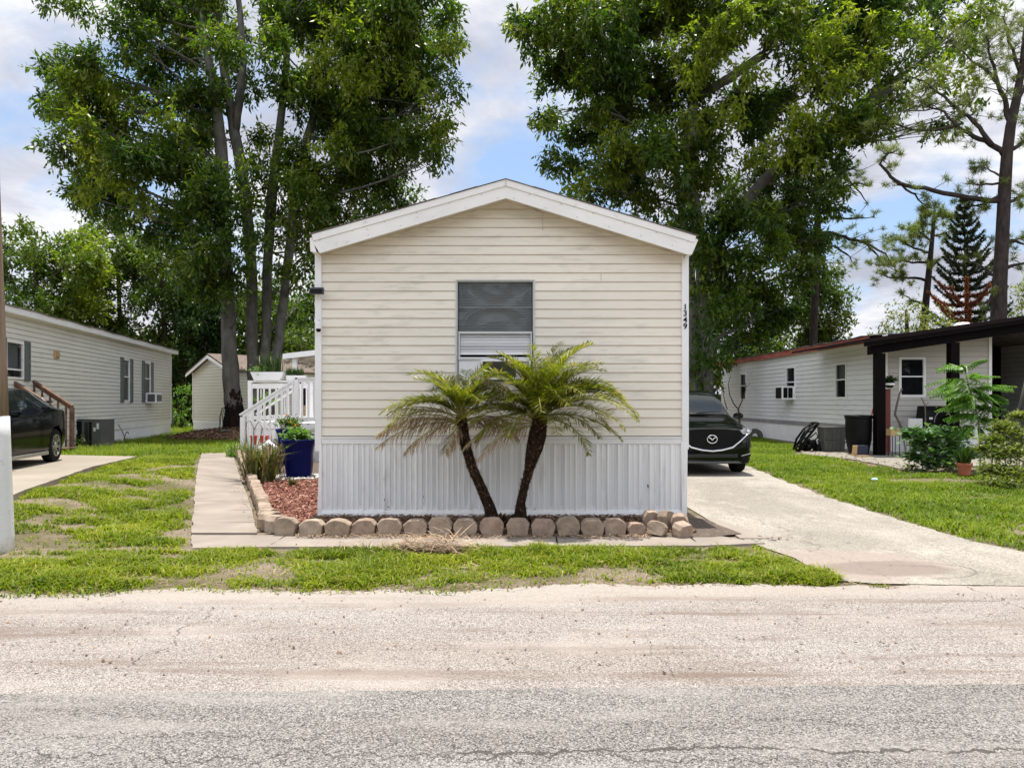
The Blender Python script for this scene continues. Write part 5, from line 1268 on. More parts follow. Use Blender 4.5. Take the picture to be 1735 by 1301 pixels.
def shell_parts(Gd, parent, paint, classify, arches, glass, black, extra=None):
    NI, NJ = Gd.shape[:2]; bs = {}
    for i in range(NI - 1):
        for j in range(NJ - 1):
            q = [Gd[i, j], Gd[i+1, j], Gd[i+1, j+1], Gd[i, j+1]]; c = sum(q) / 4
            nm = classify(c[1], 10.0 * (j + .5) / (NJ - 1), c[2], c[0])
            for (ys, zc, rad) in arches:
                if c[0] > .5 and math.hypot(c[1] - ys, c[2] - zc) < rad and j / (NJ - 1) < .62: nm = None
            if nm is None: continue
            for sg in (1, -1):
                nn = nm if nm != 'side_window' else ('side_window', sg)
                bs.setdefault(nn, MB()).quad(*[(p[0] * sg, p[1], p[2]) for p in (q if sg > 0 else q[::-1])])
    for e in (0, NI - 1):
        ring = [tuple(p) for p in Gd[e]] + [(-p[0], p[1], p[2]) for p in Gd[e][-2:0:-1]]
        bs['body'].add(ring, [tuple(range(len(ring)))])
    body = None
    for nm, b in bs.items():
        nn = nm[0] if isinstance(nm, tuple) else nm
        me = b.build(nn, {'body': paint, 'windshield': glass, 'side_window': glass, 'rear_window': glass, 'window_pillar': black, 'lower_cladding': black}.get(nn, paint), parent, local=True, smooth=True)
        bm = bmesh.new(); bm.from_mesh(me.data); bmesh.ops.remove_doubles(bm, verts=bm.verts, dist=1e-4); bmesh.ops.recalc_face_normals(bm, faces=bm.faces); bm.to_mesh(me.data); bm.free()
        if nn == 'body': body = me
    return body
def wheel(parent, c, rad, wid, spokes=10):
    sg = 1 if c[0] > 0 else -1
    b = MB(); b.lathe([(rad*.62, -wid/2), (rad*.93, -wid/2), (rad, -wid*.36), (rad, wid*.36), (rad*.93, wid/2), (rad*.62, wid/2)], c, 36, axis='X'); w = b.build('wheel', m_rubber, parent, local=True, smooth=False)
    r_ = MB(); o = c[0] + sg * (wid / 2 - .012)
    r_.lathe([(rad*.66, -.015), (rad*.66, .014), (rad*.60, .014), (rad*.59, -.05)], (o, c[1], c[2]), 36, axis='X'); r_.lathe([(.0, .012), (.055, .012), (.06, -.02)], (o, c[1], c[2]), 16, axis='X')
    for k in range(spokes):
        a = 2 * math.pi * k / spokes + (.10 if k % 2 else -.10); d = Vector((0, math.cos(a), math.sin(a))); r_.bar(Vector((o - sg*.012, c[1], c[2])) + d * .045, Vector((o, c[1], c[2])) + d * rad * .62, .024, .018, (1, 0, 0))
    rim = r_.build('rim', m_rim, w, local=True)
    return w, rim
# dark green SUV in the drive; local y runs back from the nose
SX, SY = 4.24, 16.3
suv = thing('suv', 'dark green black compact SUV with chrome edged grille parked nose out beside the house', 'car', (SX, SY, .005))
stn = [(0.0, .66, .30, .78, .92, .55), (.06, .80, .26, .84, .97, .66), (.22, .90, .24, .93, 1.03, .74), (.55, .94, .24, 1.01, 1.11, .78), (1.0, .95, .25, 1.07, 1.18, .79), (1.42, .95, .25, 1.14, 1.27, .78), (1.85, .95, .25, 1.19, 1.60, .70), (2.25, .95, .25, 1.21, 1.785, .63), (2.8, .95, .25, 1.22, 1.83, .63), (3.5, .95, .26, 1.24, 1.80, .62), (4.1, .93, .28, 1.26, 1.70, .60), (4.45, .88, .32, 1.2, 1.35, .66), (4.6, .78, .40, .95, 1.05, .60)]
Gd = car_shell(stn, 110, 52)
def cls(s, r, z, x):
    if 1.47 < s < 2.22 and r > 7.9: return 'windshield'
    if 1.62 < s < 4.1 and 6.25 < r < 7.55: return 'side_window' if not (2.72 < s < 2.80 or 3.5 < s < 3.57) else 'window_pillar'
    if r < 2.6 and z < .42: return 'lower_cladding'
    return 'body'
shell_parts(Gd, suv, m_paintg, cls, ((.92, .37, .43), (3.62, .37, .43)), m_cglass, m_black)
for x, y in ((.80, .92), (-.80, .92), (.80, 3.62), (-.80, 3.62)):
    w, rm = wheel(suv, (x, y, .36), .36, .24)
b = MB(); b.bx(-.70, .70, 1.5, 4.2, .5, .98); b.bx(-.72, .72, .3, 4.3, .3, .5)
b.build('dark_underbody', m_dark, suv, local=True)
b = MB()
for x in (-.38, .38): b.bx(x - .25, x + .25, 2.5, 2.62, .98, 1.42); b.bx(x - .13, x + .13, 2.52, 2.6, 1.44, 1.62)
b.build('front_seat', m_greypl, suv, local=True)
def nose_y(x, z):
    """front surface of the loft at x, z"""
    best = 9; 
    for i in range(0, 30):
        row = Gd[i]; m = (row[:, 2] > z - .03) & (row[:, 2] < z + .03)
        if m.any() and row[m][:, 0].max() >= abs(x): return row[0][1]
    return .25
def face(poly, off, nsub=1):
    """polygon in (x, z) lying on the nose, stood off by off"""
    return [(x, nose_y(x, z) - off, z) for x, z in poly]
gpoly = [(-.62, .955), (-.3, .985), (0, .99), (.3, .985), (.62, .955), (.66, .90), (.56, .72), (.42, .61), (.2, .555), (0, .535), (-.2, .555), (-.42, .61), (-.56, .72), (-.66, .90)]
b = MB(); fy = -.035
b.add([(x, fy + .028 * (abs(x) / .66) ** 2, z) for x, z in gpoly] + [(x, fy + .2 + .10 * (abs(x) / .66) ** 2, z) for x, z in gpoly], [tuple(range(14))] + [(i, (i+1) % 14, (i+1) % 14 + 14, i + 14) for i in range(14)]); gr = b.build('grille', m_black, suv, local=True)
b = MB(); wing = [(-.86, .93), (-.74, .86), (-.60, .72), (-.44, .60), (-.22, .545), (0, .522), (.22, .545), (.44, .60), (.60, .72), (.74, .86), (.86, .93)]
b.tube([(x, fy - .012 + .028 * (abs(x) / .66) ** 2 + (.06 if abs(x) > .8 else 0), z) for x, z in wing], [.010, .016, .02, .022, .022, .022, .022, .022, .02, .016, .010], 8); b.build('chrome_wing', m_chrome, suv, local=True, smooth=True)
# round winged emblem
b = MB(); ez, ey = .775, fy - .02
b.tube([(.105 * math.cos(a), ey, ez + .085 * math.sin(a)) for a in np.linspace(0, 2 * math.pi, 33)], .0115, 7)
b.tube([(-.098, ey, ez + .035), (-.055, ey - .004, ez + .032), (-.02, ey - .006, ez + .005), (0, ey - .008, ez - .020), (.02, ey - .006, ez + .005), (.055, ey - .004, ez + .032), (.098, ey, ez + .035)], [.007, .012, .013, .015, .013, .012, .007], 7); b.build('emblem', m_chrome, suv, local=True, smooth=True)
for sg in (1, -1):
    hl = [(.60, .945), (.72, .985), (.86, 1.0), (.90, .955), (.88, .90), (.76, .875), (.66, .885)]
    def hy(x): return -.035 + 1.9 * max(0, abs(x) - .56) ** 2
    vs = [(sg * x, hy(x) - .012, z) for x, z in hl]; n = len(hl); b = MB()
    b.add(vs + [(x, y + .16, z) for x, y, z in vs], [tuple(range(n))] + [(i, (i+1) % n, (i+1) % n + n, i + n) for i in range(n)]); h = b.build('headlight', m_lamp, suv, local=True)
    b = MB(); b.lathe([(.0, -.012), (.035, -.015), (.045, .02)], (sg * .80, hy(.8) - .0, .935), 14, axis='Y'); b.tube([(sg * x, hy(x) - .016, z) for x, z in ((.66, .892), (.76, .882), (.87, .903), (.895, .955))], .007, 5); b.build('lamp_unit', m_chrome, suv, local=True, smooth=True)
    b = MB(); fo = [(.58, .43), (.86, .47), (.88, .40), (.66, .365)]; vs = [(sg * x, hy(x) - .02, z) for x, z in fo]; b.add(vs + [(x, y + .1, z) for x, y, z in vs], [(0, 1, 2, 3)] + [(i, (i+1) % 4, (i+1) % 4 + 4, i + 4) for i in range(4)]); b.build('fog_lamp_recess', m_black, suv, local=True)
    b = MB(); b.tube([(sg * .62, hy(.62) - .035, .425), (sg * .86, hy(.86) - .03, .462)], .008, 5); b.build('fog_lamp_trim', m_alu, suv, local=True)
    # door mirror
    b = MB(); k = len(b.v)
    for (x, y, sx_, sz) in ((.985, 1.74, .02, .04), (1.03, 1.66, .10, .075), (1.07, 1.68, .115, .085), (1.09, 1.78, .11, .08)):
        b.v += [(sg * (x + sx_ * math.cos(a)), y, 1.235 + sz * math.sin(a) * (1 if math.sin(a) > 0 else .8)) for a in np.linspace(0, 2 * math.pi, 15)[:-1]]
    for i in range(3):
        for j in range(14): b.f.append((i*14+j, i*14+(j+1)%14, (i+1)*14+(j+1)%14, (i+1)*14+j)); b.m.append(0)
    b.f += [tuple(range(14)), tuple(range(42, 56))]; b.m += [0, 0]; b.build('door_mirror', m_paintg, suv, local=True, smooth=True)
b = MB(); b.add([(-.55, -.015, .48), (.55, -.015, .48), (.60, .03, .36), (-.60, .03, .36), (-.55, .12, .48), (.55, .12, .48), (.60, .12, .36), (-.60, .12, .36)], ((0,1,2,3),(0,4,5,1),(2,6,7,3),(0,3,7,4),(1,5,6,2))); li = b.build('lower_intake', m_black, suv, local=True)
b = MB()
for z in (.445, .405): b.bar((-.55, -.02, z), (.55, -.02, z), .02, .012)
b.build('intake_bar', m_greym, suv, local=True)
b = MB(); b.tube([(-.72, .10, .285), (-.5, -.02, .285), (0, -.04, .28), (.5, -.02, .285), (.72, .10, .285)], .028, 8); b.build('bumper_lip', m_greym, suv, local=True, smooth=True)
b = MB()
for sg in (1, -1): b.tube([(sg * .60, .05, 1.012), (sg * .66, .5, 1.148), (sg * .70, 1.1, 1.215), (sg * .72, 1.42, 1.26)], .005, 4)
b.build('bonnet_seam', m_black, suv, local=True)
b = MB(); b.tube([(-.2, 1.40, 1.295), (.35, 1.50, 1.34), (.60, 1.52, 1.335)], .008, 4); b.tube([(-.66, 1.44, 1.27), (0, 1.36, 1.285), (.66, 1.44, 1.27)], .022, 5); b.build('wiper', m_black, suv, local=True)
b = MB(); b.bx(-.62, .62, 1.9, 2.2, 1.1, 1.20); b.build('dashboard', m_greypl, suv, local=True)

# black coupe on the left slab; local y runs back from the nose, tail towards the steps
cdir = Vector((-.19, .982)); WY = 16.3; wx = (90 - CX) / F * WY
ang = math.atan2(cdir.y, cdir.x) - math.pi / 2
rear_s = 3.42; off = .80
right = Vector((cdir.y, -cdir.x))
org = Vector((wx, WY)) - right * off - cdir * rear_s
cp = thing('coupe', 'glossy black coupe parked on the left concrete slab, tail towards the wooden steps', 'car', (org.x, org.y, SLZ), ang); cp.scale = (1, 1, 1.08)
stb = [(0.0, .60, .30, .60, .68, .5), (.08, .74, .22, .66, .76, .62), (.4, .84, .18, .76, .86, .70), (.9, .86, .17, .86, .94, .72), (1.25, .86, .17, .90, .98, .72), (1.75, .86, .18, .93, 1.28, .60), (2.15, .86, .18, .95, 1.40, .55), (2.6, .86, .18, .97, 1.42, .54), (3.1, .87, .19, 1.0, 1.36, .54), (3.5, .87, .20, 1.02, 1.25, .55), (3.8, .86, .24, 1.02, 1.12, .58), (4.05, .82, .28, .98, 1.06, .60), (4.2, .74, .34, .85, .93, .56)]
Gd = car_shell(stb, 110, 52)
def clc(s, r, z, x):
    if 1.30 < s < 2.05 and r > 7.9: return 'windshield'
    if 2.95 < s < 3.75 and r > 8.2: return 'rear_window'
    if 1.5 < s < 3.45 - .55 * (r - 6.25) * .6 and 6.25 < r < 7.6: return 'side_window' if not (2.60 < s < 2.68) else 'window_pillar'
    return 'body'
shell_parts(Gd, cp, m_paintb, clc, ((.80, .33, .38), (rear_s, .33, .38)), m_cglass, m_black)
for x, y in ((.76, .80), (-.76, .80), (.76, rear_s), (-.76, rear_s)): wheel(cp, (x, y, .325), .325, .21, 14)
b = MB(); b.bx(-.66, .66, .6, 3.9, .3, .8); b.build('dark_underbody', m_dark, cp, local=True)
b = MB(); b.add([(-.58, 3.68, 1.20), (.58, 3.68, 1.20), (.60, 3.98, 1.19), (-.60, 3.98, 1.19), (-.58, 3.68, 1.15), (.58, 3.68, 1.15), (.60, 3.98, 1.165), (-.60, 3.98, 1.165)], ((0,1,2,3),(4,7,6,5),(0,4,5,1),(2,6,7,3),(1,5,6,2),(0,3,7,4))); b.bx(-.5, .5, 3.70, 3.82, 1.06, 1.152); b.build('spoiler', m_paintb, cp, local=True, bevel=.01)
for sg in (1, -1):
    b = MB(); b.tube([(sg * .80, 3.38, 1.02), (sg * .755, 3.28, 1.13), (sg * .70, 3.12, 1.235)], .010, 6); b.build('window_trim', m_chrome, cp, local=True, smooth=True)
    b = MB(); b.add([(sg * .74, 3.99, .98), (sg * .845, 3.80, .99), (sg * .862, 3.78, .88), (sg * .79, 4.03, .86)], ((0, 1, 2, 3),)); b.build('tail_light', M('smoked_red_lens', (.10, .01, .012), .1), cp, local=True)
    b = MB(); b.bx(sg * .872 - .008, sg * .872 + .012, 2.35, 2.52, .83, .855); b.build('door_handle', m_paintb, cp, local=True)
    b = MB(); b.tube([(sg * .865, 2.66, .95), (sg * .880, 2.70, .7), (sg * .875, 2.68, .3)], .004, 4); b.tube([(sg * .865, 1.35, .90), (sg * .878, 1.3, .6), (sg * .872, 1.4, .3)], .004, 4); b.build('door_seam', m_black, cp, local=True)
    b = MB(); b.bx(sg * .84, sg * .875, 1.2, 3.0, .17, .235); b.build('side_sill', M('silver_sill', (.30, .29, .27), .3, metal=.3) if sg > 0 else m_alu, cp, local=True, bevel=.01)
    b = MB(); b.box((sg * .93, 1.34, .97), (.17, .10, .11)); b.build('door_mirror', m_paintb, cp, local=True, bevel=.03)

# ------------------------------------------------------------------ right neighbour
WR = Wall((11.0, 40.3), (11.26, 23.2)); WR.n = -WR.n if WR.n.x > 0 else WR.n; fr_ = WR.fr
rh = thing('mobile_home', 'white sided mobile home with weathered red eave board and dark brown porch on the right', 'mobile home', (11.26, 23.2, 0))
def wz(px, py): return CZ - (py - HY) / F * (WR.A.y + WR.d.y * WR.u(px))
wr_ = []
for px0, px1, py0, py1 in ((1254, 1264.5, 632, 678), (1332, 1348, 621, 677), (1415.5, 1435, 614.5, 676)):
    m_ = (px0 + px1) / 2; wr_.append((WR.u(px0), WR.u(px1), wz(m_, py1), wz(m_, py0)))
b = MB(); lap(b, fr_, .80, 3.42, .163, lambda z: (0, WR.L), wr_, .016); b.build('side_wall', m_wsid, rh)
for i, w in enumerate(wr_): neighbour_window(rh, fr_, *w, (w[2] + w[3]) / 2 + .04, True if i == 0 else ('' if i == 1 else True), m_white, .07)
b = MB(); slab_(b, fr_, 0, WR.L, .66, .795, 0, .035); b.build('skirt_band', M('mauve_grey_band', (.30, .28, .29), .7, dirt=(.2, .19, .19), ds=3), rh)
b = MB(); panels(b, fr_, 0, WR.L, -.15, .66, [(0, 0), (.14, 0), (.15, .012), (.18, .012), (.19, 0)]); b.build('skirting', m_white, rh)
b = MB(); slab_(b, fr_, -.15, WR.L - .55, 3.40, 3.60, .17, .20); b.build('eave_board', m_redfas, rh)
b = MB(); b.quad(fr_(-.1, 0, 3.42), fr_(WR.L, 0, 3.42), fr_(WR.L, .17, 3.42), fr_(-.1, .17, 3.42)); b.build('soffit', m_trim, rh)
b = MB()
for k in range(40):
    ua, ub = -.15 + (WR.L) * k / 40, -.15 + WR.L * (k + 1) / 40; ja, jb = .02 * math.sin(k * 1.7), .02 * math.sin((k + 1) * 1.7)
    b.add([fr_(ua, .24, 3.60 + ja), fr_(ub, .24, 3.60 + jb), fr_(ub, -3.0, 3.80), fr_(ua, -3.0, 3.80), fr_(ua, .24, 3.63 + ja), fr_(ub, .24, 3.63 + jb), fr_(ub, -3.0, 3.83), fr_(ua, -3.0, 3.83)], ((0,3,2,1),(4,5,6,7),(0,1,5,4),(2,3,7,6),(1,2,6,5),(0,4,7,3)))
b.add([fr_(-.15, -3.0, 3.815), fr_(WR.L, -3.0, 3.815), fr_(WR.L, -6.4, 3.5), fr_(-.15, -6.4, 3.5)], ((0, 1, 2, 3),)); b.build('roof', m_shingle, rh)
b = MB(); c = [fr_(0, 0, 0), fr_(0, -6.2, 0), fr_(WR.L, -6.2, 0)]
b.quad((c[0][0], c[0][1], 0), (c[1][0], c[1][1], 0), (c[1][0], c[1][1], 3.5), (c[0][0], c[0][1], 3.5)); b.quad((c[1][0], c[1][1], 0), (c[2][0], c[2][1], 0), (c[2][0], c[2][1], 3.5), (c[1][0], c[1][1], 3.5)); b.build('far_wall', m_wsid, rh)
u0, u1 = WR.u(1334), WR.u(1347); za, zb = wz(1340, 677.5), wz(1340, 654.5)
b = MB(); slab_(b, fr_, u0, u1, za, zb, .02, .50); ac = b.build('air_conditioner', m_white, rh, bevel=.015)
b = MB(); slab_(b, fr_, u0 + .10, u1 - .10, za + .06, zb - .05, .501, .512); slab_(b, fr_, u1 + .001, u1 + .012, za + .08, zb - .06, .10, .27); slab_(b, fr_, u1 + .001, u1 + .012, za + .08, zb - .06, .30, .46); b.build('grille', m_black, ac)
b = MB(); ua, ub = WR.u(1316), WR.u(1327); slab_(b, fr_, ua, ub, za + .05, zb - .04, .03, .07); b.build('covered_opening', m_greypl, rh)
# front wall under the porch
YE = 23.2
frE = lambda u, o, z: (u, YE - o, z)
ex = lambda px: U(px, 0, YE).x
ew = (ex(1522.5), ex(1568), U(0, 673, YE).z, U(0, 605, YE).z)
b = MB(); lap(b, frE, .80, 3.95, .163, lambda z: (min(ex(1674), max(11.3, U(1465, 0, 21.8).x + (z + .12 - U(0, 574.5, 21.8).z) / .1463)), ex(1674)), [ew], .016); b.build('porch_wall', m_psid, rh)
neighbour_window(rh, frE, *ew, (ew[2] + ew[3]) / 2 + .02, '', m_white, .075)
b = MB(); b.bx(ex(1674) + .02, 17.6, 27.3, 27.4, 0, 3.9); b.bx(ex(1674) + .10, ex(1674) + .16, YE + .03, 27.29, 0, 3.7); b.bx(17.5, 17.6, 22.4, 27.29, 0, 3.7); b.build('dark_porch_wall', m_brownm, rh)
b = MB(); b.bx(ex(1674) + 1.4, ex(1674) + 2.3, 27.25, 27.295, .1, 2.1); b.build('porch_door', m_redp, rh)
b = MB(); b.bx(ex(1674), ex(1674) + .09, YE - .05, YE + .02, .0, 4.0); b.bx(11.22, 11.34, YE - .05, YE + .05, .66, 3.6); b.build('corner_trim', m_trim, rh)
b = MB(); panels(b, frE, 11.3, ex(1674), -.1, .80, [(0, 0), (.14, 0), (.15, .012), (.18, .012), (.19, 0)]); b.build('skirting', m_white, rh)
# porch roof
YR = 21.8
rz0 = U(0, 574.5, YR).z; rx0 = U(1465, 0, YR).x; sl = (145 - 105.5) / 270.0
rzf = lambda x: rz0 + (x - rx0) * sl if x < 15.6 else rz0 + (15.6 - rx0) * sl - (x - 15.6) * sl
b = MB()
for xa, xb in ((rx0, 15.6), (15.6, 20.6)):
    b.prism([(xa, rzf(xa) - .06), (xb, rzf(xb) - .06), (xb, rzf(xb)), (xa, rzf(xa))], YR + .03, 27.5)
b.build('porch_roof', m_brownm, rh)
for nm, h0, h1, y0, y1, mt in (('fascia_board', -.005, .105, YR - .03, YR + .028, m_brownm), ('fascia_board', .105, .215, YR, YR + .05, m_brown), ('porch_beam', .215, .47, 22.06, 22.30, m_brown)):
    b = MB()
    for xa, xb in ((rx0 + (.0 if h1 < .3 else .30), 15.6), (15.6, 20.4)): b.prism([(xa, rzf(xa) - h1), (xb, rzf(xb) - h1), (xb, rzf(xb) - h0), (xa, rzf(xa) - h0)], y0, y1)
    b.build(nm, mt, rh)
for px in (1489.5, 1614.5, 1790):
    x = U(px, 0, 22.2).x; b = MB(); b.bx(x - .125, x + .125, 22.07, 22.32, 0, rzf(x) - .473); b.build('porch_post', m_brown, rh)
b = MB(); b.bx(11.0, ex(1674) + .1, 22.35, YE - .06, 0, .06); b.bx(ex(1674) + .101, 17.5, 22.35, 27.2, 0, .06); b.build('porch_floor', m_slabr, rh)
b = MB(); q = U(1631, 551, 25.5); b.lathe([(.0, .30), (.18, .28), (.27, .2), (.29, .05), (.29, -.4)], q - Vector((0, 0, .2)), 18); b.build('roof_turbine', m_white, rh, smooth=True)

def simple(name, label, cat, b, mat, **kw): return tag(b.build(name, mat, **kw), label, cat)
# things along the right wall and under the porch
bn = thing('dustbin', 'tall round black bin beside the dark porch post', 'bin', (U(1456, 0, 22.5).x, 22.55, .03)); c = Vector(bn.location)
b = MB(); H = U(0, 702, 22.5).z - .05; b.lathe([(0, 0), (.27, 0), (.29, .1), (.345, H * .35), (.355, H * .37), (.365, H * .86), (.36, H * .9), (.385, H * .92), (.385, H * .955)], c, 28); b.build('bin_body', m_black, bn, smooth=False)
b = MB(); b.lathe([(.395, H * .955), (.40, H * .985), (.33, H), (0, H * 1.01)], c, 28); b.build('lid', m_black, bn, smooth=True)
for z0, z1, sc_, lab, name in ((.04, .36, .92, 'lower grey storage tote under the lidded one by the white skirting', 'storage_tote'), (.361, .80, 1.0, 'upper grey storage tote with lid beside the black bin', 'storage_tote')):
    xa, xb = U(1395, 0, 23.6).x, U(1433, 0, 23.6).x; cxx, hw = (xa + xb) / 2, (xb - xa) / 2 * sc_
    o = thing(name, lab, 'storage box', (cxx, 23.8, z0)); b = MB(); k = .93
    b.add([(cxx - hw * k, 23.6, z0), (cxx + hw * k, 23.6, z0), (cxx + hw * k, 24.05, z0), (cxx - hw * k, 24.05, z0), (cxx - hw, 23.57, z1 - .05), (cxx + hw, 23.57, z1 - .05), (cxx + hw, 24.08, z1 - .05), (cxx - hw, 24.08, z1 - .05)], ((0,3,2,1),(4,5,6,7),(0,1,5,4),(1,2,6,5),(2,3,7,6),(3,0,4,7)))
    for t in (-.6, -.2, .2, .6): b.bx(cxx + hw * t - .012, cxx + hw * t + .012, 23.555, 23.585, z0 + .03, z1 - .08)
    b.build('tub', m_greypl, o)
    b = MB(); b.bx(cxx - hw - .02, cxx + hw + .02, 23.55, 24.1, z1 - .049, z1 - .001); b.build('lid', m_greypl, o, bevel=.01)
# folded pushchair-like frame
fd = thing('folded_stroller', 'black folded stroller frame leaning by the white skirting left of the totes', 'stroller', (U(1368, 0, 23.9).x, 23.9, .03))
cxs = U(1368, 0, 23.9).x; S1 = 23.9 / F
pt = lambda px, py, dy=0: U(px, py, 23.9) + Vector((0, dy, 0))
b = MB()
for dy in (-.02, .42): b.tube([pt(1353, 763, dy), pt(1358, 745, dy), pt(1370, 728, dy), pt(1384, 718, dy)], .035, 7)
for dy in (.0, .40): b.tube([pt(1352, 764, dy), pt(1366, 744, dy), pt(1380, 726, dy), pt(1387, 716, dy)], .04, 7)
b.tube([pt(1384, 717, -.02), pt(1388, 716, .2), pt(1384, 717, .42)], .03, 7); b.tube([pt(1356, 742), pt(1364, 729), pt(1374, 731), pt(1370, 740), pt(1360, 744)], .022, 6); b.tube([pt(1374, 742, .1), pt(1385, 733, .1), pt(1388, 741, .1), pt(1380, 748, .1)], .022, 6); b.tube([pt(1357, 750), pt(1366, 733), pt(1378, 729)], .025, 6)
b.build('frame', m_black, fd, smooth=True)
b = MB(); r = random.Random(2)
for k in range(26): q = pt(r.uniform(1366, 1389), r.uniform(745, 763), r.uniform(0, .4)); b.lathe([(0, .09), (.06, .07), (.09, 0), (.05, -.08), (0, -.09)], q, 8)
b.build('folded_fabric', m_black, fd)
for px, py in ((1354, 760), (1388, 758), (1376, 761)):
    q = pt(px, py, .05); b = MB(); b.lathe([(.05, -.03), (.10, -.03), (.11, 0), (.10, .03), (.05, .03)], q, 16, axis='Y'); b.build('wheel', m_rubber, fd)
b = MB(); b.tube([U(1465, 750, 22.9), U(1481.5, 684, 23.0)], .018, 6); b.box(U(1464, 757, 22.9), (.3, .06, .16)); simple('broom', 'red handled broom leaning between the black bin and dark post', 'broom', b, m_red)
b = MB(); b.tube([U(1474, 750, 22.8), U(1481, 700, 22.9)], .014, 6); b.box(U(1473.5, 753, 22.8), (.2, .04, .1)); simple('rake', 'thin grey handled tool leaning beside the red broom', 'garden tool', b, m_alu)
b = MB(); xa, xb = U(1452, 0, 21.7).x, U(1471, 0, 21.7).x; b.add([(xa + .02, 21.7, .04), (xb - .02, 21.7, .04), (xb - .02, 21.95, .04), (xa + .02, 21.95, .04), (xa, 21.68, .33), (xb, 21.68, .33), (xb, 21.98, .33), (xa, 21.98, .33)], ((0,3,2,1),(0,1,5,4),(1,2,6,5),(2,3,7,6),(3,0,4,7),(4,5,6,7))); simple('bucket', 'small dark navy tub in front of the round black bin', 'tub', b, M('navy_plastic', (.012, .016, .04), .5))
b = MB(); b.box(U(1448, 763, 21.6), (.13, .03, .28), Matrix.Rotation(R(12), 3, 'X')); simple('board', 'short tan board leaning against the black bin', 'board', b, m_tan)
b = MB(); b.bx(U(1450, 0, 21.5).x, U(1471, 0, 21.5).x, 21.4, 21.55, .03, .07); simple('plank', 'pale plank lying in front of the navy tub', 'plank', b, m_tan)
b = MB(); xr = U(1503, 0, 22.9).x; b.bx(xr - .07, xr + .07, 22.83, 22.97, .0, U(0, 659, 22.9).z); simple('red_post', 'red brown timber post standing behind the dark corner post', 'post', b, m_redp)
hp_ = thing('flower_pot', 'white rimmed pot with dark plant on top of the red brown post', 'flower pot', (xr, 22.9, U(0, 659, 22.9).z)); q = Vector((U(1506, 0, 22.75).x, 22.72, U(0, 657, 22.7).z))
b = MB(); b.lathe([(0, 0), (.08, .0), (.135, .08), (.15, .17), (.13, .17)], q, 18); b.build('pot', m_black, hp_, smooth=True)
b = MB(); b.lathe([(.139, .07), (.146, .07), (.156, .14), (.15, .14)], q, 18); b.build('white_band', m_white, hp_, smooth=True)
b = MB(); leaf_cluster(b, q + Vector((0, 0, .22)), 150, .07, .17, .025, rp, .9, .2); b.build('foliage', m_leafd, hp_, fix=False)
sl_ = thing('stool', 'small tan topped stool on thin dark legs at the porch edge', 'stool', (U(1515, 0, 21.7).x, 21.7, .03)); b = MB(); xa, xb = U(1507, 0, 21.7).x, U(1525, 0, 21.7).x; zt_, zb_ = U(0, 727, 21.7).z, U(0, 738, 21.7).z
b.bx(xa, xb, 21.6, 21.9, zb_, zt_); b.build('box_top', m_tan, sl_, bevel=.01)
for x in (xa + .05, xb - .05):
    for y in (21.63, 21.87): b = MB(); b.tube([(x, y, .03), (x, y, zb_ - .003)], .012, 6); b.build('leg', m_black, sl_)
b = MB(); b.tube([U(1529, 730, 21.5), U(1524, 716, 21.5), U(1516, 702, 21.5), U(1520, 684, 21.5), U(1524, 668, 21.5), U(1528, 658, 21.5)], [.035, .03, .034, .028, .03, .03], 7, jit=.3); b.tube([U(1529, 730, 21.5), U(1536, 775, 21.5)], .022, 6); simple('driftwood_stick', 'crooked weathered stick standing before the porch window', 'stick', b, m_bark)
gl = thing('barbecue_grill', 'black barbecue grill with closed lid under the porch', 'grill', (U(1583, 0, 22.6).x, 22.7, .06)); xa, xb = U(1561, 0, 22.6).x, U(1607, 0, 22.6).x; zg = U(0, 716, 22.6).z; zl_ = U(0, 688, 22.6).z
b = MB(); b.prism([(22.45, zg), (22.45, zg + .22), (22.52, zl_ - .08), (22.65, zl_), (22.85, zl_), (22.95, zg)], xa, xb, lambda u, y, z: (y, u, z)); b.build('lid', m_black, gl, bevel=.03)
b = MB(); b.bx(xa + .02, xb - .02, 22.46, 22.94, zg - .22, zg - .003); b.build('firebox', m_black, gl); b = MB(); b.bx(xa + .05, xb - .05, 22.5, 22.9, .1, .25); b.build('shelf', m_black, gl)
for x in (xa + .06, xb - .06):
    for y in (22.5, 22.9): b = MB(); b.bx(x - .02, x + .02, y - .02, y + .02, .06, zg - .222); b.build('leg', m_black, gl)
b = MB(); b.box((xa + .20, 22.443, zg + .13), (.10, .006, .06)); b.build('badge', m_blind, gl)
b = MB(); xa, xb = U(1536, 0, 22.6).x, U(1560, 0, 22.6).x; za, zb = U(0, 724, 22.6).z, U(0, 709, 22.6).z; b.bx(xa, xb, 22.5, 22.8, za, zb); b.bx(xa + .03, xa + .14, 22.49, 22.5, za + .05, zb - .05); b.bx(xa, xb, 22.52, 22.78, .06, .10); b.bx(xa + .02, xa + .05, 22.6, 22.64, .1, za); b.bx(xb - .05, xb - .02, 22.6, 22.64, .1, za); simple('metal_cabinet', 'small grey metal box on legs left of the black grill', 'cabinet', b, m_alu)
b = MB(); b.tube([U(1598 + 15 * math.cos(a), 716 - 20 * math.sin(a), 20.5) for a in np.linspace(0, math.pi, 13)], .014, 6); simple('garden_hoop', 'thin dark metal hoop above the leafy plants', 'hoop', b, m_greym)
b = MB(); b.tube([U(1568, 738, 21), U(1568, 700, 21), U(1567, 686, 21), U(1561, 674, 21)], .016, 5); b.tube([U(1567, 688, 21), U(1573, 682, 21)], .012, 5); simple('forked_stick', 'forked grey stick standing before the black grill', 'stick', b, m_bark)
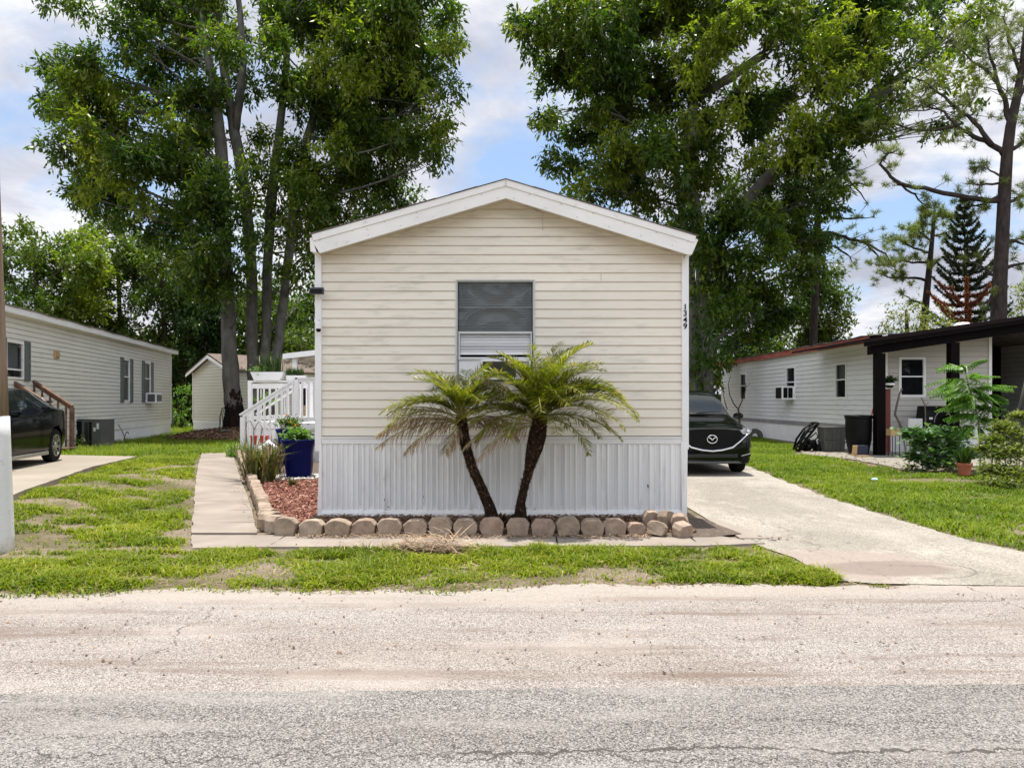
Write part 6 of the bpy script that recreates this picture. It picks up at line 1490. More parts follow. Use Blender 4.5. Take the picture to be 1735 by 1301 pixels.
b = MB(); q = U(1279, 742, 33.5); b.lathe([(.16, -.1), (.33, -.11), (.37, 0), (.33, .11), (.16, .1)], q + Vector((0, 0, .05)), 22, axis='Y'); simple('old_tyre', 'old dark tyre leaning on the white skirting behind the SUV', 'tyre', b, m_greypl)
b = MB(); q = G(1482, 818); b.lathe([(0, .05), (.05, .045), (.065, .02), (.05, .0)], (q.x, q.y, .05), 10); simple('plastic_scrap', 'crumpled pale blue plastic scrap on the right lawn', 'litter', b, M('pale_blue_plastic', (.5, .68, .74), .3))
b = MB(); q = G(1620, 868); b.add([(q.x - .06, q.y, .06), (q.x, q.y - .04, .08), (q.x + .06, q.y, .07), (q.x, q.y + .05, .06)], ((0, 1, 2, 3),)); simple('fallen_leaf', 'single tan fallen leaf on the right lawn', 'leaf', b, m_tan)

# pots and plants on the right
def pot(label, px, pyb, wpx, hpx, mat, name='flower_pot'):
    q = G(px, pyb, .02); w = wpx / F * q.y / 2; h = hpx / F * q.y; o = thing(name, label, 'flower pot', tuple(q)); b = MB()
    b.lathe([(0, 0), (w * .72, 0), (w * .92, h * .78), (w * 1.03, h * .78), (w * 1.05, h), (w * .92, h), (w * .9, h * .9), (0, h * .88)], q, 22); b.build('pot', mat, o, smooth=False); return o, q, h
o, q, h = pot('terracotta plastic pot in front of the leafy bed on the right', 1634, 805, 24, 21, m_terra)
b = MB(); grassy(b, q + Vector((0, 0, h * .8)), 34, (.08, .08), .55, .022, rp, out=.9); b.build('foliage', m_leafd, o, fix=False)
o, q, h = pot('pale grey pot half hidden below the broad leaves', 1570, 793, 15, 19, m_blind)
def bush(name, label, cat, blobs, n, L, w, mat, seed, stems=None, smat=None, up=.7, droop=.2, base=None):
    r = random.Random(seed); c0 = base or blobs[0][0]; o = thing(name, label, cat, (c0[0], c0[1], 0)); b = MB()
    for c, rad in blobs: leaf_cluster(b, c, int(n), rad * .5, L, w, r, up, droop)
    b.build('foliage', mat, o, fix=False); s = MB()
    for c, rad in blobs:
        p = Vector((c[0] + r.uniform(-.1, .1), c[1], .0)); s.tube([p, p.lerp(Vector(c), .6) + Vector((r.uniform(-.06, .06), 0, 0)), Vector(c)], [.014, .010, .006], 5)
    s.build('stem', smat or m_rach, o); return o
Yb = 17.2
bl = [(tuple(U(px, py, Yb + dy)), rad) for px, py, rad, dy in ((1545, 735, .22, 0), (1560, 752, .28, .2), (1580, 740, .28, .1), (1600, 735, .3, .3), (1590, 765, .32, 0), (1615, 760, .3, .2), (1605, 785, .28, -.1), (1580, 785, .25, 0), (1550, 775, .2, .1), (1640, 770, .3, .4), (1625, 740, .3, .6))]
bush('broad_leaf_plant', 'dense blue green broad leaved plants below the tall feathery one', 'plant', bl, 190, .19, .055, leafmat('blue_green_leaf', (.04, .10, .035), (.11, .21, .085), (.28, .38, .20), .3, .45, 1.5), 5)
# tall plant with long pinnate leaves
tp = thing('feathery_plant', 'tall bright green plant with long feathery leaves in front of the porch', 'plant', tuple(G(1661, 800, 0))); Yt = 17.0
b = MB(); stem = [U(1661, 795, Yt), U(1661, 750, Yt), U(1658, 715, Yt), U(1650, 680, Yt), U(1640, 650, Yt), U(1635, 628, Yt)]; b.tube(stem, [.022, .02, .018, .016, .012, .006], 7); b.tube([stem[2], U(1668, 690, Yt), U(1672, 660, Yt + .1)], [.012, .01, .006], 6); b.build('stem', M('green_stem', (.16, .20, .08), .6), tp)
b = MB(); r = random.Random(12)
for (px, py, ex_, ez_, n_, L_) in ((1635, 628, -38, -2, 10, 22), (1635, 630, 12, -14, 9, 20), (1638, 640, -46, 18, 11, 22), (1640, 645, 30, -8, 10, 22), (1640, 652, -52, 14, 11, 22), (1644, 660, 44, 2, 11, 22), (1646, 668, -56, 4, 12, 22), (1648, 672, 42, 14, 11, 22), (1650, 684, -44, 10, 11, 22), (1652, 690, 34, 10, 10, 20), (1655, 700, -34, 16, 10, 20), (1657, 708, 30, 12, 9, 20), (1671, 662, 22, -6, 9, 18), (1670, 668, 20, 14, 9, 18), (1636, 634, -20, -14, 9, 18), (1655, 716, -40, 26, 9, 18), (1660, 722, 24, 22, 9, 18), (1645, 664, -20, 30, 10, 20), (1642, 655, 18, 24, 10, 20)):
    for rep in range(7):
        dy = r.uniform(-.6, .6); a = U(px, py, Yt); e = U(px + ex_, py + ez_, Yt) + Vector((0, dy, r.uniform(-.05, .08))); m = a.lerp(e, .5) + Vector((0, 0, .07))
        for k in range(n_):
            t = .25 + .75 * k / (n_ - 1); q = a.lerp(m, min(1, 2 * t)) if t < .5 else m.lerp(e, 2 * t - 1); tg = (e - a).normalized()
            for sg in (1, -1):
                d = (tg * .35 + Vector((0, sg, 0)).cross(tg).normalized() * 0 + Vector((0, sg * .8, 0)) + Vector((0, 0, sg * .25 - .3))).normalized(); l = .125 * math.sin(math.pi * (.25 + .65 * t)); s_ = d.cross(Vector((.2, .1, 1))).normalized() * .024
                b.add((q, q + d * l * .5 + s_, q + d * l - Vector((0, 0, .03)), q + d * l * .5 - s_), ((0, 1, 2, 3),))
for cpx, cpy, nn in ((1640, 665, 170), (1655, 690, 170), (1625, 680, 110), (1660, 715, 150), (1650, 650, 120), (1672, 700, 110), (1645, 705, 120)): leaf_cluster(b, U(cpx, cpy, Yt + .1), nn, .15, .11, .02, r, .7, .35)
b.build('foliage', leafmat('feathery_leaf', (.06, .14, .025), (.12, .24, .04), (.22, .34, .07), .45, .45, 1), tp, fix=False)
Yv = 14.4
bl = [(tuple(U(px, py, Yv + dy)), rad) for px, py, rad, dy in ((1680, 745, .22, .3), (1700, 722, .22, .4), (1722, 735, .28, .2), (1690, 770, .28, 0), (1715, 765, .3, 0), (1740, 770, .35, 0), (1680, 795, .26, -.2), (1705, 800, .32, -.3), (1735, 800, .35, -.3), (1690, 822, .22, -.6), (1718, 826, .25, -.7), (1750, 820, .3, -.6), (1728, 705, .16, .5), (1770, 760, .4, .0), (1668, 760, .15, .2))]
bush('viny_shrub', 'sprawling pale yellow green small leaved shrub at the right edge', 'shrub', bl, 480, .075, .026, m_leafv, 6, up=.9, droop=.15)
b = MB(); q = U(1694, 760, 16.2); b.tube([U(1692, 790, 16.2), U(1696, 740, 16.2), U(1694, 712, 16.2)], .010, 5); leaf_cluster(b, U(1695, 716, 16.2), 90, .05, .06, .012, rp, 1.2, .0); grassy(b, U(1692, 775, 16.2), 26, (.05, .05), .55, .016, rp, out=1.0); o = b.build('seeding_plant', leafmat('seed_head_leaf', (.10, .12, .04), (.17, .18, .07), (.30, .28, .13), .3, .5, 2), fix=False); tag(o, 'plant with upright tan seed head left of the yellow green shrub', 'plant')
b = MB(); b.tube([U(1721, 735, 18), U(1727, 690, 18), U(1738, 645, 18)], .03, 7); simple('leaning_stick', 'pale leaning stick before the dark porch opening', 'stick', b, m_bark)
b = MB(); leaf_cluster(b, U(1546, 795, 17.4), 120, .10, .13, .03, rp, .6, .1); o = b.build('lime_weed', m_leafl, fix=False); tag(o, 'small lime green weed at the patio end', 'plant')
# leafless sapling
b = MB(); Yq = 23.0; f = lambda *p: [U(x, y, Yq) for x, y in p]
b.tube([G(1253, 770, 0) * 1.0] and f((1254, 769), (1253, 715), (1251, 693)), [.035, .03, .026], 7); b.tube(f((1251, 693), (1243, 684), (1236, 668), (1234, 651), (1238, 636)), [.022, .018, .015, .012, .008], 6); b.tube(f((1251, 693), (1257, 680), (1262, 667), (1264, 655), (1262, 645)), [.02, .016, .014, .01, .006], 6); b.tube(f((1264, 655), (1271, 650)), [.008, .004], 5); b.tube(f((1232, 694), (1228, 680), (1225, 665), (1226, 650)), [.018, .014, .01, .006], 6); b.tube(f((1226, 660), (1230, 655)), [.006, .003], 5)
simple('bare_sapling', 'leafless forked sapling between the SUV and the white wall', 'sapling', b, m_barkd)
# ------------------------------------------------------------------ trees
def leaf_quads(c, d, nrm, L, w, fold=.25):
    """kite leaves: centre line c..c+d*L, breadth across nrm x d"""
    s = np.cross(d, nrm); s /= np.linalg.norm(s, axis=1, keepdims=True) + 1e-9
    m = c + d * (L * .45)[:, None]; e = c + d * L[:, None]; s = s * (w / 2)[:, None]
    m2 = m - np.array([0, 0, 1.0]) * (w * fold * .5)[:, None]
    return np.stack([c, m2 + s, e, m2 - s], 1)
def crown_verts(blobs, dens, L, w, seed, per=10, twig=.55, droop=.35, shell=.42):
    rg = np.random.RandomState(seed); out = []
    sub_ = []
    for c, rad in blobs:
        if rad < .55: sub_.append((c, rad)); continue
        m = 4 + int(rad * 3.2)
        for _ in range(m):
            v = rg.normal(size=3); v /= np.linalg.norm(v); k = rg.uniform(.25, 1.0); sub_.append((tuple(np.array(c) + v * rad * k * np.array([1, 1, .9])), rad * rg.uniform(.22, .42)))
    for c, rad in sub_:
        c = np.array(c); rad = np.array((rad * 1.15, rad * 1.15, rad * .8)); n = max(4, int(dens * rad[0] * rad[2]))
        v = rg.normal(size=(n, 3)); v /= np.linalg.norm(v, axis=1, keepdims=True)
        rr_ = rg.uniform(0, 1, n) ** shell
        # lumpy outline: a few directions bulge, others pull in
        k = rg.normal(size=(6, 3)); k /= np.linalg.norm(k, axis=1, keepdims=True)
        lump = 1 + .28 * np.max(v @ k.T, axis=1) ** 3 - .18
        p = c + v * rad * (rr_ * lump)[:, None]
        ax = v * .8 + rg.normal(size=(n, 3)) * .55 + np.array([0, 0, -droop]); ax /= np.linalg.norm(ax, axis=1, keepdims=True)
        for j in range(per):
            t = (j + rg.uniform(0, 1, n)) / per
            q = p + ax * (t * twig)[:, None] + rg.normal(size=(n, 3)) * .05
            sd_ = rg.normal(size=(n, 3)); d = ax * .55 + sd_ * .6 + np.array([0, 0, -droop * .8]); d /= np.linalg.norm(d, axis=1, keepdims=True)
            nr = np.array([0, 0, 1.0]) + rg.normal(size=(n, 3)) * .55
            out.append(leaf_quads(q, d, nr, L * rg.uniform(.4, 1.4, n), w * rg.uniform(.55, 1.4, n)))
    return np.concatenate(out)
def pblobs(lst, Y, depth, seed):
    """(px, py, r_px[, dy]) -> world blobs spread in depth about Y"""
    r = random.Random(seed); out = []
    for q in lst:
        dy = q[3] if len(q) > 3 else r.uniform(-depth, depth); Yq = Y + dy
        out.append((tuple(U(q[0], q[1], Yq)), q[2] / F * Yq))
    return out
def limb(b, p, q, r0, r1, r, sag=.0, n=6):
    p, q = Vector(p), Vector(q); L = (q - p).length; pts = []; w = Vector((r.uniform(-1, 1), r.uniform(-1, 1), r.uniform(-.4, .4))) * L * .10
    for i in range(n + 1):
        t = i / n; pts.append(p.lerp(q, t) + w * math.sin(math.pi * t) + Vector((0, 0, sag * L * math.sin(math.pi * t))) + Vector((r.uniform(-1, 1), r.uniform(-1, 1), r.uniform(-1, 1))) * L * .012)
    b.tube(pts, [r0 + (r1 - r0) * (i / n) ** .8 for i in range(n + 1)], 7, jit=.12); return pts
def tree(name, label, stems, blobs, dens, L, w, leafm, barkm, seed, group=None, limbs=.8, per=10, twig=.55, droop=.35, lr=.07, extra=None):
    """stems: lists of (point, radius); limbs run from the nearest lower stem point to the blobs"""
    r = random.Random(seed); base = stems[0][0][0]; o = thing(name, label, 'tree', (base[0], base[1], 0), 0, group)
    sp = []
    for s in stems:
        b = MB(); P = [Vector(p) for p, _ in s]; Rr = [q for _, q in s]; pts = []; rads = []
        for i in range(len(P) - 1):
            for k in range(4):
                t = k / 4; pts.append(P[i].lerp(P[i+1], t) + Vector((r.uniform(-.02, .02), r.uniform(-.02, .02), 0))); rads.append(Rr[i] + (Rr[i+1] - Rr[i]) * t)
        pts.append(P[-1]); rads.append(Rr[-1]); b.tube(pts, rads, 14, jit=.07); b.build('trunk', barkm, o, smooth=True); sp += list(zip(pts, rads))
    b = MB()
    for c, rad in blobs:
        if r.random() > limbs: continue
        c = Vector(c); rz = rad if not hasattr(rad, '__len__') else rad[0]
        cand = [(p, q) for p, q in sp if p.z < c.z - .15 * (c - p).length] or sp
        p, q = min(cand, key=lambda a: (a[0] - c).length + abs((c.z - a[0].z) - .6 * (c - a[0]).length) * .5)
        L_ = (c - p).length; pts = limb(b, p, c, min(q * .55, lr * (.5 + L_ * .12)), .018, r)
        for k in range(3):
            e = c + Vector((r.gauss(0, 1), r.gauss(0, 1), r.gauss(.2, .7))) * rz * .55; limb(b, pts[r.choice((3, 4, 5))], e, .03, .008, r, n=4)
    if extra: extra(b, r)
    if b.v: b.build('branches', barkm, o, smooth=True)
    npmesh('crown', crown_verts(blobs, dens, L, w, seed, per, twig, droop), 4, leafm, o)
    return o
YT = 32.0
st_ = lambda lst, Y: [(tuple(U(px, py, Y + (q[0] if q else 0))), rp_ / F * Y) for px, py, rp_, *q in lst]
F1 = [(345, 335, 40, -2.6), (372, 400, 34, -2.6), (395, 330, 30, -2.4), (350, 470, 26, -2), (410, 440, 20, -2.2), (365, 300, 34, -2.6), (420, 290, 22, -2), (325, 405, 30, -2.5), (400, 500, 14, -2)]
F2 = [(455, 300, 26, -2.4), (480, 380, 24, -2.2), (520, 360, 30, -2.6), (440, 400, 20, -2.4), (500, 300, 36, -2.6), (540, 430, 22, -2), (470, 450, 18, -2), (515, 460, 16, -2), (420, 520, 16, 3), (495, 520, 18, 4)]
# left tree 1: single leaning trunk, crown to the left
t1 = st_([(403, 752, 21), (400, 725, 17.5), (396, 690, 15), (391, 640, 13.5), (387, 560, 12), (382, 450, 11), (379, 350, 11), (374, 250, 10), (362, 150, 8), (345, 50, 6), (330, -60, 4)], YT)
L1 = [(140, 105, 46), (100, 125, 32), (85, 108, 22), (180, 130, 44), (160, 165, 50), (115, 190, 40), (80, 178, 24), (210, 195, 62), (160, 235, 52), (115, 250, 34), (150, 290, 42), (125, 325, 30), (190, 320, 50), (240, 270, 62), (215, 355, 32), (270, 340, 48), (290, 260, 62), (250, 150, 50), (290, 100, 52), (235, 80, 40), (215, 40, 34), (255, 25, 42), (300, 25, 50), (320, 170, 60), (340, 300, 55), (300, 390, 42), (345, 430, 46), (330, 350, 42), (130, 8, 26), (95, 0, 22), (370, 380, 38), (385, 470, 30), (355, 500, 30), (330, -30, 60), (230, -30, 50), (380, 60, 46), (350, 20, 44), (160, 30, 12), (255, 390, 22), (310, 440, 26), (185, 365, 22), (345, 225, 50)]
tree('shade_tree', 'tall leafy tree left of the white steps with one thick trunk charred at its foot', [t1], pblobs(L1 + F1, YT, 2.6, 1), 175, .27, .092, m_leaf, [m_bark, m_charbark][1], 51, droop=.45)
# charred, peeled bark at the foot of that trunk
b = MB(); r = random.Random(4); ctr = U(400, 725, YT)
# left tree 2: three stems, crown to the right
YU = 32.8
s2 = [st_([(432, 745, 13), (430, 650, 10.5), (428, 580, 9.5), (425, 450, 9), (416, 330, 9.5), (398, 225, 9), (385, 150, 8), (370, 60, 6), (360, -50, 4)], YU),
      st_([(444, 745, 11), (449, 650, 9), (451, 560, 8), (454, 430, 8, .3), (462, 320, 9, .4), (472, 240, 7, .5), (482, 150, 6, .6), (488, 50, 5, .6), (490, -50, 4, .6)], YU),
      st_([(452, 745, 10), (463, 650, 9), (473, 575, 8), (488, 440, 7.5, -.3), (500, 340, 9, -.4), (512, 270, 8, -.5), (530, 200, 6, -.6), (560, 120, 5, -.7)], YU),
      st_([(398, 225, 7), (405, 170, 7, -.3), (412, 110, 6, -.5), (408, 40, 5, -.5), (400, -40, 4, -.5)], YU)]
L2 = [(560, 40, 70), (500, 50, 55), (620, 60, 70), (690, 40, 60), (745, 50, 40), (765, 75, 26), (720, 110, 52), (755, 160, 28), (690, 170, 60), (640, 140, 66), (740, 210, 36), (700, 235, 42), (655, 240, 60), (590, 220, 66), (600, 300, 60), (660, 310, 45), (690, 320, 24), (560, 360, 50), (625, 355, 34), (540, 140, 62), (480, 130, 45), (450, 60, 42), (470, 20, 46), (520, 270, 56), (530, 330, 50), (500, 400, 34), (480, 350, 30), (440, 270, 26, -1), (440, 230, 22), (430, 330, 24, 1), (600, 0, 60), (680, -10, 60), (760, 10, 34), (740, 265, 16), (560, 400, 26), (520, 430, 22), (430, 400, 24, 2), (455, 480, 26, 3), (410, 120, 26, 1), (420, 150, 20), (560, -40, 60), (650, -60, 60), (480, -40, 60), (400, 60, 30), (520, 480, 20, 3), (575, 180, 60), (620, 205, 50)]
tree('shade_tree', 'tall many stemmed leafy tree reaching over the left end of the gable roof', s2, pblobs(L2 + F2, YU, 2.6, 2), 175, .27, .092, m_leaf, m_bark, 52, droop=.5)
b = MB(); rr = random.Random(6)
for i in range(150):
    a = rr.uniform(R(180), R(360)); zz = rr.uniform(.1, 2.0) * rr.random() ** .4; rad = .33 + .20 * max(0, 1 - zz / 1.0); c = Vector((U(400 - zz * 3, 0, YT).x, YT, zz)) + Vector((math.cos(a) * rad, math.sin(a) * rad, 0)); s_ = Vector((-math.sin(a), math.cos(a), 0)) * rr.uniform(.03, .10); o_ = Vector((math.cos(a), math.sin(a), 0)) * rr.uniform(.02, .06)
    b.quad(c - s_, c + s_, c + s_ * .6 + o_ + Vector((0, 0, rr.uniform(.15, .4))), c - s_ * .5 + o_ * .5 + Vector((0, 0, rr.uniform(.15, .4))))
o = b.build('loose_bark', M('charred_bark', (.022, .013, .010), .95, .4, 8, .5, 30, spec=.1), fix=False)
tr1 = [o2 for o2 in bpy.data.objects if o2.name == 'shade_tree'][0]; o.parent = tr1; o.data.transform(world_of(tr1).inverted())

# right tree: pale trunk behind the house corner, huge crown
YV = 36.0
s3 = [st_([(1196, 720, 15), (1195, 640, 13), (1194, 560, 12.5), (1190, 460, 12), (1180, 380, 12), (1172, 330, 11), (1170, 250, 10), (1175, 160, 9), (1195, 60, 7), (1210, -60, 5)], YV),
      st_([(1176, 720, 11), (1175, 640, 10), (1173, 540, 9), (1168, 440, 8, .5), (1150, 320, 7, .8), (1120, 200, 6, 1), (1080, 90, 5, 1), (1010, 20, 4, 1)], YV),
      st_([(1190, 460, 8), (1240, 370, 9, -.5), (1290, 310, 9, -1), (1340, 265, 8, -1.3), (1395, 230, 6, -1.6), (1450, 190, 4, -1.8)], YV),
      st_([(1176, 170, 7), (1240, 130, 7, -1.5), (1290, 95, 7, -2), (1320, 40, 6, -2), (1335, -40, 4, -2)], YV)]
L3 = [(900, 50, 40), (880, 35, 18), (950, 70, 48), (930, 110, 34), (985, 130, 48), (960, 20, 50), (1030, 40, 62), (1100, 30, 66), (1040, 110, 62), (1010, 180, 36), (940, 190, 24), (920, 210, 22), (985, 225, 42), (935, 265, 28), (965, 275, 32), (1030, 260, 56), (1000, 320, 34), (1060, 310, 48), (1100, 340, 44), (1050, 200, 60), (1100, 130, 66), (1120, 240, 64), (1170, 60, 70), (1165, 170, 66), (1240, 30, 66), (1310, 30, 66), (1390, 30, 70), (1460, 30, 60), (1520, 20, 50), (1560, 30, 32), (1250, 200, 64), (1310, 170, 60), (1380, 110, 64), (1450, 110, 56), (1510, 90, 46), (1550, 110, 36), (1200, 280, 60), (1270, 290, 50), (1340, 320, 56), (1390, 250, 62), (1440, 190, 50), (1470, 220, 26), (1420, 300, 30), (1390, 340, 36), (1150, 380, 26), (1230, 400, 56), (1300, 390, 56), (1360, 400, 42), (1225, 470, 50), (1290, 470, 52), (1350, 450, 40), (1215, 540, 36), (1270, 550, 44), (1200, 600, 20), (1240, 590, 30), (1185, 660, 12), (1320, 520, 40), (1395, 400, 24), (1090, 10, 60), (1590, 60, 24), (1600, 100, 22), (1640, 60, 26), (1660, 30, 26), (1560, 160, 30), (1610, 150, 28), (1600, 220, 24), (1650, 190, 20), (1500, 150, 32), (1480, -20, 60), (1380, -30, 70), (1280, -40, 70), (1180, -40, 70), (1080, -50, 60), (1000, -40, 50), (1580, -10, 40), (1670, 10, 20), (1212, 640, 12), (1180, 610, 14)]
L3 = [q for q in L3 if not (q[0] > 1500 and q[1] > 60)] + [(1175, 360, 30, -2.8), (1195, 420, 32, -2.8), (1180, 480, 22, -2.8), (1205, 520, 26, -2.8), (1230, 350, 40, -2.8), (1260, 430, 40, -2.8), (1190, 560, 16, -2.8), (1215, 600, 18, -2.6), (1188, 640, 10, -3), (1310, 430, 40, -2.6), (1240, 510, 36, -2.6), (1290, 350, 40, -2.8), (1150, 300, 34, -2.8), (1520, 120, 20), (1560, 90, 20), (1590, 140, 16), (1540, 160, 20), (1610, 200, 14), (1650, 170, 12), (1630, 80, 18), (1500, 190, 18), (1590, 215, 14)]
b3 = pblobs(L3, YV, 3.0, 3)
lite = [(1220, 60, 44, -3.2), (1250, 20, 40, -3.4), (1180, 110, 40, -3.2), (1150, 60, 30, -3), (1400, 140, 46, -3), (1430, 200, 40, -3.2), (1360, 200, 42, -3.4), (1330, 240, 36, -3.4), (1290, 260, 36, -3), (1470, 110, 36, -3), (1500, 50, 40, -2.8), (1410, 50, 40, -3), (1230, 190, 34, -3), (1260, 120, 34, -3.4), (1160, 200, 26, -3), (1380, 270, 30, -3.2), (1560, 60, 26, -3), (1620, 30, 24, -3), (1590, 120, 24, -3), (1640, 130, 18, -3), (880, 45, 14, -2), (975, 310, 20, -2.4), (915, 200, 14, -2), (1050, 240, 26, -3)]
o3 = tree('shade_tree', 'huge leafy tree with pale trunk rising behind the right end of the gable', s3, b3, 135, .31, .11, m_leaf, m_bark, 53, droop=.5)
for tn, lst, YY in (('single', [(125, 200, 34, -2.4), (160, 250, 34, -2.6), (120, 130, 30, -2), (190, 300, 34, -2.6), (240, 320, 30, -2.6), (100, 175, 22, -2), (150, 330, 24, -2), (270, 200, 34, -2.8)], YT), ('many stemmed', [(560, 70, 50, -2.8), (610, 50, 44, -2.8), (530, 130, 40, -2.8), (590, 120, 44, -3), (640, 100, 36, -2.8), (438, 235, 26, .5), (760, 80, 24, -1), (740, 200, 24, -1.6), (560, 250, 36, -3), (680, 60, 40, -2.6), (700, 140, 30, -2.6)], YU)):
    to = [q for q in bpy.data.objects if q.name.startswith('shade_tree') and tn.split()[0] in q['label']] or [q for q in bpy.data.objects if q.name.startswith('shade_tree') and 'one thick' in q['label']]
    npmesh('sun_tinted_spray', crown_verts(pblobs(lst, YY, .4, 9), 85, .26, .09, 78, 10, .5, .5), 4, m_leafy, to[0])  # brighter yellow leaf colour paints sunlight onto these clumps
npmesh('sun_tinted_spray', crown_verts(pblobs(lite, YV, .4, 8), 110, .29, .10, 77, 10, .5, .5), 4, m_leafy, o3)  # right crown: sunlight put into the leaf colour of the front clumps

# wooded backdrop: each tree its own crown and trunk
YB = 47.0
bk = [((-30, 60), 350, 'woodland tree at the far left edge, tall against the cloud', 'leaf'), ((60, 70), 360, 'bushy woodland tree above the near end of the left roof', 'b'), ((130, 55), 375, 'yellow green woodland tree rising left of the big trunks', 'y'), ((200, 60), 350, 'rounded woodland tree above the middle of the left roof', 'b'), ((275, 60), 380, 'dark woodland tree behind the far corner of the left mobile home', 'b'), ((345, 55), 440, 'woodland tree behind the pale shed gable', 'd'), ((420, 55), 470, 'woodland tree seen between the left trunks', 'b'), ((500, 60), 480, 'woodland tree between the trunks and the left house corner', 'b')]
for i, ((px, wpx), top, lab, kd) in enumerate(bk):
    r = random.Random(90 + i); Yq = YB + r.uniform(-3, 4) + (4 if i in (6, 7) else 0); bl = []
    for k in range(26 if i < 6 else 20):
        py = top + 28 + (720 - top - 28) * (k / 25) ** .9; sp_ = wpx * (.55 + .5 * min(1, (py - top) / 120)); bl.append((px + r.uniform(-sp_, sp_), py + r.uniform(-10, 10), r.uniform(24, 40)))
    bw = pblobs(bl, Yq, 2.6, 20 + i); base = U(px, 680 + 1.58 * F / Yq, Yq)
    tree('woodland_tree', lab, [[((base.x, base.y, -.05), .26), ((base.x + .3, base.y, 3.5), .2), ((base.x - .2, base.y + .2, CZ + (680 - top - 50) / F * Yq), .08)]], bw, 80, .30, .14, {'y': m_leafy, 'd': m_leafd}.get(kd, m_leafb), m_barkd, 100 + i, 'trees of the wooded backdrop', .35, 9, .7, .25, .06)
def small_bush(lab, blobs, Y, seed, mat=None, L=.22, w=.10, dens=60, name='bush', sp_=1.0):
    bl = pblobs(blobs, Y, sp_, seed); b0 = bl[0][0]; o = thing(name, lab, 'bush', (b0[0], b0[1], 0)); b = MB(); r = random.Random(seed)
    for c, rad in bl: p = Vector((b0[0] + r.uniform(-.3, .3), b0[1], 0)); limb(b, p, c, .04, .012, r)
    b.build('stem', m_barkd, o); npmesh('foliage', crown_verts(bl, dens, L, w, seed, 9, .4, .2), 4, mat or m_leafb, o); return o
small_bush('bright green bush beyond the far corner of the left mobile home', [(305, 700, 18), (300, 680, 14), (315, 712, 14), (298, 716, 12), (310, 655, 16)], 42, 61, m_leafl)
small_bush('dark undergrowth between the left mobile home and the shed', [(318, 640, 22), (310, 600, 26), (320, 680, 18), (322, 560, 26), (300, 620, 24), (315, 720, 12)], 46, 62, m_leafd, .3, .13)
small_bush('dark leafy undergrowth behind the SUV and the far end of the white wall', [(1200, 640, 26), (1215, 670, 24), (1190, 680, 20), (1222, 640, 20), (1205, 700, 24), (1225, 700, 16), (1180, 660, 18), (1230, 720, 14)], 47, 68, m_leafd, .28, .12, 110)
small_bush('yellow green bush beyond the deck by the left house corner', [(505, 590, 20), (525, 600, 18), (500, 570, 18), (520, 575, 16), (480, 600, 14)], 40, 63, m_leafb, .26, .11)
# right background
def rtree(lab, blobs, Y, seed, mat, top, px, L=.28, w=.12, dens=130, group='trees of the wooded backdrop', sp_=2.0, name='woodland_tree', droop=.3):
    base = U(px, 680 + 1.58 * F / Y, Y); return tree(name, lab, [[((base.x, base.y, -.05), .25), ((base.x + .2, base.y, 3.0), .2), ((base.x, base.y, CZ + (680 - top) / F * Y), .07)]], pblobs(blobs, Y, sp_, seed), dens, L, w, mat, m_barkd, seed, group, .5, 9, .6, droop, .06)
rtree('rounded dense woodland tree beyond the white mobile home under the huge crown', [(1370, 470, 44), (1400, 500, 38), (1340, 520, 46), (1390, 550, 44), (1320, 580, 44), (1370, 590, 44), (1410, 580, 26), (1425, 520, 16), (1415, 460, 22), (1380, 430, 26), (1340, 450, 34), (1300, 540, 40), (1420, 600, 22), (1350, 620, 34)], 44, 64, m_leafb, 440, 1370)
rtree('dark woodland tree filling the gap behind the pale trunk on the right', [(1200, 600, 26), (1230, 560, 34), (1260, 600, 36), (1290, 600, 34), (1240, 630, 30), (1200, 650, 24), (1180, 560, 24), (1280, 640, 26), (1215, 500, 30), (1270, 520, 36), (1190, 690, 20)], 45, 65, m_leafd, 480, 1245)
rtree('low pale green tree over the brown porch roof', [(1500, 560, 26), (1480, 575, 18), (1530, 540, 28), (1520, 520, 16), (1560, 550, 26), (1590, 545, 24), (1550, 520, 18), (1600, 560, 20), (1470, 590, 12), (1540, 575, 24)], 42, 66, m_leafv, 525, 1535, .22, .09, 40, None, 1.2)
rtree('pale tree at the right edge beyond the pine trunk', [(1730, 500, 20), (1720, 530, 18), (1745, 520, 24), (1750, 480, 24), (1770, 510, 30)], 46, 67, m_leafv, 490, 1750, .24, .10, 36, None, 1.2)

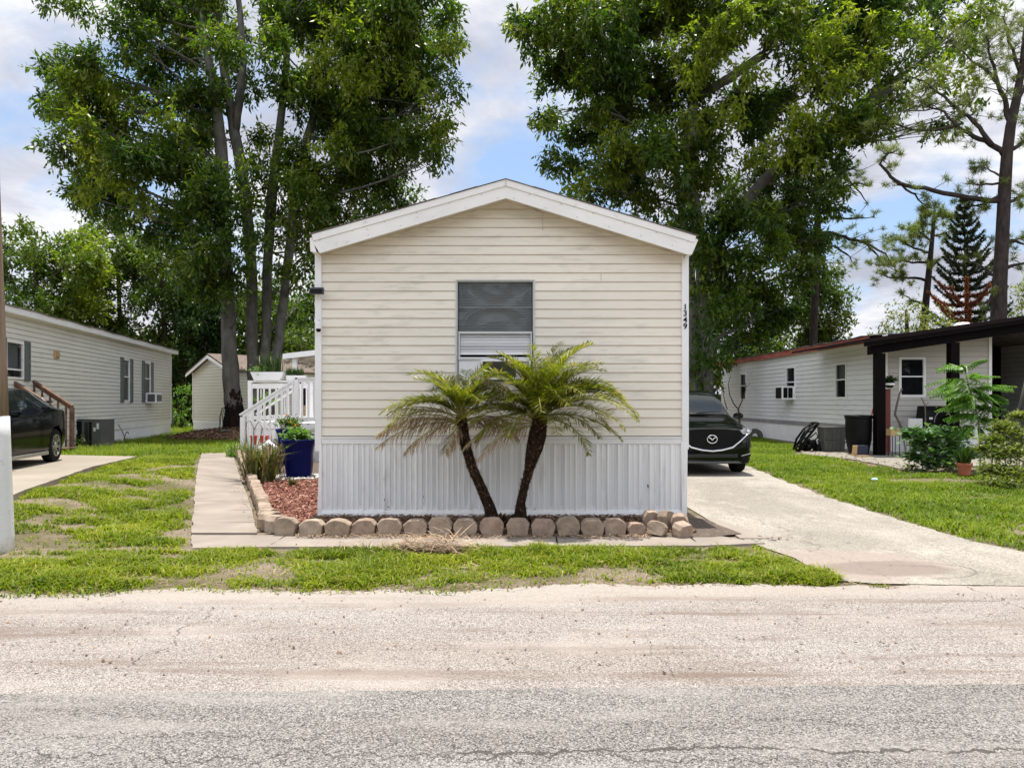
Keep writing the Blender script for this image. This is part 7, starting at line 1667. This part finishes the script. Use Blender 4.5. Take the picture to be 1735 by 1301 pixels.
# pines
def tufts(pts, n, Ln, w, seed, out=.9):
    rg = np.random.RandomState(seed); P = np.repeat(np.array(pts, dtype=float), n, 0); m = len(P)
    d = rg.normal(size=(m, 3)) + np.array([0, 0, .35]); d /= np.linalg.norm(d, axis=1, keepdims=True); nr = rg.normal(size=(m, 3))
    s = np.cross(d, nr); s /= np.linalg.norm(s, axis=1, keepdims=True); l = Ln * rg.uniform(.6, 1.1, m); c = P + rg.normal(size=(m, 3)) * .04
    return np.stack([c - s * w, c + s * w, c + d * l[:, None]], 1)
def pine(label, Y, trunk, limbs_px, dens, tl, seed, barkm=m_pbark, group=None, tw=.010, ntuft=34):
    r = random.Random(seed); s = st_(trunk, Y); base = s[0][0]; o = thing('pine_tree', label, 'tree', (base[0], base[1], 0), 0, group)
    b = MB(); b.tube([p for p, _ in s], [q for _, q in s], 12, jit=.12); b.build('trunk', barkm, o, smooth=True); b = MB(); T = []
    for pts_px, r0, spread, k in limbs_px:
        dy = r.uniform(-1, 1) * 1.6; P = [U(px, py, Y + dy * i / max(1, len(pts_px) - 1)) for i, (px, py) in enumerate(pts_px)]
        Q = []
        for i in range(len(P) - 1):
            for j in range(3): Q.append(P[i].lerp(P[i+1], j / 3) + Vector((r.uniform(-1, 1), r.uniform(-1, 1), r.uniform(-1, 1))) * .04)
        Q.append(P[-1]); rad = r0 / F * Y; b.tube(Q, [rad * (1 - .8 * i / (len(Q) - 1)) + .006 for i in range(len(Q))], 7)
        for i in range(k):
            t = .25 + .75 * r.random(); q = Q[min(len(Q) - 1, int(t * len(Q)))]; e = q + Vector((r.gauss(0, 1), r.gauss(0, 1), r.gauss(.15, .6))) * spread / F * Y; limb(b, q, e, .02, .006, r, n=4)
            T.append(tuple(e))
            for _ in range(dens): T.append(tuple(e + Vector((r.gauss(0, 1), r.gauss(0, 1), r.gauss(0, .8))) * spread * .33 / F * Y))
        T.append(tuple(Q[-1]))
    b.build('branches', barkm, o, smooth=True); npmesh('needles', tufts(T, ntuft, tl, tw, seed), 3, m_needle, o); return o
pine('tall pine with dark trunk and long bare limbs at the right edge', 30.0,
     [(1690, 700, 16), (1691, 560, 12.5), (1694, 480, 11.5), (1698, 400, 10.5), (1702, 320, 10), (1706, 260, 9), (1712, 215, 8), (1722, 170, 7), (1732, 110, 5), (1740, 30, 4)],
     [([(1696, 342), (1640, 334), (1580, 322), (1535, 315), (1510, 300), (1492, 278), (1500, 262), (1520, 255)], 4.5, 16, 11), ([(1520, 310), (1545, 325), (1560, 345), (1575, 350)], 2, 14, 6),
      ([(1702, 262), (1680, 245), (1650, 230), (1620, 215), (1580, 222), (1545, 220), (1515, 210)], 5, 24, 16), ([(1680, 246), (1660, 215), (1630, 190), (1600, 165), (1570, 140), (1540, 130)], 4, 24, 16), ([(1712, 215), (1705, 180), (1692, 140), (1680, 100), (1670, 60)], 5, 30, 20), ([(1720, 175), (1740, 140), (1760, 90)], 4, 34, 18), ([(1730, 120), (1710, 70), (1700, 30)], 3, 32, 18), ([(1735, 80), (1745, 40), (1760, 0)], 3, 36, 16), ([(1692, 145), (1670, 115), (1640, 100), (1625, 80)], 3, 26, 14),
      ([(1620, 215), (1600, 190), (1570, 180), (1545, 160)], 2.5, 20, 9), ([(1700, 300), (1680, 290), (1665, 275)], 2, 14, 6), ([(1710, 255), (1735, 240), (1760, 225)], 4, 22, 9), ([(1703, 345), (1725, 335), (1750, 330)], 3.5, 20, 10), ([(1698, 412), (1720, 408), (1745, 415)], 4, 18, 8), ([(1693, 462), (1720, 448), (1750, 445)], 4, 14, 6), ([(1698, 330), (1670, 345), (1650, 350), (1640, 345)], 2.5, 16, 9), ([(1690, 480), (1680, 500), (1668, 540)], 3, 8, 2), ([(1690, 470), (1660, 450), (1640, 440)], 3, 8, 2), ([(1690, 310), (1660, 315), (1640, 312)], 2, 10, 3)], 2, .30, 71)
pine('slender pine reaching from behind the huge tree with pale needles', 40.5,
     [(1376, 700, 8), (1377, 600, 6.5), (1380, 520, 6), (1384, 440, 5.5), (1386, 380, 5), (1388, 300, 4), (1390, 220, 3)],
     [([(1385, 395), (1412, 396), (1440, 405), (1465, 410), (1480, 425), (1492, 440)], 3.5, 20, 14), ([(1408, 330), (1430, 320), (1450, 310), (1470, 315)], 2.5, 16, 7), ([(1405, 300), (1425, 290), (1450, 320), (1470, 345)], 2.5, 16, 8), ([(1384, 420), (1412, 416), (1435, 430), (1450, 450)], 2, 16, 8), ([(1406, 370), (1440, 372), (1480, 368)], 2, 10, 4), ([(1400, 250), (1430, 275), (1455, 290)], 2, 18, 8), ([(1465, 410), (1500, 430), (1520, 460)], 2, 16, 6)], 2, .30, 72, tw=.011)
pine('distant pale pine with flat clumps left of the dark conifer', 48.0,
     [(1562, 620, 7), (1568, 520, 6), (1574, 460, 5), (1580, 400, 3.5), (1583, 360, 2.5), (1584, 352, 1)],
     [([(1583, 365), (1575, 358), (1568, 362)], 1.5, 12, 8), ([(1583, 362), (1595, 360), (1605, 368)], 1.5, 12, 8), ([(1580, 410), (1560, 395), (1545, 392)], 2, 13, 9), ([(1578, 430), (1550, 420), (1520, 405), (1505, 410)], 2.2, 13, 11), ([(1576, 445), (1545, 445), (1515, 440), (1490, 450)], 2.2, 13, 11), ([(1580, 400), (1600, 395), (1615, 390)], 1.8, 12, 8), ([(1570, 475), (1540, 470), (1510, 472), (1485, 462)], 2.5, 12, 11), ([(1574, 455), (1590, 440), (1605, 435)], 2, 10, 4), ([(1566, 515), (1545, 508), (1525, 495)], 2, 6, 2), ([(1583, 380), (1565, 380), (1555, 378)], 1.5, 10, 6)], 3, .42, 73, tw=.016, ntuft=30)
# dark araucaria-like conifer with dying lower limbs
def norfolk(label, Y, tip, base, half, seed):
    r = random.Random(seed); B, Tp = U(base[0], base[1], Y), U(tip[0], tip[1], Y); o = thing('conifer', label, 'tree', (B.x, B.y, 0)); b = MB(); b.tube([Vector((B.x, B.y, -.05)), B, Tp], [.2, .16, .02], 9); b.build('trunk', m_barkd, o)
    live, dead = [], []; L0 = half / F * Y; nw = 19; bb = MB()
    def add(lst, c, d, l, w):
        s_ = d.cross(Vector((r.uniform(-1, 1), r.uniform(-1, 1), r.uniform(-1, 1)))).normalized() * w; lst += [tuple(c - s_), tuple(c + s_), tuple(c + d * l)]
    for i in range(nw):
        t = (i + .3) / nw; q = Tp.lerp(B, t); L = L0 * min(1.05, (t ** .85) * 1.18 + .05); nb = 6
        for k in range(nb):
            a = 2 * math.pi * (k + .5 * (i % 2)) / nb + r.uniform(-.15, .15); rise = .75 - .40 * t; h = Vector((math.cos(a), math.sin(a), 0)); isd = t > .62 and r.random() < (.75 if math.cos(a) < .3 else .45)
            if t > .85 and r.random() < .35: continue
            P = [q + h * L * u + Vector((0, 0, rise * L * u * u * .9 - .12 * L * math.sin(math.pi * u))) for u in np.linspace(0, 1, 9)]
            bb.tube(P, [.03 - .022 * u for u in np.linspace(0, 1, 9)], 5); lst = dead if isd else live
            for m in range(int(150 * (.4 + L))):
                u = .12 + .88 * r.random(); c = P[min(7, int(u * 8))].lerp(P[min(8, int(u * 8) + 1)], (u * 8) % 1); d = (h * .5 + Vector((r.gauss(0, .6), r.gauss(0, .6), r.gauss(.35, .45)))).normalized(); add(lst, c, d, r.uniform(.18, .34) * (1.1 - .4 * u), .040)
    bb.build('branches', m_barkd, o); npmesh('needles', np.array(live), 3, m_norf, o); npmesh('dead_needles', np.array(dead), 3, m_norfr, o); return o
norfolk('dark conifer with upswept whorled branches and rusty dying lower limbs', 45.0, (1633, 338), (1640, 590), 62, 81)

# unseen wood across the road, added for dark reflections in the cars
r = random.Random(14); fb = [((x + r.uniform(-1.5, 1.5), -24 + r.uniform(-2, 2), z + r.uniform(-1, 1)), r.uniform(1.8, 2.8)) for x in range(-36, 37, 4) for z in (2, 5, 8, 10.5) if not (z > 9 and r.random() < .5)]
fb += [((x + r.uniform(-1.5, 1.5), 58 + r.uniform(-2, 2), z + r.uniform(-1, 1)), r.uniform(1.8, 2.8)) for x in range(-22, 60, 4) for z in (1.5, 4, 6.5) if not (x > 16 and z > 3)]
kind(npmesh('added_far_wood', crown_verts(fb, 11, .9, .5, 5, 6, .8, .2), 4, m_leafd), 'stuff')
